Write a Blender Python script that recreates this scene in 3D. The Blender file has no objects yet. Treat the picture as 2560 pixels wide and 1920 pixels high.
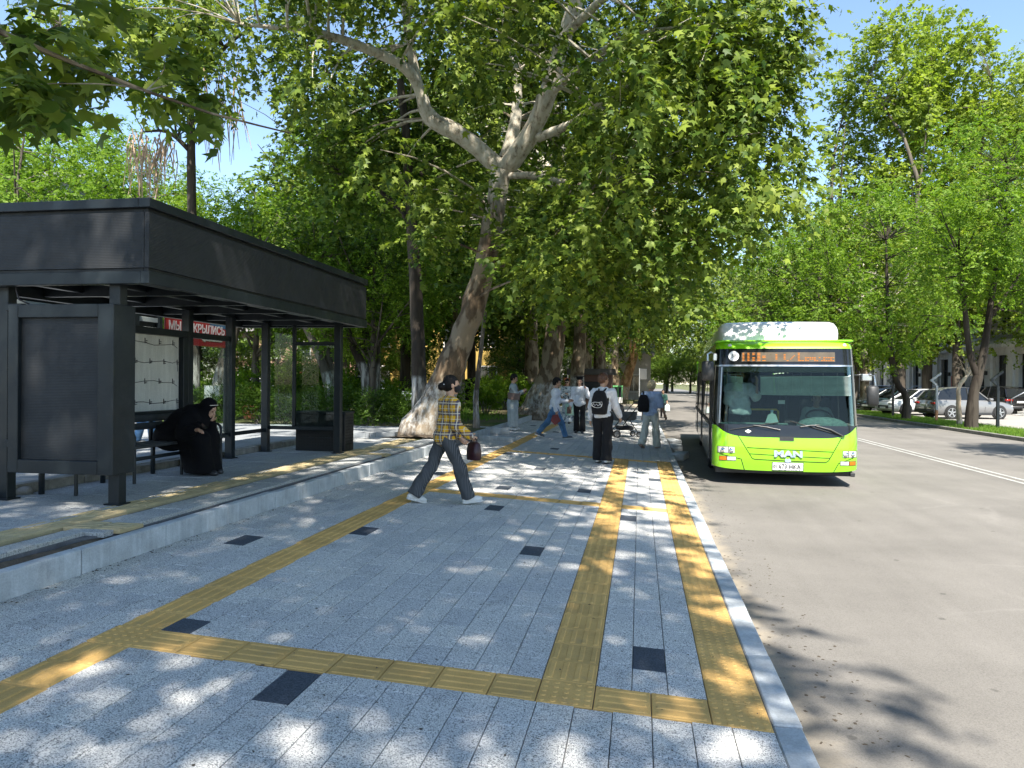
import bpy, bmesh, math, random
import numpy as np
from mathutils import Vector, Matrix, Euler

random.seed(7); rng = np.random.default_rng(11)
PI = math.pi; R_ = math.radians
S = bpy.context.scene
C = S.collection

# ------------------------------------------------------------------ camera
CAM_H = 1.63
YAW = math.atan(320/1880.0); ROLL = R_(0.45); PITCH = R_(-0.137)
fw = Vector((-math.sin(YAW)*math.cos(PITCH), math.cos(YAW)*math.cos(PITCH), math.sin(PITCH)))
rt = Vector((math.cos(YAW), math.sin(YAW), 0)); up = rt.cross(fw)
rt2 = rt*math.cos(ROLL)+up*math.sin(ROLL); up2 = -rt*math.sin(ROLL)+up*math.cos(ROLL)
cam_d = bpy.data.cameras.new('camera'); cam = bpy.data.objects.new('camera', cam_d); C.objects.link(cam)
cam_d.sensor_fit = 'HORIZONTAL'; cam_d.sensor_width = 36; cam_d.lens = 36*1880/2560
cam_d.clip_start = 0.05; cam_d.clip_end = 3000
m = Matrix((rt2, up2, -fw)).transposed().to_4x4(); m.translation = (0, 0, CAM_H)
cam.matrix_world = m
S.camera = cam

# ------------------------------------------------------------------ sky, sun, exposure
SUN_DIR = Vector((-0.18, 0.68, -1.0)).normalized()      # the way the light travels
w = bpy.data.worlds.new('World'); S.world = w; w.use_nodes = True
nt = w.node_tree; nt.nodes.clear()
sky = nt.nodes.new('ShaderNodeTexSky'); sky.sky_type = 'NISHITA'; sky.sun_disc = False
sky.sun_elevation = math.asin(-SUN_DIR.z); sky.sun_rotation = math.atan2(-SUN_DIR.x, -SUN_DIR.y)
sky.air_density = 1.0; sky.dust_density = 0.3; sky.ozone_density = 1.6
bg = nt.nodes.new('ShaderNodeBackground'); bg.inputs[1].default_value = 0.115
ow = nt.nodes.new('ShaderNodeOutputWorld')
nt.links.new(sky.outputs[0], bg.inputs[0]); nt.links.new(bg.outputs[0], ow.inputs[0])
sd = bpy.data.lights.new('sun', 'SUN'); sd.energy = 4.8; sd.angle = R_(0.8); sd.color = (1, .94, .85)
sun = bpy.data.objects.new('sun', sd); C.objects.link(sun); sun.location = (10, -30, 60)
sun.rotation_euler = SUN_DIR.to_track_quat('-Z', 'Y').to_euler()
vs = S.view_settings; vs.view_transform = 'Standard'; vs.look = 'None'; vs.exposure = 1.45; vs.gamma = 1
vs.use_curve_mapping = False
S.render.engine = 'CYCLES'
cy = S.cycles
cy.max_bounces = 7; cy.diffuse_bounces = 4; cy.glossy_bounces = 3; cy.transmission_bounces = 6; cy.transparent_max_bounces = 8
cy.caustics_reflective = False; cy.caustics_refractive = False; cy.sample_clamp_indirect = 6
cy.use_denoising = True; cy.denoiser = 'OPENIMAGEDENOISE'; cy.denoising_prefilter = 'ACCURATE'

# ------------------------------------------------------------------ measuring: a photo pixel to a place in the scene
F_PX = 1880.0
def ray(x, y): return rt2*((x-1280)/F_PX) - up2*((y-960)/F_PX) + fw
def at_y(x, y, Y):
    d = ray(x, y); return Vector((0, 0, CAM_H)) + d*(Y/d.y)
def at_x(x, y, X):
    d = ray(x, y); return Vector((0, 0, CAM_H)) + d*(X/d.x)
def on_z(x, y, z):
    d = ray(x, y); return Vector((0, 0, CAM_H)) + d*((z-CAM_H)/d.z)
SLOPE = -0.053
def zwalk(x): return SLOPE*x
def on_walk(x, y):
    d = ray(x, y); t = -CAM_H/(d.z-SLOPE*d.x); return Vector((0, 0, CAM_H)) + d*t

# ------------------------------------------------------------------ helpers: things, parts, tags
def tag(o, label=None, cat=None, group=None, kind=None):
    if label: o['label'] = label
    if cat: o['category'] = cat
    if group: o['group'] = group
    if kind: o['kind'] = kind
    return o
def thing(name, label, cat, loc=(0, 0, 0), rz=0, group=None):
    o = bpy.data.objects.new(name, None); C.objects.link(o); o.empty_display_size = .2
    o.location = loc; o.rotation_euler = (0, 0, rz)
    return tag(o, label, cat, group)
def link(name, me, parent=None, mat=None, loc=None):
    o = bpy.data.objects.new(name, me); C.objects.link(o)
    if mat is not None and len(me.materials) == 0: me.materials.append(mat)
    if parent: o.parent = parent
    if loc is not None: o.location = loc
    return o
def copy_tree(o, parent=None):
    c = o.copy(); C.objects.link(c); c.parent = parent
    for ch in o.children: copy_tree(ch, c)
    return c

class MB:
    """collects shapes, builds ONE mesh object"""
    def __init__(s): s.v = []; s.f = []
    def add(s, vs, fs):
        n = len(s.v); s.v += [tuple(p) for p in vs]; s.f += [tuple(i+n for i in f) for f in fs]; return s
    def box(s, x0, x1, y0, y1, z0, z1, M=None):
        vs = [(x, y, z) for z in (z0, z1) for y in (y0, y1) for x in (x0, x1)]
        if M is not None: vs = [M @ Vector(p) for p in vs]
        return s.add(vs, [(0, 2, 3, 1), (4, 5, 7, 6), (0, 1, 5, 4), (2, 6, 7, 3), (0, 4, 6, 2), (1, 3, 7, 5)])
    def cbox(s, x0, x1, y0, y1, z0, z1, b=.01, M=None):
        """box with chamfered edges (all 12)"""
        P = []
        for sx in (0, 1):
            for sy in (0, 1):
                for sz in (0, 1):
                    X = (x0, x1)[sx]; Y = (y0, y1)[sy]; Z = (z0, z1)[sz]
                    bx = b if sx == 0 else -b; by = b if sy == 0 else -b; bz = b if sz == 0 else -b
                    P += [(X, Y+by, Z+bz), (X+bx, Y, Z+bz), (X+bx, Y+by, Z)]
        if M is not None: P = [M @ Vector(p) for p in P]
        ix = lambda a, c, e, k: (a*4+c*2+e)*3+k
        fs = [(ix(0,0,0,0), ix(0,0,1,0), ix(0,1,1,0), ix(0,1,0,0)), (ix(1,0,0,0), ix(1,1,0,0), ix(1,1,1,0), ix(1,0,1,0)),
              (ix(0,0,0,1), ix(1,0,0,1), ix(1,0,1,1), ix(0,0,1,1)), (ix(0,1,0,1), ix(0,1,1,1), ix(1,1,1,1), ix(1,1,0,1)),
              (ix(0,0,0,2), ix(0,1,0,2), ix(1,1,0,2), ix(1,0,0,2)), (ix(0,0,1,2), ix(1,0,1,2), ix(1,1,1,2), ix(0,1,1,2))]
        for a in (0, 1):
            for c in (0, 1):
                fs.append((ix(a,c,0,0), ix(a,c,0,1), ix(a,c,1,1), ix(a,c,1,0)))
                fs.append((ix(a,0,c,0), ix(a,0,c,2), ix(a,1,c,2), ix(a,1,c,0)))
                fs.append((ix(0,a,c,1), ix(0,a,c,2), ix(1,a,c,2), ix(1,a,c,1)))
                for e in (0, 1): fs.append((ix(a,c,e,0), ix(a,c,e,1), ix(a,c,e,2)))
        return s.add(P, fs)
    def tube(s, pts, rad, n=8, cap=True):
        pts = [Vector(p) for p in pts]
        if not hasattr(rad, '__len__'): rad = [rad]*len(pts)
        T = []
        for i in range(len(pts)):
            a = pts[max(i-1, 0)]; b = pts[min(i+1, len(pts)-1)]; d = (b-a)
            T.append(d.normalized() if d.length > 1e-9 else Vector((0, 0, 1)))
        ref = Vector((0, 0, 1)) if abs(T[0].z) < .9 else Vector((1, 0, 0))
        u = T[0].cross(ref).normalized(); vs = []
        for i, p in enumerate(pts):
            u = (u - T[i]*u.dot(T[i])).normalized(); v = T[i].cross(u)
            for k in range(n):
                a = 2*PI*k/n; vs.append(p + (u*math.cos(a)+v*math.sin(a))*rad[i])
        fs = [(i*n+k, i*n+(k+1) % n, (i+1)*n+(k+1) % n, (i+1)*n+k) for i in range(len(pts)-1) for k in range(n)]
        if cap: fs += [tuple(range(n-1, -1, -1)), tuple((len(pts)-1)*n+k for k in range(n))]
        return s.add(vs, fs)
    def lathe(s, prof, n=16, M=None, cap=True):
        vs = [(r*math.cos(2*PI*k/n), r*math.sin(2*PI*k/n), z) for r, z in prof for k in range(n)]
        if M is not None: vs = [M @ Vector(p) for p in vs]
        fs = [(i*n+k, i*n+(k+1) % n, (i+1)*n+(k+1) % n, (i+1)*n+k) for i in range(len(prof)-1) for k in range(n)]
        if cap: fs += [tuple(range(n-1, -1, -1)), tuple((len(prof)-1)*n+k for k in range(n))]
        return s.add(vs, fs)
    def prism(s, poly, axis, a, b, M=None):
        """2-D polygon extruded along an axis from a to b; poly in the other two axes, in order"""
        def P(u, v, t): return {'x': (t, u, v), 'y': (u, t, v), 'z': (u, v, t)}[axis]
        n = len(poly); vs = [P(u, v, a) for u, v in poly]+[P(u, v, b) for u, v in poly]
        if M is not None: vs = [M @ Vector(p) for p in vs]
        fs = [(i, (i+1) % n, n+(i+1) % n, n+i) for i in range(n)]+[tuple(range(n-1, -1, -1)), tuple(range(n, 2*n))]
        return s.add(vs, fs)
    def grid(s, P):
        """rows of points -> quads"""
        r = len(P); c = len(P[0])
        return s.add([p for row in P for p in row], [(i*c+j, i*c+j+1, (i+1)*c+j+1, (i+1)*c+j) for i in range(r-1) for j in range(c-1)])
    def mesh(s, name='mesh', smooth=False, fix=True):
        me = bpy.data.meshes.new(name); me.from_pydata(s.v, [], s.f); me.update()
        if fix:
            b = bmesh.new(); b.from_mesh(me); bmesh.ops.recalc_face_normals(b, faces=b.faces); b.to_mesh(me); b.free()
        if smooth: smooth_mesh(me, smooth)
        return me
    def build(s, name, mat, parent=None, smooth=False, loc=None, fix=True):
        return link(name, s.mesh(name, smooth, fix), parent, mat, loc)
def smooth_mesh(me, ang=40):
    me.polygons.foreach_set('use_smooth', [True]*len(me.polygons))
    if ang is not True and ang < 179: me.set_sharp_from_angle(angle=R_(ang))
    me.update()
def fast_mesh(name, V, Fc, k, smooth=False):
    """V (n,3), Fc (m,k) numpy -> mesh"""
    me = bpy.data.meshes.new(name); n = len(V); mm = len(Fc)
    me.vertices.add(n); me.vertices.foreach_set('co', np.ascontiguousarray(V, np.float32).ravel())
    me.loops.add(mm*k); me.loops.foreach_set('vertex_index', np.ascontiguousarray(Fc, np.int32).ravel())
    me.polygons.add(mm); me.polygons.foreach_set('loop_start', np.arange(0, mm*k, k, dtype=np.int32))
    try: me.polygons.foreach_set('loop_total', np.full(mm, k, np.int32))
    except Exception: pass
    me.update(calc_edges=True)
    if smooth: me.polygons.foreach_set('use_smooth', np.ones(mm, bool))
    return me

# ------------------------------------------------------------------ materials
MATS = {}
class Nodes:
    def __init__(s, name):
        s.m = bpy.data.materials.new(name); s.m.use_nodes = True; s.t = s.m.node_tree; s.t.nodes.clear()
        s.out = s.n('ShaderNodeOutputMaterial')
    def n(s, t, **kw):
        d = s.t.nodes.new(t)
        for k, v in kw.items():
            if k.startswith('i_'):
                key = k[2:]; d.inputs[int(key) if key.isdigit() else key.replace('_', ' ')].default_value = v
            else: setattr(d, k, v)
        return d
    def l(s, a, b): s.t.links.new(a, b)
    def coord(s, scale=None, which='Object'):
        c = s.n('ShaderNodeTexCoord').outputs[which]
        if scale is None: return c
        mp = s.n('ShaderNodeMapping'); s.l(c, mp.inputs[0])
        mp.inputs['Scale'].default_value = scale if hasattr(scale, '__len__') else (scale,)*3
        return mp.outputs[0]
    def wpos(s): return s.n('ShaderNodeNewGeometry').outputs['Position']
    def noise(s, vec, scale, detail=3, rough=.5, out='Fac'):
        d = s.n('ShaderNodeTexNoise'); d.inputs['Scale'].default_value = scale; d.inputs['Detail'].default_value = detail
        d.inputs['Roughness'].default_value = rough; s.l(vec, d.inputs['Vector']); return d.outputs[out]
    def ramp(s, fac, stops, mode='LINEAR'):
        d = s.n('ShaderNodeValToRGB'); d.color_ramp.interpolation = mode; e = d.color_ramp.elements
        while len(e) < len(stops): e.new(.5)
        for el, (p, c) in zip(e, stops): el.position = p; el.color = (c, c, c, 1) if not hasattr(c, '__len__') else (*c, 1)
        s.l(fac, d.inputs[0]); return d.outputs[0]
    def mix(s, fac, a, b, mode='MIX'):
        d = s.n('ShaderNodeMix', data_type='RGBA', blend_type=mode)
        for sock, val in ((d.inputs[0], fac), (d.inputs[6], a), (d.inputs[7], b)):
            if hasattr(val, 'is_linked'): s.l(val, sock)
            elif hasattr(val, '__len__'): sock.default_value = (*val[:3], 1)
            else: sock.default_value = val if sock == d.inputs[0] else (val, val, val, 1)
        return d.outputs[2]
    def math(s, op, a, b=None, clamp=False):
        d = s.n('ShaderNodeMath', operation=op, use_clamp=clamp)
        for i, v in enumerate((a, b)):
            if v is None: continue
            if hasattr(v, 'is_linked'): s.l(v, d.inputs[i])
            else: d.inputs[i].default_value = v
        return d.outputs[0]
    def bump(s, h, strength=.3, dist=.01):
        d = s.n('ShaderNodeBump'); d.inputs['Strength'].default_value = strength; d.inputs['Distance'].default_value = dist
        s.l(h, d.inputs['Height']); return d.outputs[0]
    def bsdf(s, col=(.5, .5, .5), rough=.5, metal=0., normal=None, spec=.5, **kw):
        d = s.n('ShaderNodeBsdfPrincipled')
        for key, val in (('Base Color', col), ('Roughness', rough), ('Metallic', metal), ('Specular IOR Level', spec)):
            if hasattr(val, 'is_linked'): s.l(val, d.inputs[key])
            elif hasattr(val, '__len__'): d.inputs[key].default_value = (*val[:3], 1)
            else: d.inputs[key].default_value = val
        for k, v in kw.items():
            sk = d.inputs[k.replace('_', ' ')]
            sk.default_value = (*v, 1) if hasattr(v, '__len__') and len(v) == 3 else v
        if normal is not None: s.l(normal, d.inputs['Normal'])
        return d.outputs[0]
    def done(s, sh): s.l(sh, s.out.inputs[0]); MATS[s.m.name] = s.m; return s.m
def simple(name, col, rough=.5, metal=0., var=.06, scale=6., bump=0., spec=.5, **kw):
    """a plain material with a little uneven tone"""
    N = Nodes(name); co = N.coord()
    f = N.noise(co, scale, 4, .6)
    lo = [max(c*(1-var*2), 0) for c in col]; hi = [min(c*(1+var*2), 1) for c in col]
    c = N.ramp(f, [(.25, lo), (.75, hi)])
    r = N.ramp(N.noise(co, scale*2.3, 3), [(.3, max(rough-.08, 0)), (.7, min(rough+.08, 1))])
    nrm = N.bump(N.noise(co, scale*8, 3), bump, .004) if bump else None
    return N.done(N.bsdf(c, r, metal, nrm, spec, **kw))
# ================================================================== ground materials
def granite(name, light, dark, amount=.5, scale=170., warm=.03):
    N = Nodes(name); p = N.wpos()
    a = N.noise(p, scale, 2, .65)
    b = N.noise(p, scale*.45, 2, .6)
    sp = N.ramp(a, [(amount-.09, dark), (amount+.03, light)])
    sp2 = N.ramp(b, [(.38, .45), (.50, 1.0)])
    c = N.mix(.55, sp, sp2, 'MULTIPLY')
    big = N.ramp(N.noise(p, 1.3, 4, .6), [(.3, (.86, .88, .92)), (.7, (1.0, 1.0, .98))])
    c = N.mix(1, c, big, 'MULTIPLY')
    isl = N.n('ShaderNodeNewGeometry').outputs['Random Per Island']
    oi = N.n('ShaderNodeObjectInfo').outputs['Random']
    rr = N.math('FRACT', N.math('ADD', isl, oi))
    tone = N.ramp(rr, [(0, (.86, .87, .88)), (1, (1.04, 1.03, 1.0))])
    c = N.mix(1, c, tone, 'MULTIPLY')
    st = N.ramp(N.noise(p, 3.7, 5, .7), [(.56, 1.0), (.70, .80)])
    c = N.mix(1, c, st, 'MULTIPLY')
    return N.done(N.bsdf(c, .82, 0, N.bump(a, .35, .002), .3))
M_PAVE = granite('granite_paver', (.72, .70, .665), (.13, .135, .14), .475, 150)
M_DARKP = granite('dark_granite_paver', (.085, .10, .125), (.04, .048, .06), .5, 150)
M_SLAB = granite('cast_slab', (.47, .47, .45), (.20, .21, .22), .46, 130)

def conc(name, col, scale=5., rough=.85, stain=.25, bump=.3):
    N = Nodes(name); p = N.wpos()
    c = N.ramp(N.noise(p, scale, 6, .65), [(.3, [x*(1-stain) for x in col]), (.7, [min(x*1.12, 1) for x in col])])
    fine = N.ramp(N.noise(p, 90, 3, .7), [(.35, .78), (.6, 1.0)])
    c = N.mix(.8, c, fine, 'MULTIPLY')
    drip = N.ramp(N.noise(N.coord((7, 7, .6), 'Object'), 2.2, 4, .7), [(.45, .8), (.65, 1.0)])
    c = N.mix(.7, c, drip, 'MULTIPLY')
    return N.done(N.bsdf(c, rough, 0, N.bump(N.noise(p, 60, 4, .7), bump, .004), .3))
M_KERB = conc('kerb_stone_grey', (.50, .53, .54))
M_OLDK = conc('old_kerb_concrete', (.30, .29, .26), 7, .9, .45)
M_SOIL = conc('bare_soil', (.17, .13, .09), 9, .95, .5, .8)
M_BASE = conc('mortar_bed', (.16, .16, .165), 12, .95)

def tactile(name, col):
    N = Nodes(name); p = N.wpos()
    c = N.ramp(N.noise(p, 2.4, 5, .65), [(.3, [x*.80 for x in col]), (.7, [min(x*1.1, 1) for x in col])])
    oi = N.n('ShaderNodeObjectInfo').outputs['Random']
    c = N.mix(1, c, N.ramp(oi, [(0, (.84, .86, .88)), (1, (1.03, 1.02, 1.0))]), 'MULTIPLY')
    grit = N.ramp(N.noise(p, 160, 3, .7), [(.32, .72), (.55, 1.0)])
    c = N.mix(.75, c, grit, 'MULTIPLY')
    dirt = N.ramp(N.noise(p, 6.5, 6, .75), [(.55, 0.), (.75, .5)])
    c = N.mix(dirt, c, (.28, .22, .13))
    return N.done(N.bsdf(c, .85, 0, N.bump(N.noise(p, 130, 3), .3, .002), .3))
M_TACT = tactile('yellow_tactile', (.66, .405, .135))
M_TACTOLD = tactile('worn_yellow_tactile', (.50, .40, .22))

def asphalt():
    N = Nodes('worn_asphalt'); p = N.wpos()
    c = N.ramp(N.noise(p, .55, 6, .6), [(.3, (.142, .133, .119)), (.72, (.198, .185, .166))])
    g = N.ramp(N.noise(p, 120, 3, .75), [(.32, .62), (.50, 1.0), (.70, 1.25)])
    c = N.mix(.8, c, g, 'MULTIPLY')
    # wheel lanes: long smears along the street
    mp = N.n('ShaderNodeMapping'); N.l(p, mp.inputs[0]); mp.inputs['Scale'].default_value = (1.1, .05, 1)
    lane = N.ramp(N.noise(mp.outputs[0], 1.0, 4, .6), [(.35, .86), (.65, 1.06)])
    c = N.mix(.9, c, lane, 'MULTIPLY')
    # pale hairline cracks
    v = N.n('ShaderNodeTexVoronoi', feature='DISTANCE_TO_EDGE'); v.inputs['Scale'].default_value = .42
    wv = N.noise(p, 2.2, 5, .7, 'Color'); w1 = N.mix(.22, p, wv, 'ADD'); N.l(w1, v.inputs['Vector'])
    crack = N.ramp(v.outputs['Distance'], [(0, 1.), (.012, 0.)])
    msk = N.ramp(N.noise(p, .35, 3), [(.5, 0.), (.58, 1.)])
    c = N.mix(N.math('MULTIPLY', crack, N.math('MULTIPLY', msk, .12)), c, (.36, .34, .31))
    # oil drops
    v2 = N.n('ShaderNodeTexVoronoi'); v2.inputs['Scale'].default_value = 2.1; N.l(N.mix(.1, p, wv, 'ADD'), v2.inputs['Vector'])
    dots = N.ramp(v2.outputs['Distance'], [(.045, .55), (.075, 1.)])
    c = N.mix(.8, c, dots, 'MULTIPLY')
    # pale dust washed against the kerb
    sx = N.n('ShaderNodeSeparateXYZ'); N.l(p, sx.inputs[0])
    xx = N.math('ADD', sx.outputs[0], N.math('MULTIPLY', N.noise(p, 3.5, 4, .6), .45))
    dust = N.ramp(N.math('SUBTRACT', xx, .62), [(.32, 1.), (.62, 0.)])
    c = N.mix(N.math('MULTIPLY', dust, .75), c, (.40, .335, .24))
    return N.done(N.bsdf(c, .88, 0, N.bump(N.noise(p, 140, 3, .7), .5, .004), .25))
M_ASPH = asphalt()
M_PAINT = conc('road_paint', (.46, .46, .43), 4, .7, .35)
def lawn_mat():
    N = Nodes('park_earth'); p = N.wpos()
    f = N.noise(p, .45, 5, .6)
    c = N.ramp(f, [(.38, (.15, .12, .075)), (.52, (.12, .13, .05)), (.62, (.075, .13, .028))])
    c = N.mix(.7, c, N.ramp(N.noise(p, 22, 4, .7), [(.3, .6), (.7, 1.2)]), 'MULTIPLY')
    return N.done(N.bsdf(c, .95, 0, N.bump(N.noise(p, 18, 5, .7), .8, .03), .2))
M_LAWN = lawn_mat()
def path_mat():
    N = Nodes('park_path_paving'); p = N.wpos()
    br = N.n('ShaderNodeTexBrick'); br.inputs['Scale'].default_value = 1.; br.inputs['Brick Width'].default_value = .4; br.inputs['Row Height'].default_value = .2
    br.inputs['Mortar Size'].default_value = .004; N.l(p, br.inputs['Vector'])
    br.inputs['Color1'].default_value = (.34, .36, .37, 1); br.inputs['Color2'].default_value = (.29, .31, .33, 1); br.inputs['Mortar'].default_value = (.13, .13, .13, 1)
    c = N.mix(.8, br.outputs['Color'], N.ramp(N.noise(p, 1.1, 6, .7), [(.3, (.7, .69, .66)), (.7, (1.1, 1.1, 1.1))]), 'MULTIPLY')
    c = N.mix(.6, c, N.ramp(N.noise(p, 120, 3, .7), [(.35, .7), (.6, 1.)]), 'MULTIPLY')
    return N.done(N.bsdf(c, .85, 0, N.bump(br.outputs['Fac'], -.4, .004), .3))
M_PATH = path_mat()

# ================================================================== ground sheets
def sheet(name, poly, z, mat, parent=None, thick=None):
    b = MB(); 
    if thick: b.prism(poly, 'z', z-thick, z)
    else: b.add([(x, y, z) for x, y in poly], [tuple(range(len(poly)))])
    o = b.build(name, mat, parent)
    if not parent: o['kind'] = 'structure'
    return o
ZR = -0.18                                  # road level
ZP = 0.42                                   # raised pavement under the shelter
ZW = 0.52                                   # walk behind the shelter
sheet('ground', [(-900, -300), (900, -300), (900, 1500), (-900, 1500)], -.40, M_LAWN)
sheet('road', [(.60, -25), (12.55, -25), (12.55, 260), (.60, 260)], ZR, M_ASPH)
sheet('side_street', [(-70, 47), (.60, 47), (.60, 66), (-70, 66)], ZR-.004, M_ASPH)
sheet('lane_marking', [(7.0, -20), (7.09, -20), (7.09, 240), (7.0, 240)], ZR+.004, M_PAINT)
sheet('lane_marking', [(7.25, -20), (7.34, -20), (7.34, 240), (7.25, 240)], ZR+.004, M_PAINT)
sheet('park_ground', [(-90, 15.2), (-4.10, 15.2), (-4.10, 46.4), (-90, 46.4)], .40, M_LAWN, thick=.7)
sheet('park_ground', [(-90, -60), (-30, -60), (-30, 15.2), (-90, 15.2)], .40, M_LAWN, thick=.7)
sheet('park_ground', [(-90, 67), (-.6, 67), (-.6, 240), (-90, 240)], .02, M_LAWN, thick=.4)
sheet('park_path', [(-30, -60), (-6.50, -60), (-6.50, 15.1), (-5.2, 15.6), (-5.6, 17.7), (-30, 17.7)], ZW, M_PATH, thick=.6)
sheet('parking_lot', [(14.91, -25), (46, -25), (46, 120), (14.91, 120)], -.085, conc('parking_asphalt', (.36, .34, .31), .8, .9, .2))
sheet('verge', [(12.51, -25), (14.74, -25), (14.74, 200), (12.51, 200)], -.075, M_LAWN, thick=.3)

# ------------------------------------------------------------------ kerbs made of stones
def kerb_run(name, x0, x1, ya, yb, ztop, h, L, mat, skip=(), jit=.004, dz=0):
    b = MB(); b.box(x0+.012, x1-.012, ya, yb, ztop-h-.1, ztop-.03)
    root = b.build(name, M_BASE); root['kind'] = 'structure'
    me = MB().cbox(x0, x1, .004, L-.004, ztop-h, ztop, .008).mesh('kerb_stone'); me.materials.append(mat)
    y = ya; i = 0
    while y < yb-.2:
        if i not in skip:
            o = link('kerb_stone', me, root, None, (random.uniform(-jit, jit), y, random.uniform(-jit, jit)))
        y += L; i += 1
    return root
kerb_run('road_kerb', .655, .795, -4.0, 34, zwalk(.72), .26, .98, M_KERB)
kerb_run('step_kerb', -4.085, -3.985, -2.0, 46, .388, .36, .98, M_KERB, skip=(18, 19), jit=.006)
kerb_run('verge_kerb', 12.35, 12.50, -4, 120, -.055, .25, 1.96, M_OLDK)
kerb_run('verge_kerb', 14.75, 14.90, -4, 80, -.055, .25, 1.96, M_OLDK)
kerb_run('path_kerb', -6.49, -6.36, -2, 15, ZW-.004, .28, .98, M_OLDK, jit=.012)

# ------------------------------------------------------------------ sidewalk of granite pavers
TH = math.atan(.053)
slab = MB()
P4 = lambda x, y, d: (x, y, zwalk(x)-d)
slab.add([P4(-3.985, -4, .012), P4(.655, -4, .012), P4(.655, 46, .012), P4(-3.985, 46, .012),
          P4(-3.985, -4, .4), P4(.655, -4, .4), P4(.655, 46, .4), P4(-3.985, 46, .4)],
         [(0, 1, 2, 3), (7, 6, 5, 4), (0, 4, 5, 1), (1, 5, 6, 2), (2, 6, 7, 3), (3, 7, 4, 0)])
walk = slab.build('sidewalk', M_BASE); walk['kind'] = 'structure'
PW, PL, G = .19, .38, .0022
def paver_shape(w, l, t=.03, b=.003):
    mb = MB(); x, y = w/2-G, l/2-G
    mb.add([(-x+b, -y+b, 0), (x-b, -y+b, 0), (x-b, y-b, 0), (-x+b, y-b, 0),
            (-x, -y, -b), (x, -y, -b), (x, y, -b), (-x, y, -b),
            (-x, -y, -t), (x, -y, -t), (x, y, -t), (-x, y, -t)],
           [(0, 1, 2, 3), (0, 4, 5, 1), (1, 5, 6, 2), (2, 6, 7, 3), (3, 7, 4, 0), (4, 8, 9, 5), (5, 9, 10, 6), (6, 10, 11, 7), (7, 11, 8, 4)])
    return mb
PMESH = {}
def pmesh(w, l, mat):
    k = (round(w, 3), round(l, 3), mat.name)
    if k not in PMESH: PMESH[k] = paver_shape(w, l).mesh('paver', fix=False); PMESH[k].materials.append(mat)
    return PMESH[k]
dark = [(-1.0, 6.98), (-1.75, 9.03), (-1.94, 10.71), (-1.75, 13.28), (-1.93, 17.27), (-2.69, 15.43), (-3.13, 11.64), (-.80, 11.08), (-2.69, 7.24),
        (-3.7, 16.81), (-3.52, 6.29), (-2.69, 4.08), (-1.76, 3.54), (.065, 4.54), (-.125, 9.15), (.26, 13.04), (-2.5, 22.67), (-3.5, 24.8),
        (-.9, 19.6), (-1.9, 25.), (-.3, 26.2), (-2.3, 29.5), (.1, 22.3)]
rest = MB(); cand = []
def column(xa, xb, ya, yb, off):
    xc = (xa+xb)/2
    ds = sorted(d[1] for d in dark if xa <= d[0] < xb and ya < d[1] < yb)
    y = ya - off
    if ds: y = ds[0] - PL/2 - PL*math.ceil((ds[0]-PL/2-ya)/PL)
    while y < yb-.01:
        a, b = max(y, ya), min(y+PL, yb)
        if b-a > .03:
            yc = (a+b)/2
            isd = any(abs(yc-d) < PL*.42 for d in ds)
            cand.append((xc, yc, xb-xa, b-a, isd))
        y += PL
def cols(xs, ya, yb):
    for i in range(len(xs)-1): column(min(xs[i], xs[i+1]), max(xs[i], xs[i+1]), ya, yb, random.choice((0, .5, .25, .75))*PL)
Y1, Y2, Y3, YE = 3.75, 9.80, 15.86, 46.
TS = .29
fr = [.65]+[.45-.19*i for i in range(17)]+[-2.79]
cols(fr, 0.6, Y1)
mid = [-.51-.19*i for i in range(12)]+[-2.79]
gapx = [-.22, -.03, .16, .36]
lef = [-3.04-.19*i for i in range(5)]+[-3.985]
cols(lef, 0.6, YE)
for ya, yb in ((Y1+TS, Y2), (Y2+TS, Y3)):
    cols(mid, ya, yb); cols(gapx, ya, yb)
cols(mid, Y3+TS, YE); cols([-.51, -.32, -.13, .06, .25, .44, .655], Y3+TS, YE)
# the 300 that show largest
def size_px(c):
    d = math.hypot(c[0], c[1]); return -(c[2]*c[3])/(d*d*d+.1)
def visible(c):
    v = Vector((c[0], c[1], zwalk(c[0])-CAM_H)); z = v.dot(fw)
    if z < .3: return False
    x = 1280+F_PX*v.dot(rt2)/z; y = 960-F_PX*v.dot(up2)/z
    return -40 < x < 2600 and y < 1990
vis = sorted([c for c in cand if visible(c)], key=size_px)
chosen = set(id(c) for c in vis[:285])
for c in cand:
    xc, yc, w_, l_, isd = c
    jz = random.uniform(-.0012, .0006)
    if isd or id(c) in chosen:
        o = link('dark_paver' if isd else 'paver', pmesh(w_, l_, M_DARKP if isd else M_PAVE), walk, None, (xc, yc, zwalk(xc)+jz))
        o.rotation_euler = (random.uniform(-.002, .002), TH+random.uniform(-.002, .002), 0)
    else:
        q = paver_shape(w_, l_); rest.add([(x+xc, y+yc, z+zwalk(xc+x)+jz) for x, y, z in q.v], q.f)
o = rest.build('paving_beyond', M_PAVE, walk, fix=False); o['kind'] = 'stuff'

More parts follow.
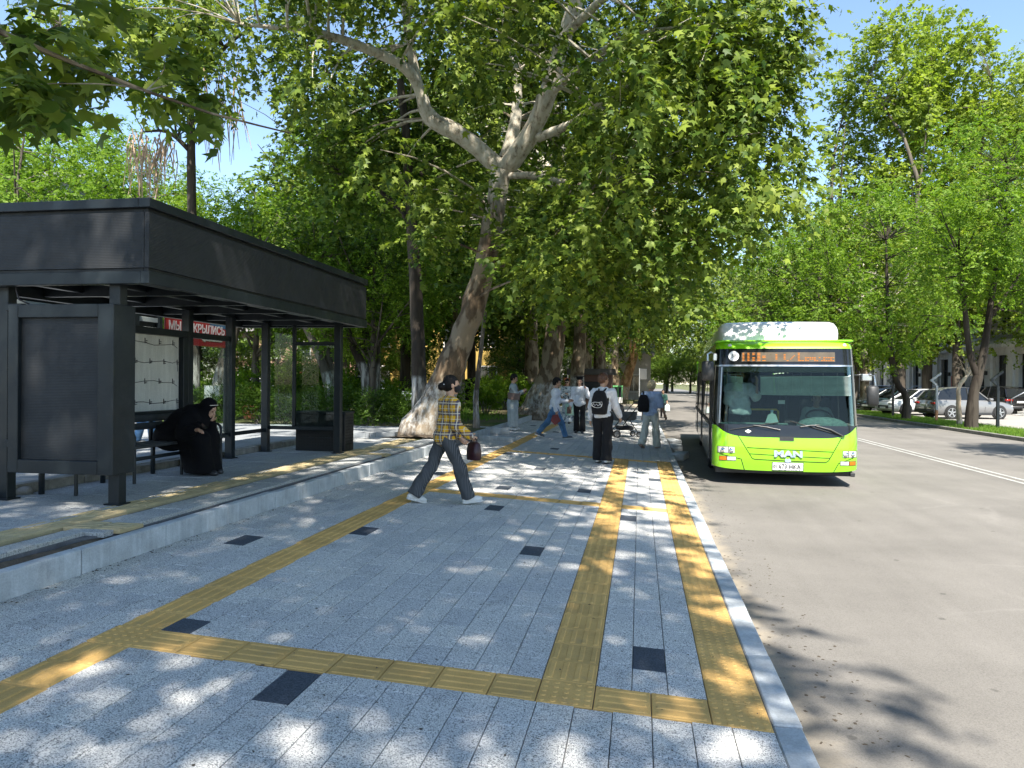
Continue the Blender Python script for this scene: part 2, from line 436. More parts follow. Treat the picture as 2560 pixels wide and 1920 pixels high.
# ------------------------------------------------------------------ tactile tiles
def tile_bar(horizontal=False, s=TS):
    mb = paver_shape(s, s, .03, .004); n = 4; pitch = s/n
    for i in range(n):
        c = -s/2+pitch*(i+.5); hw = .017; e = s/2-.022; t = .0055
        vs = []
        for k in (0, 1):
            a, b2 = (hw, e) if k == 0 else (hw-.006, e-.008)
            vs += [(c-a, -b2, t*k), (c+a, -b2, t*k), (c+a, b2, t*k), (c-a, b2, t*k)]
        if horizontal: vs = [(y, -x, z) for x, y, z in vs]
        mb.add(vs, [(4, 5, 6, 7), (0, 1, 5, 4), (1, 2, 6, 5), (2, 3, 7, 6), (3, 0, 4, 7)])
    return mb
def tile_dot(s=TS):
    mb = paver_shape(s, s, .03, .004)
    for i in range(5):
        for j in range(5):
            cx = -s/2+s/5*(i+.5); cy_ = -s/2+s/5*(j+.5); n = 8; vs = []
            for r, z in ((.0165, 0), (.0125, .0045)):
                vs += [(cx+r*math.cos(2*PI*k/n), cy_+r*math.sin(2*PI*k/n), z) for k in range(n)]
            mb.add(vs, [(k, (k+1) % n, n+(k+1) % n, n+k) for k in range(n)]+[tuple(range(n, 2*n))])
    return mb
T_BAR = tile_bar().mesh('tactile_tile', fix=False); T_BARX = tile_bar(True).mesh('tactile_tile', fix=False); T_DOT = tile_dot().mesh('tactile_tile', fix=False)
for q in (T_BAR, T_BARX, T_DOT): q.materials.append(M_TACT)
def put_tile(me, x, y, parent=walk, z=None, rot=TH):
    o = link('tactile_tile', me, parent, None, (x, y, (zwalk(x) if z is None else z)+random.uniform(-.001, .001)))
    o.rotation_euler = (random.uniform(-.003, .003), rot+random.uniform(-.003, .003), 0)
    return o
XL, XM, XR = -2.915, -.365, .505
for xs, yend in ((XL, 26.5), (XM, Y3+TS), (XR, Y3+TS)):
    k0 = -8
    for k in range(k0, 90):
        y = Y1+TS*(k+.5)
        if y > yend: break
        if xs != XL and k < 0: continue
        cross = any(abs(y-(q+TS/2)) < TS*.5 for q in (Y1, Y2, Y3))
        me = T_DOT if cross or (xs == XR and y < 7.7) else T_BAR
        put_tile(me, xs, y)
for q in (Y1, Y2, Y3):
    for i in range(7): put_tile(T_BARX, XL+.27+TS*i, q+TS/2)
    o = put_tile(T_BARX, -.51-.125, q+TS/2); o.scale = (.86, 1, 1)
    for i in range(2): put_tile(T_BARX, -.22+TS*(i+.5), q+TS/2)

# ------------------------------------------------------------------ raised pavement under the shelter
plat = sheet('raised_pavement', [(-6.36, -4), (-4.32, -4), (-4.32, 5.1), (-4.15, 5.4), (-4.13, 15.6), (-5.3, 15.6), (-6.36, 15.0)], ZP-.03, M_BASE, thick=.5)
slabm = {}
for i, xa in enumerate([-6.36+.37*k for k in range(6)]):
    y = -2.0 + random.uniform(-.3, 0)
    while y < 15.2:
        xb = min(xa+.37, -4.15 if y > 5.2 else -4.32); L = .37
        if -4.62 > xa-.01 or True:
            if not (-4.99 < (xa+xb)/2 < -4.62) and xb-xa > .1:
                k = round(xb-xa, 2)
                if k not in slabm: slabm[k] = paver_shape(k, L, .04, .004).mesh('slab', fix=False); slabm[k].materials.append(M_SLAB)
                o = link('slab', slabm[k], plat, None, ((xa+xb)/2, y+L/2, ZP+random.uniform(-.003, .003)))
                o.rotation_euler = (random.uniform(-.006, .006), random.uniform(-.006, .006), 0)
        y += L
old = [q.copy() for q in (T_BAR, T_BARX, T_DOT)]
for q in old: q.materials.clear(); q.materials.append(M_TACTOLD)
y = -1.2
while y < 15.3:
    o = link('tactile_tile', old[0], plat, None, (-4.80, y, ZP+random.uniform(-.003, .003))); o.scale = (1.2, 1, 1)
    y += .29
for yy in (5.55, 11.9, 13.2):
    for i in range(2): link('tactile_tile', old[1], plat, None, (-4.48+.26*i, yy, ZP+.002)).scale = (.9, 1, 1)
# soil in the gap between the raised pavement and the step kerb, a rough heap
def heap(name, x0, x1, y0, y1, z, amp, mat, nx=6, ny=60, parent=None):
    P = []
    for j in range(ny+1):
        row = []
        for i in range(nx+1):
            e = math.sin(PI*i/nx)
            row.append((x0+(x1-x0)*i/nx, y0+(y1-y0)*j/ny, z+amp*e*(.3+random.random())))
        P.append(row)
    o = MB().grid(P).build(name, mat, parent, smooth=True); o['kind'] = 'structure'
    return o
heap('soil_gap', -4.34, -4.08, -3, 15.6, .335, .045, M_SOIL, 5, 160)
heap('tree_pit', -5.5, -4.12, 15.4, 17.6, ZP+.005, .04, M_SOIL, 12, 18)

# crumbs of leaf, twig and grit on the paving and in the gutter
def litter(name, n, xr, yr, zf, s0, s1, mat, label, seed):
    rr = np.random.default_rng(seed); V = []; Fc = []
    for i in range(n):
        x = rr.uniform(*xr); y = yr[0]+(yr[1]-yr[0])*rr.random()**1.5; s_ = rr.uniform(s0, s1); a = rr.uniform(0, 2*PI); el = rr.uniform(.25, .9)
        c, sn = math.cos(a), math.sin(a); k = len(V)
        for u, v, h in ((-1, -el, 0), (1, -el*.7, .0), (.8, el, .0), (-.9, el*.8, 0), (-.2, 0, .35), (.5, .1, .25)):
            X = x+(u*c-v*sn)*s_; V.append((X, y+(u*sn+v*c)*s_, zf(X)+h*s_+.001))
        Fc += [(k, k+1, k+4), (k+1, k+5, k+4), (k+1, k+2, k+5), (k+2, k+3, k+4), (k+2, k+4, k+5), (k+3, k, k+4)]
    o = link(name, fast_mesh(name, np.array(V), np.array(Fc), 3), None, mat); return tag(o, label, 'litter', kind='stuff')
M_LITT = simple('leaf_litter', (.06, .045, .03), .9, var=.3)
litter('leaf_crumbs', 420, (-3.95, .65), (1.6, 22), zwalk, .004, .011, M_LITT, 'dark crumbs of leaf and twig strewn on the sidewalk', 3)
litter('gutter_grit', 520, (.80, 1.35), (1.6, 20), lambda x: ZR, .005, .015, M_LITT, 'grit and leaf crumbs lying along the gutter', 5)
litter('kerb_grit', 260, (-3.98, -3.86), (2, 22), zwalk, .005, .014, M_LITT, 'grit and leaf crumbs gathered against the step kerb', 6)
# ================================================================== trees
def leaf_mat(name, dark_c, light_c, trans=.42, rough=.5):
    N = Nodes(name); isl = N.n('ShaderNodeNewGeometry').outputs['Random Per Island']
    c = N.ramp(isl, [(0, dark_c), (.55, [(a+b)/2 for a, b in zip(dark_c, light_c)]), (1, light_c)])
    big = N.ramp(N.noise(N.wpos(), .55, 3, .6), [(.3, (.78, .86, .85)), (.7, (1.15, 1.08, .95))])
    c = N.mix(1, c, big, 'MULTIPLY')
    pb = N.bsdf(c, rough, 0, None, .22)
    tr = N.n('ShaderNodeBsdfTranslucent')
    tc = N.mix(1, c, (1.25, 1.35, .55), 'MULTIPLY'); N.l(tc, tr.inputs[0])
    mx = N.n('ShaderNodeMixShader'); mx.inputs[0].default_value = trans; N.l(pb, mx.inputs[1]); N.l(tr.outputs[0], mx.inputs[2])
    return N.done(mx.outputs[0])
M_PLANE = leaf_mat('plane_leaf', (.040, .084, .011), (.225, .285, .042), .31)
M_ASH = leaf_mat('ash_leaf', (.075, .155, .013), (.205, .310, .032), .46)
M_POPL = leaf_mat('poplar_leaf', (.14, .20, .040), (.32, .39, .075), .5)
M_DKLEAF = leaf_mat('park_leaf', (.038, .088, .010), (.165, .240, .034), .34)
M_HEDGE = leaf_mat('hedge_leaf', (.035, .085, .012), (.11, .18, .028), .4)

def bark_mat(name, cols_, patch=2.2, streak=(1, 1, .25), white=None, rough=.9, pale=None):
    """cols_: dark, mid, light; white = height of the lime wash above the tree's foot"""
    N = Nodes(name); p = N.coord(); 
    mp = N.n('ShaderNodeMapping'); N.l(p, mp.inputs[0]); mp.inputs['Scale'].default_value = streak
    a = N.noise(mp.outputs[0], patch*3, 5, .65); b = N.noise(mp.outputs[0], patch, 3, .55)
    c1 = N.ramp(a, [(.3, cols_[0]), (.7, cols_[1])])
    c = N.mix(N.ramp(b, [(.48, 0.), (.54, 1.)]), c1, cols_[2])
    h = N.math('ADD', a, N.math('MULTIPLY', b, .6))
    if pale:                                        # plane bark peels to cream on the upper limbs
        sz = N.n('ShaderNodeSeparateXYZ'); N.l(p, sz.inputs[0])
        zf = N.ramp(N.math('DIVIDE', N.math('ADD', sz.outputs[2], N.math('MULTIPLY', b, 2.2)), 10.), [(.50, 0.), (.72, 1.)])
        cp_ = N.ramp(a, [(.32, pale[0]), (.46, pale[1]), (.7, pale[2])])
        c = N.mix(zf, c, cp_)
    if white:
        sx = N.n('ShaderNodeSeparateXYZ'); N.l(p, sx.inputs[0])
        zz = N.math('ADD', sx.outputs[2], N.math('MULTIPLY', N.noise(p, 3., 4, .6), .25))
        up_ = N.ramp(N.math('DIVIDE', zz, white+.12), [(.93, 1.), (1., 0.)])
        fl = N.ramp(N.noise(mp.outputs[0], 11, 5, .75), [(.44, .1), (.60, 1.)])
        low = N.ramp(zz, [(.12, .25), (.55, 1.)])
        c = N.mix(N.math('MULTIPLY', up_, N.math('MULTIPLY', fl, low)), c, (.44, .43, .40))
    return N.done(N.bsdf(c, rough, 0, N.bump(h, .7, .03), .25))
M_BARKA = bark_mat('plane_bark', ((.06, .045, .03), (.15, .105, .065), (.24, .19, .13)), 3.4, (1, 1, .45), 1.25, pale=((.16, .13, .09), (.40, .36, .28), (.52, .49, .41)))
M_BARKL = bark_mat('plane_limb_bark', ((.12, .095, .06), (.24, .20, .14), (.36, .32, .25)), 1.5, (1, 1, .4))
M_BARKD = bark_mat('dark_bark', ((.022, .018, .014), (.055, .044, .034), (.065, .055, .042)), 3, (1, 1, .12), 1.2)
M_BARKN = bark_mat('dark_bark_plain', ((.018, .014, .011), (.045, .036, .028), (.055, .046, .036)), 3, (1, 1, .12))
M_BARKG = bark_mat('grey_bark', ((.045, .037, .03), (.11, .09, .07), (.15, .125, .10)), 3, (1, 1, .15), 1.0)
M_BARKP = bark_mat('grey_bark_plain', ((.04, .033, .026), (.10, .082, .063), (.13, .11, .085)), 3, (1, 1, .15))
M_TWIG = simple('dead_twig', (.40, .29, .20), .9, var=.2)

def norm(a): return a/np.maximum(np.linalg.norm(a, axis=-1, keepdims=True), 1e-9)
def lobed(nl=5):
    """five-lobed leaf in the xy plane, stalk at the origin, tip along +x, folded a little"""
    pts = []
    ang = [-2.25, -1.15, 0, 1.15, 2.25]; ln = [.38, .58, .72, .58, .38]
    cx = .38
    for i, (a, r) in enumerate(zip(ang, ln)):
        pts.append((cx+r*math.cos(a), r*math.sin(a), -.10*abs(math.sin(a))))
        if i < 4:
            b = (a+ang[i+1])/2; pts.append((cx+.27*math.cos(b), .27*math.sin(b), .015))
    pts.append((.02, 0, 0))
    V = [(cx, 0, .03)]+pts; n = len(pts)
    F_ = [(0, 1+i, 1+(i+1) % n) for i in range(n)]
    return np.array(V), np.array(F_)
def tri_lobe():
    V = [(0, 0, 0), (.25, -.42, -.05), (.52, -.20, .02), (1.0, 0, -.06), (.52, .20, .02), (.25, .42, -.05)]
    F_ = [(0, 1, 2), (0, 2, 4), (2, 3, 4), (0, 4, 5)]
    return np.array(V), np.array(F_)
def blade(w=.32):
    V = [(0, 0, 0), (.45, -w, -.05), (1, 0, -.02), (.45, w, -.05)]
    return np.array(V, float), np.array([(0, 1, 2), (0, 2, 3)])
LOBED, TRI3, BLADE, WIDE = lobed(), tri_lobe(), blade(.24), blade(.42)

def leaf_field(org, dr, nrm, size, tmpl):
    V, F_ = tmpl; n = len(org)
    x = norm(dr); y = norm(np.cross(nrm, x)); z = np.cross(x, y)
    B = np.stack([x, y, z], 1)*size[:, None, None]
    P = np.einsum('vk,nkd->nvd', V, B)+org[:, None, :]
    Fc = (F_[None]+(np.arange(n)*len(V))[:, None, None]).reshape(-1, 3)
    return P.reshape(-1, 3), Fc
def sprays(cl, per, nleaf, length, size, droop=.45, r=None, shell=.55, spread=.5, upn=.8):
    """cl (n,4) centre+radius; 'per' sprays in each; a spray is a twig with leaves on both sides"""
    r = r or rng
    cl = np.asarray(cl, float)
    idx = np.repeat(np.arange(len(cl)), per); m_ = len(idx)
    d = norm(r.normal(size=(m_, 3))); rad = (shell+(1-shell)*r.random(m_)**.6)
    o = cl[idx, :3]+d*(rad*cl[idx, 3])[:, None]*np.array([1, 1, .72])
    dr = norm(d*.8+r.normal(size=(m_, 3))*.5+np.array([0, 0, -droop]))
    t = np.tile(np.linspace(0, 1, nleaf), m_)*np.repeat(r.uniform(.7, 1.3, m_), nleaf)
    O = np.repeat(o, nleaf, 0); D = np.repeat(dr, nleaf, 0)
    sgn = np.tile(np.where(np.arange(nleaf) % 2 == 0, 1., -1.), m_)
    sd = norm(np.cross(D, np.array([0, 0, 1.])+r.normal(size=D.shape)*.15))
    P = O+D*(t*length)[:, None]+np.array([0, 0, -1.])*(t*t*length*.25*droop)[:, None]
    L = norm(sd*sgn[:, None]*spread*2+D*.6+r.normal(size=D.shape)*.35+np.array([0, 0, -droop*.8]))
    Nn = norm(np.array([.10, -.40, upn])+r.normal(size=D.shape)*.5+np.repeat(d, nleaf, 0)*.5)   # leaves turn to the sun
    sz = size*r.uniform(.5, 1.25, len(P))
    return P, L, Nn, sz
def crown(name, cl, per, nleaf, length, size, tmpl, mat, parent, base, droop=.45, **kw):
    P, L, Nn, sz = sprays(cl, per, nleaf, length, size, droop, **kw)
    V, Fc = leaf_field(P-np.array(base), L, Nn, sz, tmpl)
    me = fast_mesh(name, V, Fc, 3)
    return link(name, me, parent, mat)
def wobble(pts, amp, n=3):
    """resample a polyline smoothly and let it wander a little; pts (x,y,z,r)"""
    P = [Vector(p[:3]) for p in pts]; Rr = [p[3] for p in pts]; out = []
    for i in range(len(P)-1):
        p0 = P[max(i-1, 0)]; p1 = P[i]; p2 = P[i+1]; p3 = P[min(i+2, len(P)-1)]
        for k in range(n):
            t = k/n
            q = .5*((2*p1)+(-p0+p2)*t+(2*p0-5*p1+4*p2-p3)*t*t+(-p0+3*p1-3*p2+p3)*t**3)
            r = Rr[i]*(1-t)+Rr[i+1]*t
            if i or k: q += Vector((random.gauss(0, 1), random.gauss(0, 1), random.gauss(0, .4)))*amp*r
            out.append((q, r*random.uniform(.94, 1.07)))
    out.append((P[-1], Rr[-1])); return out
def limbs_mesh(limbs, base, n=12, amp=.05):
    b = MB(); nodes = []; B = Vector(base)
    for L in limbs:
        w_ = wobble(L, amp)
        b.tube([q-B for q, r in w_], [r for q, r in w_], n if L[0][3] > .1 else 6)
        nodes += [(q, r) for q, r in w_]
    return b, nodes
def twigs(b, nodes, cl, base, r0=.035, n=5, frac=1.):
    B = Vector(base); NP = np.array([tuple(q) for q, r in nodes])
    for c in cl:
        if random.random() > frac: continue
        c3 = np.array(c[:3]); dd = np.linalg.norm(NP-c3, axis=1)+np.maximum(NP[:, 2]-c3[2], 0)*.5
        i = int(dd.argmin()); a = Vector(NP[i]); e = Vector(c[:3]); r = min(nodes[i][1]*.6, r0)
        mid_ = (a+e)/2+Vector((random.gauss(0, .15), random.gauss(0, .15), .12*(e-a).length))
        pts = [a*(1-t)**2+mid_*2*t*(1-t)+e*t*t for t in (0, .25, .5, .75, 1)]
        b.tube([p-B for p in pts], [r, r*.8, r*.6, r*.45, r*.25], n, False)
def auto_limbs(base, H, r0, lean=(0, 0), fork=.35, nl=6, spread=.35, seed=1, up=1.):
    """a trunk that forks at fork*H into nl rising limbs"""
    rr = random.Random(seed); x, y, z = base
    tr = [(x, y, z-.1, r0*1.5), (x+lean[0]*.03*H, y+lean[1]*.03*H, z+.25, r0*1.1), (x+lean[0]*.2*H, y+lean[1]*.2*H, z+H*.2, r0*.9),
          (x+lean[0]*fork*H, y+lean[1]*fork*H, z+H*fork, r0*.75)]
    out = [tr]; fx, fy, fz, fr_ = tr[-1]
    lead = [(fx, fy, fz, fr_), (fx+rr.uniform(-.1, .1)*H, fy+rr.uniform(-.1, .1)*H, z+H*.65, fr_*.55), (fx+rr.uniform(-.12, .12)*H, fy+rr.uniform(-.12, .12)*H, z+H*.96, fr_*.12)]
    out.append(lead)
    for i in range(nl):
        a = 2*PI*i/nl+rr.uniform(-.5, .5); hh = rr.uniform(.0, .35); s = spread*H*rr.uniform(.6, 1.1)
        p0 = Vector((fx, fy, fz)).lerp(Vector(lead[1][:3]), hh/.35*.8)
        p1 = p0+Vector((math.cos(a)*s*.5, math.sin(a)*s*.5, H*.14*up)); p2 = p0+Vector((math.cos(a)*s, math.sin(a)*s, H*rr.uniform(.2, .36)*up))
        out.append([(*p0, fr_*.5), (*p1, fr_*.32), (*p2, fr_*.08)])
    return out
def ell_clusters(c, rad, n, r0, r1, seed, hollow=.35, keep=None):
    rr = np.random.default_rng(seed); out = []
    while len(out) < n:
        d = rr.normal(size=3); d /= np.linalg.norm(d); q = hollow+(1-hollow)*rr.random()**.5
        p = np.array(c)+d*q*np.array(rad)
        if keep and not keep(*p): continue
        out.append((*p, rr.uniform(r0, r1)))
    return out
def tree(name, label, base, limbs, cl, leaf, per, nleaf, length, size, bark, cmat, group=None, droop=.45, twr=.035, tfrac=1., crown_kw=None, cat='tree'):
    t = thing(name, label, cat, base, 0, group)
    b, nodes = limbs_mesh(limbs, base)
    twigs(b, nodes, cl, base, twr, 5, tfrac)
    tr = b.build('trunk', bark, t, smooth=60, fix=False)
    crown('crown', cl, per, nleaf, length, size, leaf, cmat, t, base, droop, **(crown_kw or {}))
    return t

# ------------------------------------------------------------------ the great plane tree beyond the shelter
def px(*a): return [(*at_y(x, y, Y), r) for x, y, Y, r in a]
A0 = (-4.78, 16.35, .40)
A_l = [[(A0[0]-.1, A0[1], .2, .62), (A0[0]-.05, A0[1], .55, .50)]+px((1098, 1000, 16.3, .38), (1122, 930, 16.3, .335), (1150, 860, 16.3, .30), (1190, 750, 16.3, .265), (1218, 640, 16.3, .245), (1238, 520, 16.2, .225), (1252, 430, 16.2, .25)),
       px((1252, 425, 16.2, .20), (1195, 372, 16.1, .19), (1130, 325, 15.9, .185), (1075, 295, 15.7, .17), (1045, 215, 15.5, .13), (1000, 160, 15.2, .115), (890, 112, 14.8, .10), (780, 80, 14.4, .07), (600, 60, 13.9, .03)),
       px((1050, 235, 15.6, .11), (1024, 110, 15.4, .10), (1012, 0, 15.2, .08), (1000, -160, 15.1, .05)),
       px((1265, 420, 16.2, .21), (1322, 345, 16.0, .20), (1370, 240, 15.7, .19), (1398, 130, 15.4, .17), (1428, 40, 15.1, .14), (1470, -60, 14.8, .11), (1560, -260, 14.2, .05)),
       px((1262, 400, 16.3, .16), (1288, 300, 16.6, .13), (1290, 180, 17, .11), (1250, 0, 17.4, .07)),
       px((1345, 345, 15.9, .10), (1400, 322, 15.5, .085), (1440, 300, 15.2, .06), (1600, 190, 14.2, .03)),
       px((1275, 440, 16.1, .08), (1340, 438, 15.7, .07), (1400, 452, 15.3, .05), (1520, 470, 14.6, .025)),
       px((1410, 90, 15.2, .10), (1560, -40, 14.2, .07), (1760, -90, 13.0, .03)), px((1370, 240, 15.7, .09), (1550, 100, 14.5, .06), (1800, 60, 13.2, .02))]
def keepA(x, y, z):
    if y < 8.6 or z < 3.7: return False
    if x < -5.4 and z < 6.6+(-5.4-x)*.28: return False
    if z < 4.6 and x < -2.4: return False
    return True
clA = ell_clusters((-2.6, 14.6, 9.6), (8.4, 6.3, 6.2), 260, .55, 1.0, 3, .25, keepA)
rA = np.random.default_rng(5)
for i in range(110):                                    # the skirts that hang over the sidewalk and the street
    x = rA.uniform(1330, 1985); y = rA.uniform(-60, 700 - max(0, (x-1660))*.6)
    q = at_y(x, y, rA.uniform(12.2, 15.2)); clA.append((*q, rA.uniform(.45, .8)))
for i in range(26):
    q = at_y(rA.uniform(1080, 1420), rA.uniform(470, 720), rA.uniform(14.2, 15.8)); clA.append((*q, rA.uniform(.35, .6)))
for i in range(30):
    q = at_y(rA.uniform(700, 1250), rA.uniform(-100, 230), rA.uniform(12.5, 15.5)); clA.append((*q, rA.uniform(.45, .8)))
lim_px = [((1062, 1085), (1150, 860), 60), ((1150, 860), (1252, 425), 52), ((1252, 425), (1075, 295), 42), ((1075, 295), (1000, 160), 40), ((1000, 160), (780, 80), 30), ((1050, 235), (1012, -100), 34), ((1265, 420), (1370, 240), 62), ((1370, 240), (1470, -60), 60), ((1262, 400), (1290, 180), 30), ((1345, 345), (1440, 300), 24)]
def to_px(p):
    v = Vector(p)-Vector((0, 0, CAM_H)); z = v.dot(fw); return 1280+F_PX*v.dot(rt2)/z, 960-F_PX*v.dot(up2)/z
def hides(c):
    if c[1] > 16.4: return False
    u, v = to_px(c[:3]); rr_ = c[3]*F_PX/c[1]*.62
    for (a, b, w_) in lim_px:
        ax, ay = a; bx, by = b; t = max(0, min(1, ((u-ax)*(bx-ax)+(v-ay)*(by-ay))/((bx-ax)**2+(by-ay)**2)))
        if math.hypot(u-ax-t*(bx-ax), v-ay-t*(by-ay)) < w_+rr_: return True
    return False
def in_gap(c):
    u, v = to_px(c[:3]); return (545 < u < 745 and 120 < v < 470) or u > 2000
clA = [c for i, c in enumerate(clA) if (not hides(c) or i % 17 == 0) and not in_gap(c)]
tA = tree('plane_tree', 'great plane tree with pale forked limbs rising beside the far end of the bus shelter', A0, A_l, clA, LOBED, 21, 9, .55, .156, M_BARKA, M_PLANE, droop=.6)

clA2 = [(*at_y(rA.uniform(730, 1500), rA.uniform(-120, 420), rA.uniform(17.2, 20.5)), rA.uniform(.6, 1.1)) for _ in range(85)]
clA2 = [c for c in clA2 if not in_gap(c)]
crown('inner_crown', clA2, 24, 9, .6, .17, TRI3, M_PLANE, tA, A0, .5)
bA = MB(); twigs(bA, [(Vector(q[:3]), q[3]) for L in A_l[1:] for q in L], clA2, A0, .03, 5, .6); bA.build('inner_twigs', M_BARKL, tA, smooth=60, fix=False)

# ------------------------------------------------------------------ plane trees of the row, behind the camera and beyond
def plane(name_lab, base, H, r0, seed, cl, lean=(0, 0), leaf=TRI3, per=14, size=.19, nleaf=9, fork=.34, bark=M_BARKA, mat=M_PLANE, length=.6, twf=1., group=None):
    return tree('plane_tree', name_lab, base, auto_limbs(base, H, r0, lean, fork, 7, .36, seed), cl, leaf, per, nleaf, length, size, bark, mat, droop=.55, tfrac=twf, group=group)
FB = (-5.1, -3.2, .40)
clF = ell_clusters((-1.3, -2.6, 10.0), (4.8, 6.6, 3.9), 150, .65, 1.15, 21, .25, lambda x, y, z: z > 5.2 and z > 1.63+.56*y+.9 and x < 2.5-.10*abs(y+2))
clLow = [(*at_y(x, y, Y), r) for (x, y, Y, r) in [(20, 10, 4.4, .24), (120, 40, 4.6, .24), (60, 130, 4.3, .22), (0, 215, 4.2, .14), (180, 100, 4.8, .22), (250, 150, 5.0, .18), (320, 215, 5.2, .15),
         (420, 215, 5.6, .14), (500, 240, 6.0, .13), (230, 10, 5.4, .24), (-40, 120, 4.4, .3), (90, 190, 4.5, .12), (400, 130, 5.8, .15)]]
F_l = auto_limbs(FB, 13, .34, (.05, .0), .36, 7, .4, 31)
F_l += [[(-5.0, -2.9, 4.6, .10), (-5.2, 0.2, 5.0, .06), (-4.4, 3.2, 4.0, .025), (-3.6, 5.0, 3.75, .012), (-2.9, 5.9, 3.7, .006)], [(-4.9, -3.0, 4.9, .12), (-2.5, -.5, 6.6, .09), (.4, 1.0, 7.4, .05), (1.8, 1.4, 7.6, .02)]]
tF = tree('plane_tree', 'plane tree whose low shaded leaves hang over the near end of the shelter roof', FB, F_l, clF, TRI3, 28, 8, .55, .20, M_BARKA, M_PLANE, droop=.5)
crown('low_leaves', clLow, 7, 7, .30, .165, LOBED, M_PLANE, tF, FB, .7)
bt = MB(); twigs(bt, [(Vector(q[:3]), q[3]) for q in F_l[-2]]+[(Vector(at_y(150, 60, 4.7)), .012)], clLow, FB, .010, 4); bt.build('low_twigs', M_BARKL, tF, smooth=60, fix=False)
# branches bridging the two crowns high over the sidewalk: their shade dapples it
clG = ell_clusters((-.9, 5.2, 9.6), (3.4, 3.2, 2.2), 44, .45, .85, 23, .2, lambda x, y, z: x < 2.2 and z > 1.63+.60*y+1.0)
GB = (-7.3, 3.2, .50)
G_l = [[(GB[0], GB[1], .3, .42), (-7.25, 3.2, .8, .30), (-7.1, 3.1, 4, .25), (-6.6, 3.2, 6.4, .2)], [(-6.6, 3.2, 6.4, .18), (-4.2, 3.9, 9.0, .12), (-1.0, 4.8, 10.6, .06), (1.2, 5.0, 11, .02)],
       [(-6.6, 3.2, 6.4, .15), (-7.2, 4.6, 9, .09), (-7, 6, 11, .03)], [(-6.6, 3.2, 6.4, .15), (-5.2, 1.2, 9, .09), (-4.2, 0, 11, .03)]]
clG += ell_clusters((-6.0, 3.4, 11.0), (4.0, 3.6, 2.2), 28, .5, .9, 24, .2, lambda x, y, z: z > 1.63+.62*y+1.6)
tree('plane_tree', 'plane tree behind the shelter reaching over its roof to the sidewalk', GB, G_l, clG, TRI3, 15, 9, .55, .18, M_BARKA, M_PLANE, droop=.5)

CB = tuple(on_z(1352, 1036, .40))
clC = ell_clusters((CB[0]+1.2, CB[1]-.5, 10.0), (7.0, 5.2, 6.0), 150, .6, 1.1, 41, .3, lambda x, y, z: z > 4.2 and not (x < -5 and z < 6))
rC = np.random.default_rng(8)
for i in range(46):
    q = at_y(rC.uniform(1300, 1640), rC.uniform(520, 740), rC.uniform(21, 26)); clC.append((*q, rC.uniform(.5, .8)))
C_l = auto_limbs(CB, 17, .46, (.05, 0), .42, 7, .33, 42)
C_l[0] = [(CB[0]-.25, CB[1], .2, .85), (CB[0]-.12, CB[1], .7, .60)]+px((1372, 940, CB[1], .45), (1388, 840, CB[1], .38), (1398, 700, CB[1], .34), (1405, 560, CB[1], .3))
tree('plane_tree', 'plane tree with broad whitewashed foot beside the step kerb, behind the waiting pedestrians', CB, C_l, clC, TRI3, 14, 9, .6, .20, M_BARKA, M_PLANE, droop=.5)
C2 = (CB[0]+.25, CB[1]+6.5, .40)
D0 = tuple(on_z(1556, 1000, .05)); D0 = (D0[0], D0[1], .02)
clD = ell_clusters((D0[0]+2, D0[1], 10.5), (7, 5.5, 6), 150, .6, 1.1, 51, .3, lambda x, y, z: z > 4.4)
for i in range(50):
    q = at_y(rC.uniform(1480, 1790), rC.uniform(560, 820), rC.uniform(26, 34)); clD.append((*q, rC.uniform(.55, .9)))
D_l = auto_limbs(D0, 17, .40, (.05, 0), .4, 7, .33, 52)
D_l[0] = [(D0[0]-.05, D0[1], -.2, .70), (D0[0], D0[1], .5, .52)]+px((1572, 930, D0[1], .44), (1592, 860, D0[1], .38), (1606, 770, D0[1], .33), (1620, 640, D0[1], .28))
M_BARKO = bark_mat('peeling_bark', ((.14, .085, .045), (.36, .21, .10), (.44, .29, .16)), 2.4, (1, 1, .5), 1.35)
tree('plane_tree', 'plane tree with orange peeling bark and whitewashed foot at the end of the sidewalk', D0, D_l, clD, TRI3, 14, 9, .6, .22, M_BARKO, M_PLANE, droop=.5)
# ------------------------------------------------------------------ patterns of park trees, each built once
def proto(kind, seed):
    base = (0, 0, 0)
    if kind == 'ash':
        L = auto_limbs(base, 11, .20, (.02, .01), .24, 8, .30, seed)
        cl = ell_clusters((0, 0, 7.0), (3.9, 3.9, 4.3), 95, .55, 1.0, seed, .35, lambda x, y, z: z > 2.6)
        return L, cl, BLADE, 26, 13, .42, .15, M_BARKP, M_ASH, .35
    if kind == 'broad':
        L = auto_limbs(base, 14, .26, (-.02, .02), .26, 8, .30, seed)
        cl = ell_clusters((0, 0, 8.4), (4.8, 4.8, 5.8), 120, .7, 1.2, seed, .35, lambda x, y, z: z > 2.4)
        return L, cl, WIDE, 24, 11, .55, .19, M_BARKN, M_DKLEAF, .4
    if kind == 'plane':
        L = auto_limbs(base, 18, .36, (.02, 0), .3, 8, .30, seed)
        cl = ell_clusters((0, 0, 10.5), (6.0, 6.0, 7.0), 150, .8, 1.35, seed, .35, lambda x, y, z: z > 3.4)
        return L, cl, TRI3, 18, 9, .7, .26, M_BARKA, M_PLANE, .5
    if kind == 'poplar':
        L = auto_limbs(base, 19, .28, (0, 0), .16, 9, .06, seed, 1.0)
        cl = ell_clusters((0, 0, 13.0), (2.7, 2.7, 10.4), 150, .6, 1.15, seed, .3, lambda x, y, z: z > 3.5 and math.hypot(x, y) < 2.6-.07*z+.25)
        return L, cl, WIDE, 15, 10, .55, .23, M_BARKP, M_POPL, .1
PROTO = {}
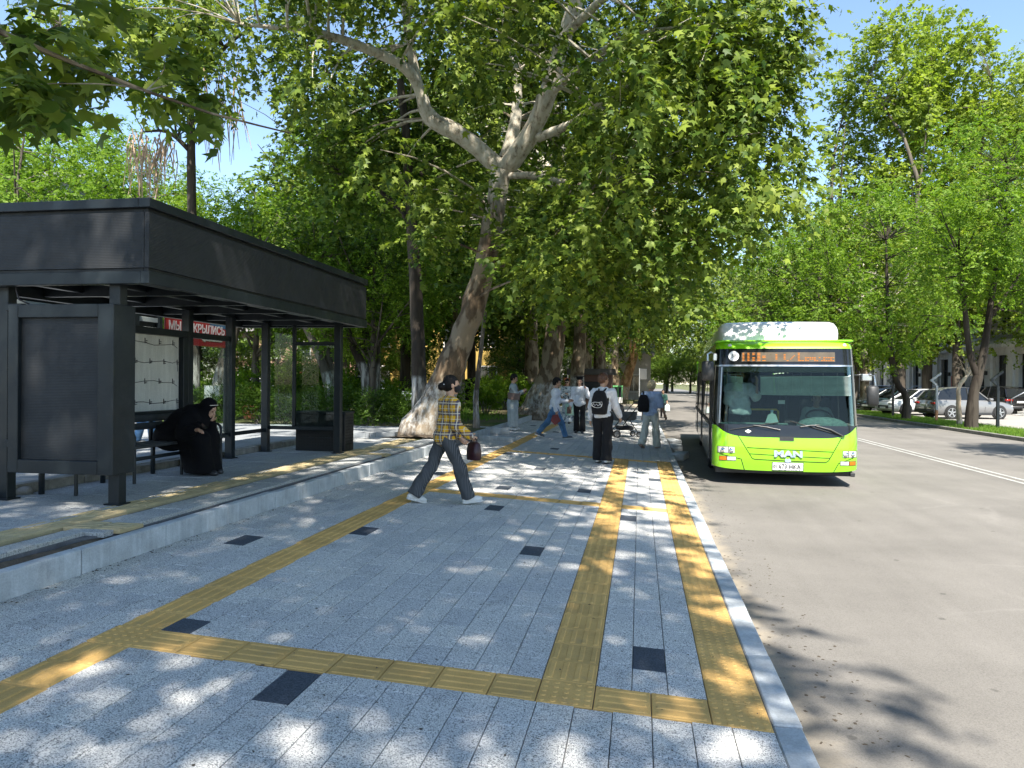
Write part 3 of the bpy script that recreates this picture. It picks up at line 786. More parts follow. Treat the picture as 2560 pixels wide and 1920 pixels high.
def make_proto(kind, seed):
    L, cl, leaf, per, nl, ln, sz, bark, cm, dr = proto(kind, seed)
    t = tree('park_tree', 'tree', (0, 0, 0), L, cl, leaf, per, nl, ln, sz, bark, cm, droop=dr)
    PROTO[(kind, seed)] = [t, False]
def place(kind, seed, x, y, z, sc, rz, name, label, group=None, sz=None):
    if (kind, seed) not in PROTO: make_proto(kind, seed)
    t, used = PROTO[(kind, seed)]
    o = t if not used else copy_tree(t); PROTO[(kind, seed)][1] = True
    o.name = name; o.location = (x, y, z); o.scale = (sc, sc, sz or sc); o.rotation_euler = (0, 0, rz)
    if 'group' in o: del o['group']
    tag(o, label, 'tree', group); return o
def park(pxx, Y, kind, seed, sc, rz, label, name='park_tree', group=None, sz=None, z=.4):
    q = at_y(pxx, 960, Y); return place(kind, seed, q.x, Y, z, sc, rz, name, label, group, sz)
gA = 'pale green ash trees behind the shelter'; lA = 'pale green ash tree growing in the park behind the bus shelter'
for i, (u, Y, sc) in enumerate([(60, 23, .95), (330, 27, .95), (640, 24, .72), (820, 27, .78), (930, 21.5, .62), (190, 33, 1.3)]):
    park(u, Y, 'ash', 3+i % 2, sc, i*1.3, lA, 'ash_tree', gA)
gB = 'dark broad-leaved trees in the depth of the park'; lB = 'dark broad-leaved tree in the depth of the park behind the shelter'
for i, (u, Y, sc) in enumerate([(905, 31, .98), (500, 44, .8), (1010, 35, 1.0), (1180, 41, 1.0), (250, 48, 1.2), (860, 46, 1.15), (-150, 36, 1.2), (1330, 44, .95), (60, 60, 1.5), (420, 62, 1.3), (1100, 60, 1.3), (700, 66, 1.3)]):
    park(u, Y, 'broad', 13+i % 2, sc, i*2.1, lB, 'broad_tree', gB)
gQ = 'tall plane trees massed behind the great plane tree'
for i, (u, Y, sc) in enumerate([(1140, 34, 1.0), (1330, 38, 1.0), (1500, 46, 1.05)]):
    park(u, Y, 'plane', 21+i % 2, sc, i*1.9+.5, 'tall plane tree massed close behind the great plane tree in the park', 'plane_tree', gQ)
gP = 'plane trees lining the far part of the street'; lP = 'plane tree in the row lining the far part of the street'
for i, (x, y, sc) in enumerate([(-3.2, 44.5, .95), (-2.2, 69, .95), (-2.6, 82, 1.0), (-3, 98, 1.1), (-2, 118, 1.2), (14.4, 52, .80), (14.4, 63, .9), (14.4, 75, .95), (14.4, 90, 1.0), (14.2, 108, 1.1), (13, 130, 1.3), (5, 150, 1.4), (-8, 136, 1.5), (-14, 104, 1.3), (-12, 80, 1.1), (24, 120, 1.4)]):
    place('plane', 21+i % 2, x, y, ZR, sc, i*1.7, 'plane_tree', lP, gP)
gO = 'poplars behind the right-hand building'; lO = 'tall narrow poplar standing up behind the trees across the street'
for i, (u, Y, sc) in enumerate([(2135, 60, 1.26), (2250, 57, 1.27), (2318, 60, 1.33), (2392, 57, 1.22), (2520, 60, 1.15), (2590, 54, 1.05), (2460, 72, 1.2)]):
    q = at_y(u, 960, Y); place('poplar', 31+i % 2, q.x, Y, -.1, sc*.92, i*1.1, 'poplar_tree', lO, gO, sc)

# dark slender tree growing close beside the great plane tree
def leaning(label, pts, Y, r0, cl, bark, cmat, leaf, per, nleaf, ln, size, droop=.4, name='park_tree', more=(), group=None):
    n = len(pts); P = [(*at_y(u, v, Y), r0*(1.25 if i == 0 else 1-.55*i/(n-1))) for i, (u, v) in enumerate(pts)]
    P[0] = (P[0][0], P[0][1], P[0][2]-.15, P[0][3]); base = (P[0][0], P[0][1], P[0][2]+.15)
    return tree(name, label, base, [P]+list(more), cl, leaf, per, nleaf, ln, size, bark, cmat, droop=droop, group=group)
r9 = np.random.default_rng(77)
def blob(n, u0, u1, v0, v1, y0, y1, ra, rb): return [(*at_y(r9.uniform(u0, u1), r9.uniform(v0, v1), r9.uniform(y0, y1)), r9.uniform(ra, rb)) for _ in range(n)]
leaning('slender dark-barked tree growing against the great plane tree', [(1052, 1062), (1048, 960), (1043, 800), (1032, 600), (1022, 450), (1015, 330), (1000, 200)], 17.2, .19,
        blob(34, 780, 1160, 260, 560, 16.6, 20, .4, .8), M_BARKD, M_DKLEAF, WIDE, 20, 10, .5, .15,
        more=[px((1030, 560, 17.2, .08), (940, 470, 17.6, .05), (800, 420, 18.4, .02)), px((1024, 470, 17.2, .08), (1080, 400, 17.8, .05), (1130, 330, 18.4, .02))])
leaning('tree with grey leaning trunk and limewashed foot seen through the shelter', [(548, 1000), (556, 930), (575, 860), (600, 780), (628, 690)], 20.5, .24,
        blob(26, 420, 760, 520, 800, 19.5, 23, .4, .8), M_BARKG, M_ASH, BLADE, 22, 12, .4, .14, name='ash_tree')
leaning('twin-stemmed tree bending left behind the hedge and the metal cabinet', [(836, 1010), (815, 930), (790, 870), (755, 800), (720, 730)], 21, .17,
        blob(22, 640, 900, 520, 760, 20, 23, .4, .75), M_BARKG, M_DKLEAF, WIDE, 20, 10, .45, .14, more=[px((838, 1010, 21.2, .15), (822, 900, 21.2, .12), (805, 800, 21.2, .09), (795, 680, 21.2, .06))])
leaning('pair of dark stems with whitewashed feet behind the hedge beside the cabinet', [(922, 1000), (912, 930), (885, 870), (862, 800), (850, 700)], 22, .17,
        blob(22, 780, 1000, 560, 780, 21, 24, .4, .75), M_BARKD, M_DKLEAF, WIDE, 20, 10, .45, .14, more=[px((938, 1000, 22.2, .15), (926, 900, 22.2, .12), (908, 790, 22.2, .09), (900, 690, 22.2, .05)), px((944, 985, 22.4, .08), (946, 880, 22.4, .06), (950, 780, 22.4, .04))])
leaning('thin grey-barked young tree in bare soil between the pale-dressed person and the great plane tree', [(1191, 1066), (1190, 1000), (1196, 930), (1202, 880), (1210, 800), (1222, 700)], 19.6, .085,
        blob(14, 1150, 1300, 560, 760, 18.8, 20.6, .3, .55), M_BARKG, M_DKLEAF, WIDE, 18, 10, .4, .13)
leaning('dark plane trunk standing just beyond the broad whitewashed one', [(1440, 1012), (1440, 960), (1448, 880), (1452, 760), (1456, 620)], 31, .36,
        blob(30, 1380, 1620, 420, 800, 28, 33, .6, 1.0), M_BARKA, M_PLANE, TRI3, 15, 9, .6, .22, name='plane_tree')
# tree with a dead, hanging twig bundle above the shelter
dq = at_y(480, 960, 19.5)
dt = leaning('dark tree with a bundle of bare dead twigs hanging over the shelter roof', [(482, 990), (482, 800), (480, 560), (478, 380), (474, 200), (470, 30)], 19.5, .17,
             blob(34, 330, 560, -40, 250, 16.5, 20.5, .4, .75)+blob(16, 120, 360, -40, 160, 16, 19, .4, .8), M_BARKD, M_PLANE, TRI3, 16, 9, .5, .17,
             more=[px((478, 380, 19.5, .08), (420, 330, 19.2, .05), (360, 330, 19, .02)), px((474, 220, 19.5, .09), (560, 120, 19.2, .06), (640, 60, 19, .02)), px((474, 200, 19.5, .09), (380, 90, 19, .06), (250, 50, 18.6, .02))])
b = MB()
for i in range(120):
    big = i < 70
    u, v = (random.uniform(325, 440), random.uniform(320, 390)) if big else (random.uniform(500, 600), random.uniform(130, 290))
    a = at_y(u, v, 18.9+random.uniform(-.5, .5)); ln = random.uniform(.7, 1.6); sx_ = random.uniform(-.35, .35)
    b.tube([a-dt.location, a+Vector((sx_*.6, random.uniform(-.1, .1), -ln*.35))-dt.location, a+Vector((sx_, random.uniform(-.2, .2), -ln))-dt.location], [.020, .015, .006], 4, False)
b.build('dead_twigs', M_TWIG, dt)

# ------------------------------------------------------------------ trees across the street
q1 = at_x(2429, 1077, 12.95); q2 = at_x(2263, 1052, 12.95); R1 = (q1.x, q1.y, -.075); R2 = (q2.x, q2.y, -.075); R3 = tuple(on_z(2398, 1063, -.075))
clR1 = blob(75, 2290, 2640, 300, 730, R1[1]-3.5, R1[1]+3, .55, 1.0)+blob(18, 2440, 2640, 600, 800, R1[1]-2, R1[1]+2, .4, .7)
R1_l = [[(R1[0], R1[1], -.2, .26)]+px((2432, 1000, R1[1], .20), (2446, 940, R1[1], .185)), px((2446, 945, R1[1], .13), (2425, 890, R1[1], .12), (2415, 800, R1[1], .10), (2400, 650, R1[1], .05)),
        px((2446, 945, R1[1], .16), (2462, 860, R1[1], .14), (2480, 740, R1[1], .11), (2510, 560, R1[1], .06), (2520, 420, R1[1], .03)), px((2470, 800, R1[1], .08), (2540, 700, R1[1], .05), (2600, 600, R1[1], .02))]
tree('ash_tree', 'black-stemmed forked ash tree on the grass verge beside the parked silver car', R1, R1_l, clR1, BLADE, 24, 13, .42, .15, M_BARKN, M_ASH, droop=.35)
clR2 = blob(85, 2010, 2400, 470, 850, R2[1]-3, R2[1]+3, .6, 1.1)+blob(10, 2160, 2300, 830, 900, R2[1]-1.5, R2[1]+1.5, .5, .8)
R2_l = [[(R2[0], R2[1], -.2, .24)]+px((2267, 1010, R2[1], .17), (2262, 985, R2[1], .16), (2245, 960, R2[1], .15), (2230, 900, R2[1], .14), (2220, 780, R2[1], .10), (2215, 600, R2[1], .04)),
        px((2232, 920, R2[1], .08), (2300, 830, R2[1], .06), (2360, 720, R2[1], .03)), px((2228, 880, R2[1], .08), (2160, 790, R2[1], .06), (2080, 700, R2[1], .03))]
tree('ash_tree', 'low-crowned ash tree with kinked trunk on the verge between the two zigzag lamps', R2, R2_l, clR2, BLADE, 24, 13, .48, .17, M_BARKN, M_ASH, droop=.35)
clR4 = blob(60, 1790, 2120, 560, 900, 46, 54, .8, 1.4)
q4 = at_y(2010, 960, 50)
tree('ash_tree', 'broad ash tree across the street seen over the roof of the green bus', (q4.x, 50, -.1), auto_limbs((q4.x, 50, -.1), 13, .26, (0, 0), .25, 8, .3, 77), clR4, BLADE, 26, 13, .6, .22, M_BARKN, M_ASH, droop=.35)
# young bare tree
b = MB(); M_PALEB = bark_mat('pale_young_bark', ((.30, .22, .15), (.45, .36, .26), (.50, .42, .32)), 3, (1, 1, .4))
R3_l = [px((2398, 1066, R3[1], .13), (2396, 1010, R3[1], .10), (2397, 970, R3[1], .085), (2412, 945, R3[1], .08)), px((2412, 945, R3[1], .07), (2425, 930, R3[1], .05), (2432, 918, R3[1], .02))]
t3 = thing('young_tree', 'leafless young tree with pale crooked stem on the verge before the silver car', 'tree', R3)
b, nn = limbs_mesh(R3_l, R3, 8, .1)
for i in range(26):
    a = at_y(2416+random.uniform(-4, 12), 940-random.uniform(0, 12), R3[1]); e = a+Vector((random.uniform(-.7, .7), random.uniform(-.4, .4), random.uniform(.2, .8)))
    b.tube([a-Vector(R3), (a+e)/2+Vector((0, 0, .1))-Vector(R3), e-Vector(R3)], [.014, .009, .003], 4, False)
b.build('trunk', M_PALEB, t3, smooth=60)
# out of frame, down the street on the right: two ashes whose shade falls across the far lane
for i, (x, y) in enumerate([(13.6, 17.5), (13.6, 8.0)]): place('ash', 3+i, x, y, -.08, .9, i+.4, 'ash_tree', 'pale green ash tree on the verge across the street', 'ash trees down the far verge')

# ------------------------------------------------------------------ hedge and shrubs
def shrub(name, label, loc, w_, d, h, n, mat, group, leaf=BLADE, size=.06):
    t = thing(name, label, 'shrub', loc, 0, group); bb = MB(); rr = np.random.default_rng(int(loc[0]*97) & 1023)
    cl = [(rr.uniform(-w_, w_)*.45, rr.uniform(-d, d)*.45, rr.uniform(.25, .9)*h, rr.uniform(.12, .22)) for _ in range(n)]
    for i in range(9):
        e = cl[i % n]; bb.tube([(rr.uniform(-.08, .08), rr.uniform(-.05, .05), 0), (e[0]*.5, e[1]*.5, e[2]*.5), e[:3]], [.014, .010, .004], 4, False)
    bb.build('stems', M_BARKD, t)
    crown('foliage', cl, 13, 12, .18, size, leaf, mat, t, (0, 0, 0), -.3, shell=.3)
    return t
hl = 'dark green clipped hedge shrub at the edge of the park path'; hg = 'hedge shrubs along the park path'
hp = []
hx = [-13.2+.80*i for i in range(10)]
for i, x in enumerate(hx):
    y = 18.5+.12*math.sin(i*2.2)
    if i < 3: hp.append(shrub('hedge_shrub', hl, (x, y, .42), 1.0, .7, .95, 30, M_HEDGE, hg))
    else:
        o = copy_tree(hp[i % 3]); o.location = (x, y, .42); o.rotation_euler = (0, 0, i*2.4); o.scale = (1, 1, random.uniform(.85, 1.12))
sg = 'loose shrubs on the lawn'; sl = 'loose pale green shrub growing on the lawn behind the hedge'
sp = None
for i, (u, Y, s_) in enumerate([(700, 23, 1.7), (560, 22, 1.4), (860, 24, 1.5), (980, 23, 1.2), (1120, 24, 1.0), (1215, 27, 1.3), (420, 24, 1.6), (1265, 33, 1.5), (760, 27, 1.8), (1320, 36, 1.2)]):
    q = at_y(u, 960, Y)
    if sp is None: sp = shrub('lawn_shrub', sl, (q.x, Y, .4), 1.1, 1.1, 1.0, 22, M_ASH, sg, BLADE, .09); o = sp
    else: o = copy_tree(sp); o.location = (q.x, Y, .4)
    o.scale = (s_, s_, s_); o.rotation_euler = (0, 0, i)
# ground cover and grass
def blades(name, n, xr, yr, z, h, mat, dens=None):
    rr = np.random.default_rng(n); P = np.stack([rr.uniform(*xr, n), rr.uniform(*yr, n), np.full(n, z)], 1)
    if dens is not None: P = P[dens(P[:, 0], P[:, 1], rr)]
    n = len(P); a = rr.uniform(0, 2*PI, n); hh = h*rr.uniform(.5, 1.3, n); w_ = h*.12
    ux = np.stack([np.cos(a), np.sin(a), 0*a], 1); lean = np.stack([rr.normal(0, .35, n), rr.normal(0, .35, n), np.ones(n)], 1)
    V = np.stack([P-ux*w_, P+ux*w_, P+lean*hh[:, None]], 1).reshape(-1, 3)
    me = fast_mesh(name, V, np.arange(n*3).reshape(-1, 3), 3); o = link(name, me, None, mat)
    return o
M_GRASS = leaf_mat('grass_blade', (.08, .17, .02), (.20, .32, .05), .4)
o = blades('verge_grass', 50000, (12.52, 14.72), (14, 75), -.08, .11, M_GRASS); tag(o, 'bright mown grass on the verge across the street', 'grass', kind='stuff')
o = blades('park_grass', 55000, (-26, -4.4), (19.5, 42), .39, .14, M_GRASS, lambda x, y, r: (np.sin(x*.7+1)+np.sin(y*.55)+r.normal(0, .5, len(x))) > .15); tag(o, 'patchy bright grass under the park trees', 'grass', kind='stuff')
# ================================================================== bus shelter
def metal_paint(name, col, rough=.38, line=False):
    N = Nodes(name); p = N.coord()
    c = N.ramp(N.noise(p, 2.2, 5, .65), [(.3, [x*.8 for x in col]), (.7, [x*1.2 for x in col])])
    dust = N.ramp(N.noise(p, 9, 5, .75), [(.55, 0.), (.85, .07)])
    c = N.mix(dust, c, (.22, .20, .17))
    h = N.noise(p, 240, 2)
    if line:
        sx = N.n('ShaderNodeSeparateXYZ'); N.l(p, sx.inputs[0])
        h = N.math('SINE', N.math('MULTIPLY', sx.outputs[2], 420.))
    r = N.ramp(N.noise(p, 5, 4, .7), [(.3, rough-.1), (.7, rough+.15)])
    return N.done(N.bsdf(c, r, 0, N.bump(h, .25 if line else .08, .004), .35))
M_ANTH = metal_paint('anthracite_paint', (.010, .0145, .0175))
M_MESH = metal_paint('fine_ribbed_panel', (.018, .0195, .021), .5, True)
M_BLACKP = metal_paint('black_paint', (.005, .006, .007), .45)
def glass(name, tint=(.85, .9, .88), rough=.02, refl=1.0):
    N = Nodes(name); tr = N.n('ShaderNodeBsdfTransparent'); tr.inputs[0].default_value = (*tint, 1)
    gl = N.n('ShaderNodeBsdfGlossy'); gl.inputs['Roughness'].default_value = rough
    fr = N.n('ShaderNodeFresnel'); fr.inputs[0].default_value = 1.45
    mx = N.n('ShaderNodeMixShader'); N.l(N.math('MULTIPLY', fr.outputs[0], refl, True), mx.inputs[0]); N.l(tr.outputs[0], mx.inputs[1]); N.l(gl.outputs[0], mx.inputs[2])
    return N.done(mx.outputs[0])
M_GLASS = glass('clear_pane', refl=.35)
sh = thing('bus_shelter', 'dark grey metal bus shelter with deep flat roof and advertising frames', 'bus shelter', (-5.6, 9.2, ZP))
def shp(mb, name, mat, parent=sh, smooth=False):
    o = sh if parent is sh else parent
    mb.v = [(x+5.6, y-9.2, z-ZP) for x, y, z in mb.v]
    return mb.build(name, mat, parent, smooth)
XF, XB, YA, YB = -4.55, -6.80, 6.38, 12.06
Z0, Z1 = 2.53, 3.33
def ring(mb, out, z0, z1, th=.05):
    """four boards round the roof edge, butted at the corners"""
    xf, xb, ya, yb = XF+out, XB-out, YA-out, YB+out
    mb.cbox(xf-th, xf, ya, yb, z0, z1, .004); mb.cbox(xb, xb+th, ya, yb, z0, z1, .004)
    mb.cbox(xb+th+.001, xf-th-.001, ya, ya+th, z0, z1, .004); mb.cbox(xb+th+.001, xf-th-.001, yb-th, yb, z0, z1, .004)
    return mb
shp(ring(MB(), .022, 3.243, 3.33, .12), 'roof_cap', M_ANTH)
shp(ring(MB(), -.03, 3.202, 3.245, .05), 'roof_recess', M_BLACKP)
for nm, a in (('x', (XF-.05, XF, YA+.003, YB-.003)), ('x', (XB, XB+.05, YA+.003, YB-.003)), ('y', (XB+.051, XF-.051, YA, YA+.05)), ('y', (XB+.051, XF-.051, YB-.05, YB))):
    shp(MB().cbox(*a, 2.678, 3.203, .003), 'fascia_panel', M_MESH)
shp(ring(MB(), -.015, 2.645, 2.68, .05), 'fascia_groove', M_BLACKP)
shp(ring(MB(), .012, 2.53, 2.647, .09), 'lower_band', M_ANTH)
shp(MB().box(XB+.06, XF-.06, YA+.06, YB-.06, 3.285, 3.30), 'roof_sheet', M_ANTH)
for i in range(6):
    y = YA+.10+(YB-YA-.28)*i/5; shp(MB().cbox(XB+.09, XF-.09, y, y+.08, 2.56, 2.68, .004), 'ceiling_beam', M_ANTH)
for x in (-6.25, -5.45, -5.03): shp(MB().cbox(x-.04, x+.04, YA+.09, YB-.09, 2.60, 2.70, .004), 'ceiling_joist', M_ANTH)
for i in range(5):
    y = YA+.18+(YB-YA-.28)*i/5
    shp(MB().cbox(XB+.12, XF-.12, y+.03, y+(YB-YA-.28)/5-.03, 2.70, 2.72, .003), 'ceiling_panel', M_BLACKP)
posts = [(-4.97, 6.52), (-4.97, 11.90), (-6.25, 6.58), (-6.25, 9.62), (-6.25, 10.74), (-6.25, 11.86)]
for x, y in posts:
    p_ = shp(MB().cbox(x-.057, x+.057, y-.057, y+.057, ZP, 2.60, .006), 'post', M_ANTH)
    f_ = shp(MB().cbox(x-.085, x+.085, y-.085, y+.085, ZP, ZP+.014, .003), 'foot_plate', M_ANTH, p_)
# far end: rails, mullion and panes
shp(MB().cbox(-6.19, -5.03, 11.88, 11.92, .80, .86, .004), 'rail', M_ANTH); shp(MB().cbox(-5.74, -5.03, 11.88, 11.92, 2.22, 2.28, .004), 'rail', M_ANTH)
shp(MB().cbox(-5.78, -5.73, 11.87, 11.93, .86, 2.58, .004), 'mullion', M_ANTH)
shp(MB().box(-5.73, -5.03, 11.895, 11.905, .86, 2.22), 'pane', M_GLASS); shp(MB().box(-6.19, -5.78, 11.895, 11.905, .86, 2.56), 'pane', M_GLASS)
# back bays: rails and panes
for ya, yb in ((9.68, 10.68), (10.80, 11.80)):
    shp(MB().cbox(-6.27, -6.23, ya, yb, .76, .82, .004), 'rail', M_ANTH)
    if ya < 10: shp(MB().cbox(-6.28, -6.22, ya, yb, 2.22, 2.30, .004), 'rail', M_ANTH); shp(MB().box(-6.255, -6.245, ya, yb, .82, 2.22), 'pane', M_GLASS)
# light box on the back wall, its cover off: white board, cables and lamps
lb = shp(MB().cbox(-6.30, -6.19, 6.65, 9.56, 2.21, 2.30, .004).cbox(-6.30, -6.19, 6.65, 9.56, 1.13, 1.22, .004).cbox(-6.30, -6.19, 9.44, 9.56, 1.221, 2.209, .004).cbox(-6.30, -6.19, 6.65, 6.78, 1.221, 2.209, .004), 'light_box_frame', M_ANTH)
M_BOARD = conc('bare_white_board', (.62, .62, .56), 2, .6, .08, .05)
for ya, yb in ((6.78, 8.10), (8.104, 9.44)): shp(MB().box(-6.285, -6.265, ya, yb, 1.22, 2.21), 'board_panel', M_BOARD, lb)
M_WIRE = simple('thin_cable', (.05, .045, .05), .6)
for r_, z in enumerate((2.12, 1.86, 1.60, 1.33)):
    pts = [(-6.262, 6.9+.2*k, z+.018*math.sin(k*1.7+r_*2)+(.0 if r_ else -.02*k/8)) for k in range(13)]
    pts += [(-6.262, 9.40, z+.02), (-6.262, 9.41, z-.12)] if r_ % 2 else [(-6.262, 9.40, z-.06)]
    shp(MB().tube(pts, .004, 4), 'cable', M_WIRE, lb)
    for k in range(9):
        y = 7.0+.29*k+.1*(r_ % 2); m_ = MB(); zz = z+.008
        m_.cbox(-6.264, -6.258, y-.028, y-.016, zz-.035, zz+.035, .001); m_.cbox(-6.264, -6.258, y-.005, y+.024, zz-.006, zz+.006, .001); m_.cbox(-6.264, -6.258, y-.012, y+.020, zz-.028, zz-.018, .001)
        shp(m_, 'lamp_module', M_WIRE, lb)
# advertising cabinet across the near end
cb = shp(MB().cbox(-6.02, -5.91, 6.34, 6.62, .72, 2.34, .006).cbox(-5.05, -4.885, 6.34, 6.66, .72, 2.34, .006).cbox(-5.909, -5.051, 6.34, 6.62, 2.215, 2.34, .005).cbox(-5.909, -5.051, 6.34, 6.62, .72, .848, .005), 'advert_cabinet', M_ANTH)
shp(MB().box(-5.909, -5.051, 6.385, 6.58, .849, 2.214), 'cabinet_door', M_MESH, cb)
for z in (.95, 2.30): shp(MB().cbox(-6.20, -6.02, 6.50, 6.56, z, z+.07, .004), 'bracket', M_ANTH)
shp(MB().tube([(-6.12, 6.55, 2.62), (-6.08, 6.5, 2.50), (-6.0, 6.45, 2.40), (-5.93, 6.5, 2.36)], .008, 5), 'cable', M_WIRE)

# ------------------------------------------------------------------ bench inside the shelter
M_WOODB = simple('dark_plank', (.030, .034, .036), .6, var=.25, scale=3)
be = thing('bench', 'long dark slatted bench with tubular armrests inside the bus shelter', 'bench', (-5.97, 8.28, ZP))
def bep(mb, name, mat): mb.v = [(x+5.97, y-8.28, z-ZP) for x, y, z in mb.v]; return mb.build(name, mat, be, 50)
for x0, x1 in ((-5.81, -5.70), (-5.945, -5.835), (-6.08, -5.97)): bep(MB().cbox(x0, x1, 6.80, 9.76, .822, .858, .006), 'seat_slat', M_WOODB)
for z0, z1 in ((1.00, 1.085), (1.095, 1.18)): bep(MB().cbox(-6.165, -6.13, 6.80, 9.76, z0, z1, .006), 'back_slat', M_WOODB)
for y in (6.92, 7.83, 8.74, 9.65):
    bep(MB().tube([(-5.75, y, ZP), (-5.75, y, .95), (-5.765, y, .99), (-5.80, y, 1.015), (-5.85, y, 1.025), (-6.10, y, 1.03)], .019, 8), 'armrest', M_ANTH)
    bep(MB().cbox(-6.175, -6.135, y-.025, y+.025, ZP, .84, .004).cbox(-6.205, -6.168, y-.025, y+.025, .80, 1.17, .004), 'leg', M_ANTH)
    bep(MB().cbox(-6.13, -5.77, y-.015, y+.015, .775, .82, .004), 'seat_bearer', M_ANTH)
bep(MB().cbox(-5.78, -5.74, 6.92, 9.65, .68, .72, .004), 'stretcher', M_ANTH)

# ------------------------------------------------------------------ perforated metal cabinet by the far post
cbx = thing('metal_cabinet', 'low black perforated metal cabinet behind the far end of the shelter', 'cabinet', (-5.42, 12.4, ZP))
MB().cbox(-.45, .45, -.20, .20, 0, .64, .008).build('cabinet_body', M_BLACKP, cbx)
MB().cbox(-.465, .465, -.215, .215, .641, .68, .008).build('lid', M_ANTH, cbx)
hd = MB(); 
for i in range(7):
    for j in range(10): hd.lathe([(.009, 0), (.009, .002)], 6, Matrix.Translation((.4505, -.15+.05*i, .12+.05*j)) @ Matrix.Rotation(PI/2, 4, 'Y'))
for i in range(16):
    for j in range(5): hd.lathe([(.009, 0), (.009, .002)], 6, Matrix.Translation((-.38+.05*i, -.2005, .10+.05*j)) @ Matrix.Rotation(PI/2, 4, 'X'))
M_HOLE = simple('dark_hole', (.003, .003, .003), .9)
o = hd.build('perforation', M_HOLE, cbx); o['kind'] = 'stuff'
MB().cbox(-.20, .20, -.214, -.206, .22, .24, .002).build('handle', M_ANTH, cbx)

# ------------------------------------------------------------------ writing
FONT = {}
def text_mesh(name, s, size, mat, parent, M, depth=.001, bold=0., align='CENTER', sx=1.):
    cu = bpy.data.curves.new(name, 'FONT'); cu.body = s; cu.size = size; cu.extrude = depth; cu.offset = bold
    cu.align_x = align; cu.align_y = 'CENTER'; cu.resolution_u = 3
    ob = bpy.data.objects.new(name+'_t', cu); C.objects.link(ob)
    dg = bpy.context.evaluated_depsgraph_get(); me = bpy.data.meshes.new_from_object(ob.evaluated_get(dg))
    bpy.data.objects.remove(ob); bpy.data.curves.remove(cu)
    me.transform(M @ Matrix.Diagonal((sx, 1, 1, 1))); me.materials.clear(); me.materials.append(mat)
    return link(name, me, parent)

# ------------------------------------------------------------------ slatted hoarding and red banner behind the shelter
M_GREYM = metal_paint('grey_slat', (.26, .29, .29), .5)
ho = thing('slatted_hoarding', 'grey frame of horizontal slats on posts behind the shelter', 'hoarding', (-8.6, 10, ZW))
for y in (7.2, 12.35): MB().cbox(-.05, .05, y-10-.05, y-10+.05, 0, 2.9, .005).build('post', M_ANTH, ho)
for k in range(7): MB().cbox(-.02, .02, -2.75, 2.3, 1.62+.17*k, 1.70+.17*k, .004).build('slat', M_GREYM, ho)
MB().cbox(-.04, -.021, -2.75, 2.3, 1.55, 2.85, .003).build('back_panel', M_BLACKP, ho)
MB().cbox(-.06, .06, 1.0, 1.75, 1.75, 2.35, .01).build('control_box', M_ANTH, ho)
ba = thing('red_banner', 'red street banner with white Cyrillic words and an arrow on two poles', 'banner', (-8.6, 13.6, ZW))
M_RED = simple('red_vinyl', (.20, .008, .010), .45, var=.08, scale=2); M_WHITEV = simple('white_vinyl', (.33, .31, .31), .5)
MB().cbox(-.008, .008, -1.08, 1.05, 1.78, 2.36, .002).build('banner_sheet', M_RED, ba)
MT = Matrix.Translation((.011, -.02, 2.11)) @ Matrix.Rotation(PI/2, 4, 'Z') @ Matrix.Rotation(PI/2, 4, 'X')
text_mesh('lettering', 'МЫ ОТКРЫЛИСЬ', .225, M_WHITEV, ba, MT, .001, .006)
ar = [(-.05, 1.90), (-.17, 1.94), (-.17, 1.915), (-.72+.0, 1.915)]
MB().prism([(.10, 1.905), (.22, 1.955), (.22, 1.918), (.80, 1.918), (.80, 1.965), (.84, 1.965), (.84, 1.892), (.22, 1.892), (.22, 1.855)], 'x', .0085, .011).build('arrow', M_WHITEV, ba)
for y in (-1.0, 1.0): MB().tube([(-.03, y, 0), (-.03, y, 2.42)], .022, 8).build('pole', M_ANTH, ba)
MB().prism([(.22, 2.36), (.40, 2.22), (1.05, 2.16), (1.05, 2.36)], 'x', .0085, .010).build('blue_corner', simple('blue_vinyl', (.02, .07, .13), .5), ba)
# plant pot, utility box, loose stones
pq = on_z(624, 1047, ZW)
po = thing('flower_pot', 'terracotta flower pot with rim standing before the hedge', 'pot', (pq.x, pq.y, ZW))
M_TERRA = simple('terracotta', (.40, .15, .075), .8, var=.12, bump=.2)
MB().lathe([(.15, 0), (.21, .30)], 20).build('pot_body', M_TERRA, po, 40); MB().lathe([(.225, .298), (.245, .302), (.245, .375), (.215, .378), (.20, .34)], 20).build('pot_rim', M_TERRA, po, 40)
MB().lathe([(.20, .335), (.02, .345)], 16).build('pot_soil', M_SOIL, po)
uq = at_y(535, 995, 18.6)
ub = thing('utility_box', 'small white electrical box behind the shelter beside the limewashed trunk', 'utility box', (uq.x, 18.6, ZW))
MB().cbox(-.22, .22, -.12, .12, .25, .95, .01).build('box_body', simple('white_box_paint', (.6, .62, .58), .5), ub); MB().box(-.15, -.1, -.04, .04, 0, .25).box(.1, .15, -.04, .04, 0, .25).build('legs', M_ANTH, ub)
def stone(name, label, loc, dims, rot=(0, 0, 0), mat=M_KERB, cat='stone', group=None):
    o = MB().cbox(-dims[0]/2, dims[0]/2, -dims[1]/2, dims[1]/2, 0, dims[2], .01).build(name, mat, None, 60); o.location = loc; o.rotation_euler = rot
    return tag(o, label, cat, group)
k1 = on_walk(1232, 1086); k2 = on_walk(1262, 1098); 
stone('kerb_block', 'loose grey kerb block lying askew against the step kerb', (k1.x, k1.y, zwalk(k1.x)), (.9, .15, .20), (0, TH, .25))
stone('kerb_block', 'loose flat kerb block on the paving before the askew one', (k2.x-.1, k2.y-.6, zwalk(k2.x)), (.85, .22, .12), (0, TH, .08))
kg = 'kerb blocks left in the gutter beside the bus'
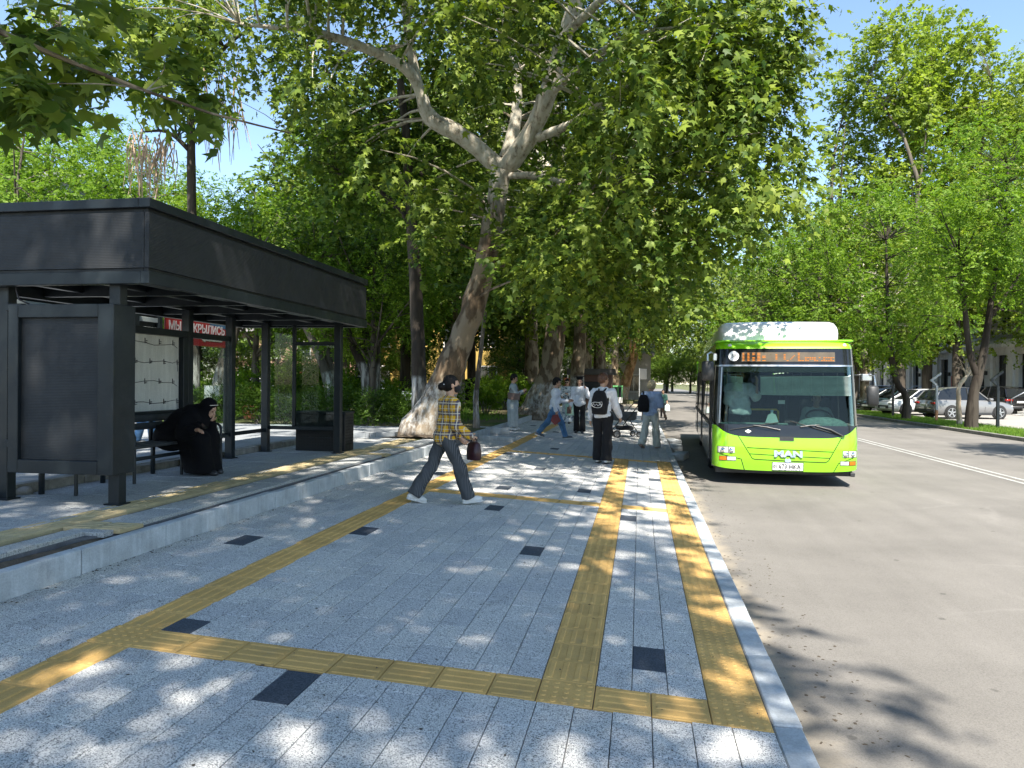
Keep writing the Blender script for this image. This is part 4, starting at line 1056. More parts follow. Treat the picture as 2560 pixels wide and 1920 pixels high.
for i, (u, v) in enumerate([(1683, 1112), (1690, 1128), (1700, 1148)]):
    k = on_z(u, v, ZR); stone('kerb_block', 'grey kerb block left in the gutter between the sidewalk and the bus', (k.x, k.y, ZR), (.30, .8, .16+.03*(i % 2)), (0, 0, .2-.2*i), M_KERB, 'stone', kg)
b = MB(); rr = random.Random(4)
for i in range(5):
    for j in range(8): pass
rk = on_z(57, 1235, ZP)
bm_ = bmesh.new(); bmesh.ops.create_icosphere(bm_, subdivisions=3, radius=.09)
for v_ in bm_.verts: v_.co *= 1+.18*math.sin(v_.co.x*40)*math.cos(v_.co.y*33); v_.co.z *= .55; v_.co.x *= 1.3
me = bpy.data.meshes.new('rock'); bm_.to_mesh(me); bm_.free(); smooth_mesh(me)
tag(link('rock', me, None, M_OLDK, (rk.x, rk.y, ZP+.03)), 'rounded grey stone lying at the foot of the shelter post', 'stone')
# ================================================================== the green city bus
def car_paint(name, col, coat=.9, rough=.35, dirt=.15):
    N = Nodes(name); p = N.coord()
    c = N.ramp(N.noise(p, 1.4, 5, .6), [(.3, [x*.93 for x in col]), (.7, [min(x*1.05, 1) for x in col])])
    sx = N.n('ShaderNodeSeparateXYZ'); N.l(p, sx.inputs[0])
    lowz = N.ramp(N.math('ADD', sx.outputs[2], N.math('MULTIPLY', N.noise(p, 6, 5, .7), .5)), [(.35, dirt*2), (1.0, dirt*.25)])
    c = N.mix(lowz, c, (.20, .18, .15))
    return N.done(N.bsdf(c, rough, 0, N.bump(N.noise(p, 3, 2), .03, .01), .5, Coat_Weight=coat, Coat_Roughness=.06))
M_LIME = car_paint('lime_paint', (.225, .56, .004), .8, .4, .04)
M_WHITEP = car_paint('white_paint', (.72, .73, .72)); M_SILV = car_paint('silver_paint', (.33, .34, .35)); M_DKGREY = car_paint('dark_grey_paint', (.05, .055, .06))
M_BLKGL = simple('black_gloss', (.010, .011, .012), .12, var=.1); M_RUB = simple('black_rubber', (.018, .018, .018), .8, var=.2, bump=.2); M_PLAST = simple('black_plastic', (.022, .023, .024), .5, var=.15)
M_CHR = simple('chrome', (.75, .75, .76), .12, 1.); M_ALU = simple('brushed_alloy', (.55, .55, .56), .32, 1.)
M_SCREEN = glass('windscreen_glass', (.66, .76, .73), .01, .5); M_SIDEGL = glass('tinted_glass', (.10, .12, .12), .03, 1.2)
def lens_mat(name, col, em=0):
    N = Nodes(name); return N.done(N.bsdf(col, .12, 0, N.bump(N.noise(N.coord(), 60, 2), .2, .004), .6, Transmission_Weight=.3))
M_LENS = lens_mat('clear_lens', (.75, .74, .68)); M_AMB = lens_mat('amber_lens', (.75, .20, .01)); M_REDL = lens_mat('red_lens', (.45, .015, .01))
M_YEL = simple('yellow_rail', (.70, .42, .02), .4)
bus = thing('city_bus', 'lime green city bus with white roof pod pulling in at the sidewalk', 'bus', (2.553, 13.90, ZR), -.045)
LEAN = [(.2, .05), (.27, .02), (.45, 0), (.70, .005), (.9, .02), (1.06, .045), (1.6, .10), (2.13, .165), (2.455, .22), (2.52, .265), (2.58, .40)]
def lean(z): return float(np.interp(z, [a for a, b in LEAN], [b for a, b in LEAN]))
def hw(z): return 1.25*(1-.05*max(0, (z-1.0)/1.5))
def fy(x, z):
    a = abs(x)/hw(z)*1.25; y = .07*min(a, 1.25)**2
    if a > 1.0: y += .25-math.sqrt(max(.0625-(min(a, 1.25)-1.0)**2, 0))
    return y+lean(z)
def patch(x0, x1, zl, zh, nx=20, nz=6, off=.0, th=.02):
    """closed, slightly thick panel lying on the front of the bus; x0/x1 and zl/zh may be functions"""
    f = lambda v: v if callable(v) else (lambda t: v)
    x0, x1, zl, zh = f(x0), f(x1), f(zl), f(zh); rows = [[], []]
    for j in range(nz+1):
        for L in (0, 1): rows[L].append([])
        for i in range(nx+1):
            t = j/nz
            # x depends on height, height on x
            za = zl(0)+(zh(0)-zl(0))*t; x = x0(za)+(x1(za)-x0(za))*i/nx
            z = zl(x)+(zh(x)-zl(x))*t
            for L in (0, 1): rows[L][-1].append((x, fy(x, z)-off+L*th, z))
    b = MB(); b.grid(rows[0]); b.grid(rows[1])
    n = (nx+1); m_ = (nz+1)*n
    edge = [j for j in range(n)]+[r*n+nx for r in range(1, nz+1)]+[nz*n+j for j in range(nx-1, -1, -1)]+[r*n for r in range(nz-1, 0, -1)]
    for a, c in zip(edge, edge[1:]+edge[:1]): b.f.append((a, c, m_+c, m_+a))
    return b
def line_on(pts, r=.006, off=.0, n=5):
    """a tube following the front surface through (x,z) points"""
    P = []
    for (xa, za), (xb, zb) in zip(pts, pts[1:]):
        k = max(2, int(math.hypot(xb-xa, zb-za)/.06))
        P += [(xa+(xb-xa)*i/k, za+(zb-za)*i/k) for i in range(k)]
    P.append(pts[-1]); return MB().tube([(x, fy(x, z)-off, z) for x, z in P], r, n)
gt = lambda x: .865+.16*(abs(x)/1.15)**7
lf = patch(lambda z: -hw(z), lambda z: hw(z), lambda x: .27+.05*(abs(x)/1.25)**4, lambda x: min(gt(x), 1.06), 44, 8).build('front_panel', M_LIME, bus, 50)
for pts in ([(-.82, .90), (-.57, .485), (-.52, .47), (.66, .445), (.71, .475), (.93, .88)], [(-.66, .675), (.78, .63)], [(-.62, .565), (.74, .52)], [(-.76, .475), (-.70, .275)], [(.88, .435), (.80, .275)], [(-1.13, .545), (-.77, .47)], [(1.13, .53), (.88, .435)]):
    line_on(pts, .007, -.001).build('seam', M_HOLE, lf)
patch(lambda z: -hw(z)+.012, lambda z: hw(z)-.012, lambda x: gt(x)+.004, 1.085, 44, 5, .002).build('black_mask', M_BLKGL, bus, 50)
patch(-.11, .13, .815, .885, 6, 3, .012).build('hood_catch', M_PLAST, bus, 50)
# frame round the windscreen, glass
patch(lambda z: -hw(z)+.006, lambda z: -hw(z)+.10, 1.086, 2.13, 5, 12, 0).build('corner_pillar', M_BLKGL, bus, 50)
patch(lambda z: hw(z)-.075, lambda z: hw(z)-.006, 1.086, 2.13, 5, 12, 0).build('corner_pillar', M_BLKGL, bus, 50)
patch(lambda z: -hw(z)+.099, lambda z: -hw(z)+.125, 1.10, 2.12, 2, 12, .004).build('pillar_reflection', M_ALU, bus, 50)  # added alloy strip standing in for the pale reflection on this pillar
patch(lambda z: -hw(z)+.126, lambda z: hw(z)-.076, 1.086, 2.13, 40, 12, -.004, .006).build('windscreen', M_SCREEN, bus, 60)
patch(lambda z: -hw(z)+.01, lambda z: hw(z)-.01, 2.131, 2.16, 40, 2, .006).build('chrome_strip', M_ALU, bus, 50)
patch(lambda z: -hw(z)+.01, lambda z: hw(z)-.01, 2.161, 2.452, 40, 4, .0).build('display_band', M_BLKGL, bus, 50)
patch(lambda z: -hw(z), lambda z: hw(z), 2.453, 2.58, 44, 5, .008).build('brow', M_LIME, bus, 50)
# destination display: amber dashes
def led_mat():
    N = Nodes('amber_led'); e = N.n('ShaderNodeEmission'); e.inputs[0].default_value = (1, .33, .05, 1); e.inputs[1].default_value = .55; return N.done(e.outputs[0])
M_LED = led_mat(); M_DISP = simple('display_face', (.085, .065, .04), .35, var=.15)
dsp = patch(-.75, .84, 2.215, 2.385, 20, 3, .008).build('destination_display', M_DISP, bus, 50)
rr = random.Random(12); lb_ = MB()
rows_ = [2.235, 2.262, 2.288, 2.315, 2.342, 2.368]
def dash(x, z, w_): 
    y = fy(x, z)-.0085; lb_.box(x, x+w_, y-.003, y, z-.006, z+.006)
for k in range(5):
    for z in rows_:
        if rr.random() < .85: dash(-.735+.085*k, z, .062)
for x, zs in ((-.17, rows_[1:5]), (-.03, rows_[1:5]), (.02, rows_[:1]), (.21, rows_[:6]), (.24, rows_[:1]), (.28, rows_[:1])):
    for z in zs: dash(x, z, .032)
for k in range(13):
    x = .33+.039*k
    for z in rows_[:3]:
        if rr.random() < .6: dash(x, z, .027)
for k in range(4): dash(.08+.02*k, rows_[1]+.02*k, .018)
o = lb_.build('led_dashes', M_LED, dsp); o['kind'] = 'stuff'
xr_, zr_ = -.885, 2.317
MF = lambda x, z, o_: Matrix.Translation((x, fy(x, z)-o_, z)) @ Matrix.Rotation(math.atan2(fy(x+.02, z)-fy(x-.02, z), .04), 4, 'Z') @ Matrix.Rotation(PI/2-.16, 4, 'X')
sg_ = MB().lathe([(.092, -.002), (.092, .004)], 28, MF(xr_, zr_, .006)).build('speed_disc', simple('white_sticker', (.8, .8, .78), .5), bus, 40)
M_INK = simple('black_ink', (.012, .012, .014), .5)
text_mesh('speed_number', '50', .085, M_INK, sg_, MF(xr_, zr_, .0115), .0006, .0006)
# lights
def lamp(x0, x1, z0, z1, parts, name='headlight'):
    h = patch(x0, x1, z0, z1, 6, 3, .003, .02).build(name, M_PLAST, bus, 50)
    for (a, c, mat, nm) in parts:
        o = patch(x0+(x1-x0)*a+.006, x0+(x1-x0)*c-.006, z0+.008, z1-.008, 5, 3, .009, .012).build(nm, mat, h, 50)
    return h
for s_ in (-1, 1):
    a, c = (-1.165, -.865) if s_ < 0 else (.945, 1.205); z0, z1 = (.565, .685) if s_ < 0 else (.535, .655)
    h = lamp(a, c, z0, z1, [(0, .62, M_LENS, 'main_lens'), (.62, 1, M_LENS, 'side_lens')] if s_ < 0 else [(0, .38, M_LENS, 'side_lens'), (.38, 1, M_LENS, 'main_lens')])
    for fx in (.3, .8):
        x = a+(c-a)*(fx if s_ < 0 else 1-fx); z = (z0+z1)/2
        MB().lathe([(.036, -.004), (.040, .002), (.030, .006), (.012, .010)], 16, MF(x, z, .020)).build('reflector', M_CHR, h, 40)
    a, c = (-1.135, -.845) if s_ < 0 else (.905, 1.185); z0, z1 = (.43, .51) if s_ < 0 else (.395, .475)
    lamp(a, c, z0, z1, [(0, .45, M_AMB, 'indicator'), (.46, 1, M_LENS, 'fog_lens')] if s_ < 0 else [(0, .54, M_LENS, 'fog_lens'), (.55, 1, M_AMB, 'indicator')], 'fog_light')
for x in (-.95, 1.02): MB().lathe([(.035, -.004), (.035, .004), (.018, .018)], 14, MF(x, 2.512, .004)).build('marker_light', M_LENS, bus, 40)
# plate, letters, emblem, sticker
pl = patch(-.225, .285, .292, .425, 4, 2, .012, .012).build('number_plate', simple('plate_white', (.72, .72, .70), .45), bus)
patch(-.235, .295, .282, .435, 4, 2, .008, .012).build('plate_frame', M_PLAST, pl)
text_mesh('plate_region', '01', .078, M_INK, pl, MF(-.175, .358, .0245), .0006, .0008)
text_mesh('plate_number', '673 HKA', .112, M_INK, pl, MF(.06, .358, .0245), .0006, .001, sx=.86)
text_mesh('maker_letters', 'MAN', .150, M_ALU, bus, MF(.035, .575, .010), .008, .007, sx=1.45)
em = MB().prism([(-.045, -.035), (.0, -.04), (.05, -.03), (.048, .01), (.03, .034), (-.01, .02), (-.04, .036), (-.05, 0)], 'z', 0, .012, MF(.03, .468, .004)).build('emblem', M_ALU, bus, 40)
MB().prism([(-.055, 0), (0, -.035), (.055, .0), (0, .035)], 'z', 0, .002, MF(-.64, .965, .006)).build('white_sticker', MATS['white_sticker'], bus)
# wipers
def wiper(pv, tip, b0, b1):
    P = lambda q, o_: (q[0], fy(*q)-o_, q[1])
    a = MB().tube([P(pv, .02), P(((pv[0]+tip[0])/2, (pv[1]+tip[1])/2+.01), .045), P(tip, .035)], [.016, .012, .009], 6).build('wiper', M_PLAST, bus, 50)
    MB().tube([P(b0, .018), P(((b0[0]+b1[0])/2, (b0[1]+b1[1])/2), .02), P(b1, .018)], [.007, .011, .007], 5).build('wiper_blade', M_RUB, a, 50)
wiper((-.10, 1.00), (-.55, 1.075), (-.95, .985), (-.12, 1.135)); wiper((.24, 1.06), (.56, 1.10), (.06, 1.165), (.98, .90))
MB().tube([(.50, fy(.5, 1.08)-.03, 1.08), (.74, fy(.74, 1.0)-.035, 1.02), (.97, fy(.97, .9)-.03, .90)], [.012, .018, .012], 6).build('wiper_arm', M_PLAST, bus, 50)
# mirrors
mi = MB().cbox(-1.46, -1.245, -.14, -.03, 1.86, 2.22, .03).build('mirror', M_PLAST, bus, 50)
MB().tube([(-1.20, .30, 2.34), (-1.30, .05, 2.38), (-1.36, -.08, 2.34), (-1.36, -.09, 2.20)], .016, 6).build('mirror_arm', M_ALU, mi, 50); MB().cbox(-1.25, -1.19, .10, .30, 2.23, 2.36, .01).build('mirror_bracket', M_ALU, mi)
mi = MB().cbox(1.30, 1.49, -.12, .0, 1.45, 1.80, .035).build('mirror', M_PLAST, bus, 50)
MB().tube([(1.18, .30, 1.98), (1.32, .06, 1.99), (1.42, -.04, 1.97), (1.44, -.05, 1.80)], .014, 6).build('mirror_arm', M_ALU, mi, 50); MB().cbox(1.24, 1.40, .02, .14, 1.88, 2.0, .012).build('mirror_bracket', M_ALU, mi)
MB().cbox(1.08, 1.16, .10, .2, .20, .27, .01).build('tow_hook', M_PLAST, bus)
# ---- body: sides with window bays, roof, tail
Y0, Y9 = .40, 11.9
side_x = lambda z, s_: s_*hw(z)
def side(s_, y0, y1, z0, z1, th=.03, off=0, nz=4):
    zs = [z0+(z1-z0)*i/nz for i in range(nz+1)]; b = MB()
    A = [[(side_x(z, s_)+s_*off, y, z) for y in (y0+(lean(z) if y0 < .6 else 0), y1)] for z in zs]; B = [[(side_x(z, s_)+s_*(off-th), y, z) for y in (y0+(lean(z) if y0 < .6 else 0), y1)] for z in zs]
    b.grid(A); b.grid(B); n = 2; m_ = (nz+1)*2
    edge = [0, 1]+[2*r+1 for r in range(1, nz+1)]+[2*r for r in range(nz, 0, -1)]
    for a, c in zip(edge, edge[1:]+edge[:1]): b.f.append((a, c, m_+c, m_+a))
    return b
for s_ in (-1, 1):
    side(s_, .378, Y9, 2.16, 2.58, .04).build('side_cove', M_BLKGL if s_ < 0 else M_LIME, bus, 50)
    doors = [(.62, 1.82), (5.3, 6.6), (9.2, 10.4)] if s_ < 0 else []
    edges = sorted([.378]+[v for d in doors for v in d]+[Y9])
    segs = [(edges[i], edges[i+1]) for i in range(0, len(edges), 2)]
    for a, c in segs:
        lo = side(s_, a, c, .30, .98, .04); lo.build('side_panel', M_SILV if s_ < 0 else M_LIME, bus, 50)
        side(s_, a, c, .981, 1.05, .04, .004).build('waist_rail', M_PLAST, bus, 50)
        k = max(1, round((c-a)/1.45)); wd = (c-a)/k
        for i in range(k):
            w_ = side(s_, a+wd*i+.05, a+wd*(i+1)-.05, 1.09, 2.13, .012, -.008).build('side_window', M_SIDEGL, bus, 50)
            side(s_, a+wd*i+(0 if i else 0), a+wd*i+.049, 1.051, 2.159, .035).build('window_post', M_BLKGL, bus, 50)
        side(s_, c-.05, c, 1.051, 2.159, .035).build('window_post', M_BLKGL, bus, 50)
    for a, c in doors:
        h = (c-a)/2
        for q in (0, 1):
            d = side(s_, a+h*q+.012, a+h*(q+1)-.012, .32, 2.14, .035, -.004)
            leaf_ = MB()
            for z0, z1 in ((.32, .45), (2.05, 2.14)): leaf_.box(*sorted((s_*1.21, s_*1.243)), a+h*q+.012, a+h*(q+1)-.012, z0, z1)
            for ya, yb in ((a+h*q+.012, a+h*q+.075), (a+h*(q+1)-.075, a+h*(q+1)-.012)): leaf_.box(*sorted((s_*1.21, s_*1.243)), ya, yb, .451, 2.049)
            dl = leaf_.build('door_leaf', M_PLAST, bus); MB().box(*sorted((s_*1.222, s_*1.230)), a+h*q+.076, a+h*(q+1)-.076, .452, 2.048).build('door_glass', M_SIDEGL, dl)
MB().cbox(-1.19, 1.19, .45, Y9, 2.575, 2.62, .03).build('roof', M_LIME, bus, 50)
MB().cbox(-1.22, 1.22, Y9-.04, Y9+.06, .30, 2.58, .05).build('tail', M_LIME, bus, 50)
MB().cbox(-1.18, 1.18, .42, Y9-.05, .17, .34, .01).build('floor', M_PLAST, bus)
# roof pod
pod = []
for y, sx, zt in ((1.00, .93, .02), (1.04, 1.00, .16), (1.16, 1.04, .32), (1.36, 1.06, .405), (1.8, 1.07, .42), (8.9, 1.07, .42), (9.3, 1.03, .30), (9.5, .98, .04)):
    row = []
    prof = [(-1.0, 0), (-1.0, .55), (-.985, .78), (-.94, .92), (-.86, .985), (-.6, 1.0), (0, 1.02), (.6, 1.0), (.86, .985), (.94, .92), (.985, .78), (1.0, .55), (1.0, 0)]
    for a, h in prof: row.append((a*sx*1.03, y, 2.61+zt*h))
    pod.append(row)
b = MB().grid(pod); n = len(pod[0]); b.f.append(tuple(range(n))); b.f.append(tuple((len(pod)-1)*n+i for i in range(n)))
b.build('roof_pod', M_WHITEP, bus, 40)
# wheels
def wheel(parent, x, y, r, w_, side_, rim_mat, spokes=0, name='wheel'):
    M_ = Matrix.Translation((x, y, r)) @ Matrix.Rotation(side_*PI/2, 4, 'Y')
    ty = MB().lathe([(r*.62, -w_/2), (r*.93, -w_/2), (r, -w_*.36), (r, w_*.36), (r*.93, w_/2), (r*.64, w_/2), (r*.60, w_*.3), (r*.62, -w_/2)], 28, M_, False).build(name, M_RUB, parent, 40)
    MB().lathe([(r*.60, -w_*.2), (r*.645, w_*.50), (r*.60, w_*.52), (r*.55, w_*.30), (r*.2, w_*.34), (r*.16, w_*.46), (r*.02, w_*.46)], 28, M_).build('rim', rim_mat, ty, 40)
    if spokes:
        sb = MB()
        for k in range(spokes):
            Mk = M_ @ Matrix.Rotation(2*PI*k/spokes, 4, 'Z')
            sb.prism([(-.11*r, .12*r), (.11*r, .12*r), (.05*r, .60*r), (-.13*r, .60*r)], 'z', w_*.36, w_*.47, Mk)
        sb.build('spokes', M_ALU, ty, 30)
    return ty
for y in (2.75, 8.7):
    for s_ in (-1, 1): wheel(bus, s_*1.08, y, .46, .28, s_, M_DKGREY)
# ---- interior
M_INT = simple('interior_grey', (.045, .05, .052), .7); M_DASH = simple('dash_cover', (.20, .28, .27), .65, var=.2, scale=18, bump=.3)
MB().cbox(-1.15, 1.10, .30, .60, .60, 1.06, .03).build('dashboard', M_INT, bus, 50)
def dome(cx, cy, cz, a, c, h, n=20):
    b = MB(); P = []
    for j in range(7):
        t = j/6*PI/2; P.append([(cx+a*math.cos(t)*math.cos(2*PI*k/n), cy+c*math.cos(t)*math.sin(2*PI*k/n), cz+h*math.sin(t)) for k in range(n+1)])
    return b.grid(P)
dome(.67, .46, 1.06, .44, .16, .17).build('dash_cover', M_DASH, bus, 60)
MB().cbox(-1.1, .1, .44, .60, 1.06, 1.10, .02).build('dash_shelf', M_DASH, bus)
MB().cbox(-1.10, 1.10, .36, .44, 2.02, 2.13, .01).build('header', M_BLKGL, bus)
MB().box(-1.16, 1.16, 11.5, 11.55, .35, 2.5).build('rear_bulkhead', M_INT, bus)
MB().cbox(.16, .20, 1.45, 1.5, .35, 2.45, .005).cbox(.201, 1.14, 1.45, 1.48, .35, 1.15, .005).build('cab_partition', M_INT, bus)
M_BLIND = simple('blind_slat', (.22, .28, .265), .55, var=.1)
def blind_piece(x0, x1, za, zb, n, tilt=.0, name='blind'):
    h = MB().cbox(x0, x1, .30, .33, zb+.01, zb+.04, .004); hd_ = h.build(name, M_BLKGL, bus)
    for i in range(n):
        z = za+(zb-za)*i/(n-1); yb = fy((x0+x1)/2, z)+.07
        MB().add([(x0, yb, z), (x1, yb, z+tilt*(i/n)), (x1, yb+.018, z+.010+tilt*(i/n)), (x0, yb+.018, z+.010),
                  (x0, yb, z-.002), (x1, yb, z-.002+tilt*(i/n)), (x1, yb+.018, z+.008+tilt*(i/n)), (x0, yb+.018, z+.008)],
                 [(0, 1, 2, 3), (7, 6, 5, 4), (0, 4, 5, 1), (1, 5, 6, 2), (2, 6, 7, 3), (3, 7, 4, 0)]).build('slat', M_BLIND, hd_)
blind_piece(-.42, 1.10, 1.62, 1.93, 17, .02); blind_piece(-1.06, -.72, 1.68, 1.96, 14, -.04)
MB().tube([(-.95, 1.05, .36), (-.95, 1.05, 2.4)], .017, 8).build('grab_pole', M_YEL, bus, 50)
MB().tube([(-.60, .95, 1.33), (-.05, .95, 1.33), (-.02, .95, 1.30), (-.02, .95, .36)], .020, 8).build('grab_rail', M_YEL, bus, 50)
M_STEER = M_PLAST
sw = MB(); R2s = .23
sw.tube([(.69+R2s*math.cos(2*PI*k/28), .82+R2s*.80*math.sin(2*PI*k/28), 1.20+R2s*.58*math.sin(2*PI*k/28)) for k in range(29)], .016, 6, False)
sw.tube([(.47, .82, 1.20), (.69, .80, 1.18), (.91, .82, 1.20)], .013, 5).tube([(.69, .80, 1.18), (.69, .66, .9)], .03, 6)
sw.build('steering_wheel', M_PLAST, bus, 60)
MB().cbox(.42, .96, 1.18, 1.34, .78, 1.56, .05).cbox(.42, .96, .92, 1.30, .66, .78, .04).build('driver_seat', M_INT, bus, 50)
for i in range(5):
    for sx in (-.78, .78): MB().cbox(sx-.34, sx+.34, 3.0+1.3*i, 3.12+1.3*i, .8, 1.55, .04).build('passenger_seat', M_INT, bus, 50)
MB().prism([(-.11, -.07), (.09, -.07), (.12, -.05), (.07, .09), (.02, .11), (.035, .17), (-.02, .17), (-.01, .11), (-.06, .08)], 'y', .40, .46, Matrix.Translation((-.20, .0, 1.17))).build('plastic_bag', simple('thin_plastic', (.55, .68, .64), .4), bus, 50)
MB().cbox(-.08, .04, .50, .505, 1.45, 1.52, .001).build('notice_card', MATS['plate_white'], bus)
# ================================================================== people: smooth bodies grown from rounded limbs
def V3(*a): return np.array(a, float)
def sdf(prims, P, k=.03):
    D = None
    for pr in prims:
        if pr[0] == 'c':
            _, a, b, ra, rb = pr; ab = b-a; t = np.clip(((P-a)@ab)/max(ab@ab, 1e-9), 0, 1)
            d = np.linalg.norm(P-a-t[:, None]*ab, axis=1)-(ra+(rb-ra)*t)
        else:
            c, r = pr[1], pr[2]; q = P-c
            if len(pr) > 3: q = q@pr[3]
            k0 = np.linalg.norm(q/r, axis=1); k1 = np.linalg.norm(q/(r*r), axis=1); d = k0*(k0-1)/np.maximum(k1, 1e-6)
        if D is None: D = d
        else:
            h = np.clip(.5+.5*(d-D)/k, 0, 1); D = d*(1-h)+D*h-k*h*(1-h)
    return D
def bounds(prims, pad=.05):
    lo = V3(9, 9, 9); hi = -lo
    for p in prims:
        if p[0] == 'c':
            for q, r in ((p[1], p[3]), (p[2], p[4])): lo = np.minimum(lo, q-r); hi = np.maximum(hi, q+r)
        else: r = max(p[2]); lo = np.minimum(lo, p[1]-r); hi = np.maximum(hi, p[1]+r)
    return lo-pad, hi+pad
def surf(prims, h=.015, k=.03, cut=None, fold=None, box=None):
    """surface nets over the smooth union of prims; cut(P) > 0 removes, fold(P) adds relief"""
    lo, hi = box or bounds(prims); n = np.maximum(np.ceil((hi-lo)/h).astype(int)+1, 3)
    ax = [lo[i]+h*np.arange(n[i]) for i in range(3)]
    G = np.stack(np.meshgrid(*ax, indexing='ij'), -1).reshape(-1, 3)
    f = sdf(prims, G, k)
    if fold is not None: f = f+fold(G)
    if cut is not None: f = np.maximum(f, cut(G))
    Fg = f.reshape(n); s_ = Fg < 0
    cells = np.zeros(n-1, bool); cnt = np.zeros(n-1); acc = np.zeros((*(n-1), 3))
    corner = {}
    for a in (0, 1):
        for b in (0, 1):
            for c in (0, 1): corner[a, b, c] = Fg[a:n[0]-1+a, b:n[1]-1+b, c:n[2]-1+c]
    for ax_ in range(3):
        for o in ((0, 0), (0, 1), (1, 0), (1, 1)):
            c0 = list(o); c0.insert(ax_, 0); c1 = list(o); c1.insert(ax_, 1)
            f0, f1 = corner[tuple(c0)], corner[tuple(c1)]; m_ = (f0 < 0) != (f1 < 0)
            t = np.where(m_, f0/np.where(m_, f0-f1, 1), 0); p = np.zeros((*m_.shape, 3))
            for d in range(3): p[..., d] = t if d == ax_ else c0[d]
            acc += p*m_[..., None]; cnt += m_
    cells = cnt > 0; idx = -np.ones(cells.shape, int); idx[cells] = np.arange(cells.sum())
    I = np.argwhere(cells); V = lo+h*(I+acc[cells]/cnt[cells][:, None]); Q = []
    for ax_ in range(3):
        u, v = [i for i in range(3) if i != ax_]
        sl = [slice(None)]*3; sl2 = [slice(None)]*3; sl[ax_] = slice(0, -1); sl2[ax_] = slice(1, None)
        a, b = s_[tuple(sl)], s_[tuple(sl2)]; ch = a != b; E_ = np.argwhere(ch)
        ok = (E_[:, u] > 0) & (E_[:, v] > 0) & (E_[:, u] < n[u]-1) & (E_[:, v] < n[v]-1); E_ = E_[ok]
        if len(E_) == 0: continue
        inside = a[tuple(E_.T)]
        def at(du, dv):
            q = E_.copy(); q[:, u] -= du; q[:, v] -= dv; return idx[tuple(q.T)]
        q = np.stack([at(1, 1), at(0, 1), at(0, 0), at(1, 0)], 1)
        flip = inside if ax_ != 1 else ~inside
        q[~flip] = q[~flip][:, ::-1]; Q.append(q)
    return V, np.concatenate(Q)
def merge(parts):
    V, Q, n = [], [], 0
    for v, q in parts: V.append(v); Q.append(q+n); n += len(v)
    return np.concatenate(V), np.concatenate(Q)
def smesh(name, parts, mat, parent):
    V, Q = merge(parts) if isinstance(parts, list) else parts
    me = fast_mesh(name, V, Q, 4, True); return link(name, me, parent, mat)

def skin_mat(name, c):
    N = Nodes(name); col = N.ramp(N.noise(N.coord(), 12, 3), [(.3, [x*.85 for x in c]), (.7, [x*1.1 for x in c])])
    return N.done(N.bsdf(col, .5, 0, None, .4, Subsurface_Weight=.12, Subsurface_Scale=.02))
M_SKIN = skin_mat('skin', (.50, .30, .20)); M_SKIN2 = skin_mat('skin_tan', (.40, .23, .15))
M_HAIRB = simple('dark_hair', (.009, .007, .006), .6, var=.3, scale=40, bump=.4, spec=.2); M_HAIRR = simple('brown_hair', (.10, .042, .018), .5, var=.3, scale=40, bump=.4); M_HAIRY = simple('blond_hair', (.46, .37, .22), .5, var=.25, scale=40, bump=.4)
def cloth(name, c, var=.12, scale=14, rough=.85, wrinkle=.35, sheen=.08):
    N = Nodes(name); p = N.coord()
    col = N.ramp(N.noise(p, scale, 4, .6), [(.3, [x*(1-var) for x in c]), (.7, [min(x*(1+var), 1) for x in c])])
    hgt = N.math('ADD', N.noise(p, 9, 3, .6), N.math('MULTIPLY', N.noise(p, 300, 2), .15))
    return N.done(N.bsdf(col, rough, 0, N.bump(hgt, wrinkle, .03), .2, Sheen_Weight=sheen))
M_CWHITE = cloth('white_cotton', (.68, .69, .72)); M_CBLACK = cloth('black_cloth', (.012, .012, .014)); M_JEAN = cloth('blue_denim', (.075, .17, .31), .45, 7); M_GREYD = cloth('grey_dress_cloth', (.36, .40, .40)); M_BLUET = cloth('pale_blue_cotton', (.36, .46, .66)); M_LINEN = cloth('pale_linen', (.52, .54, .49)); M_GREENS = cloth('dark_green_cloth', (.02, .06, .05)); M_ROBE = cloth('black_robe', (.004, .004, .005), .1, 10, .95, .5, 0)
M_LEATH = simple('maroon_leather', (.030, .006, .009), .4, var=.15, bump=.15); M_BROWNL = simple('taupe_leather', (.13, .085, .07), .45, var=.12, bump=.15); M_SOLE = simple('white_shoe', (.66, .65, .62), .6, var=.08); M_SHOEB = simple('black_shoe', (.02, .02, .022), .45); M_SHOEG = simple('grey_shoe', (.09, .10, .11), .6)
M_EYE = simple('eye_dark', (.01, .008, .008), .2); M_LIP = simple('lip', (.30, .10, .08), .5)
def pinstripe():
    N = Nodes('grey_pinstripe'); p = N.coord(); sx = N.n('ShaderNodeSeparateXYZ'); N.l(p, sx.inputs[0])
    u = N.math('ADD', N.math('MULTIPLY', sx.outputs[0], 1.), N.math('MULTIPLY', sx.outputs[1], .8))
    st = N.ramp(N.math('FRACT', N.math('MULTIPLY', u, 55.)), [(.0, 0.), (.22, 1.), (.32, 1.), (.5, 0.)])
    c = N.mix(N.math('MULTIPLY', st, .7), (.052, .055, .060), (.15, .155, .16))
    return N.done(N.bsdf(c, .85, 0, N.bump(N.noise(p, 8, 3), .4, .03), .2))
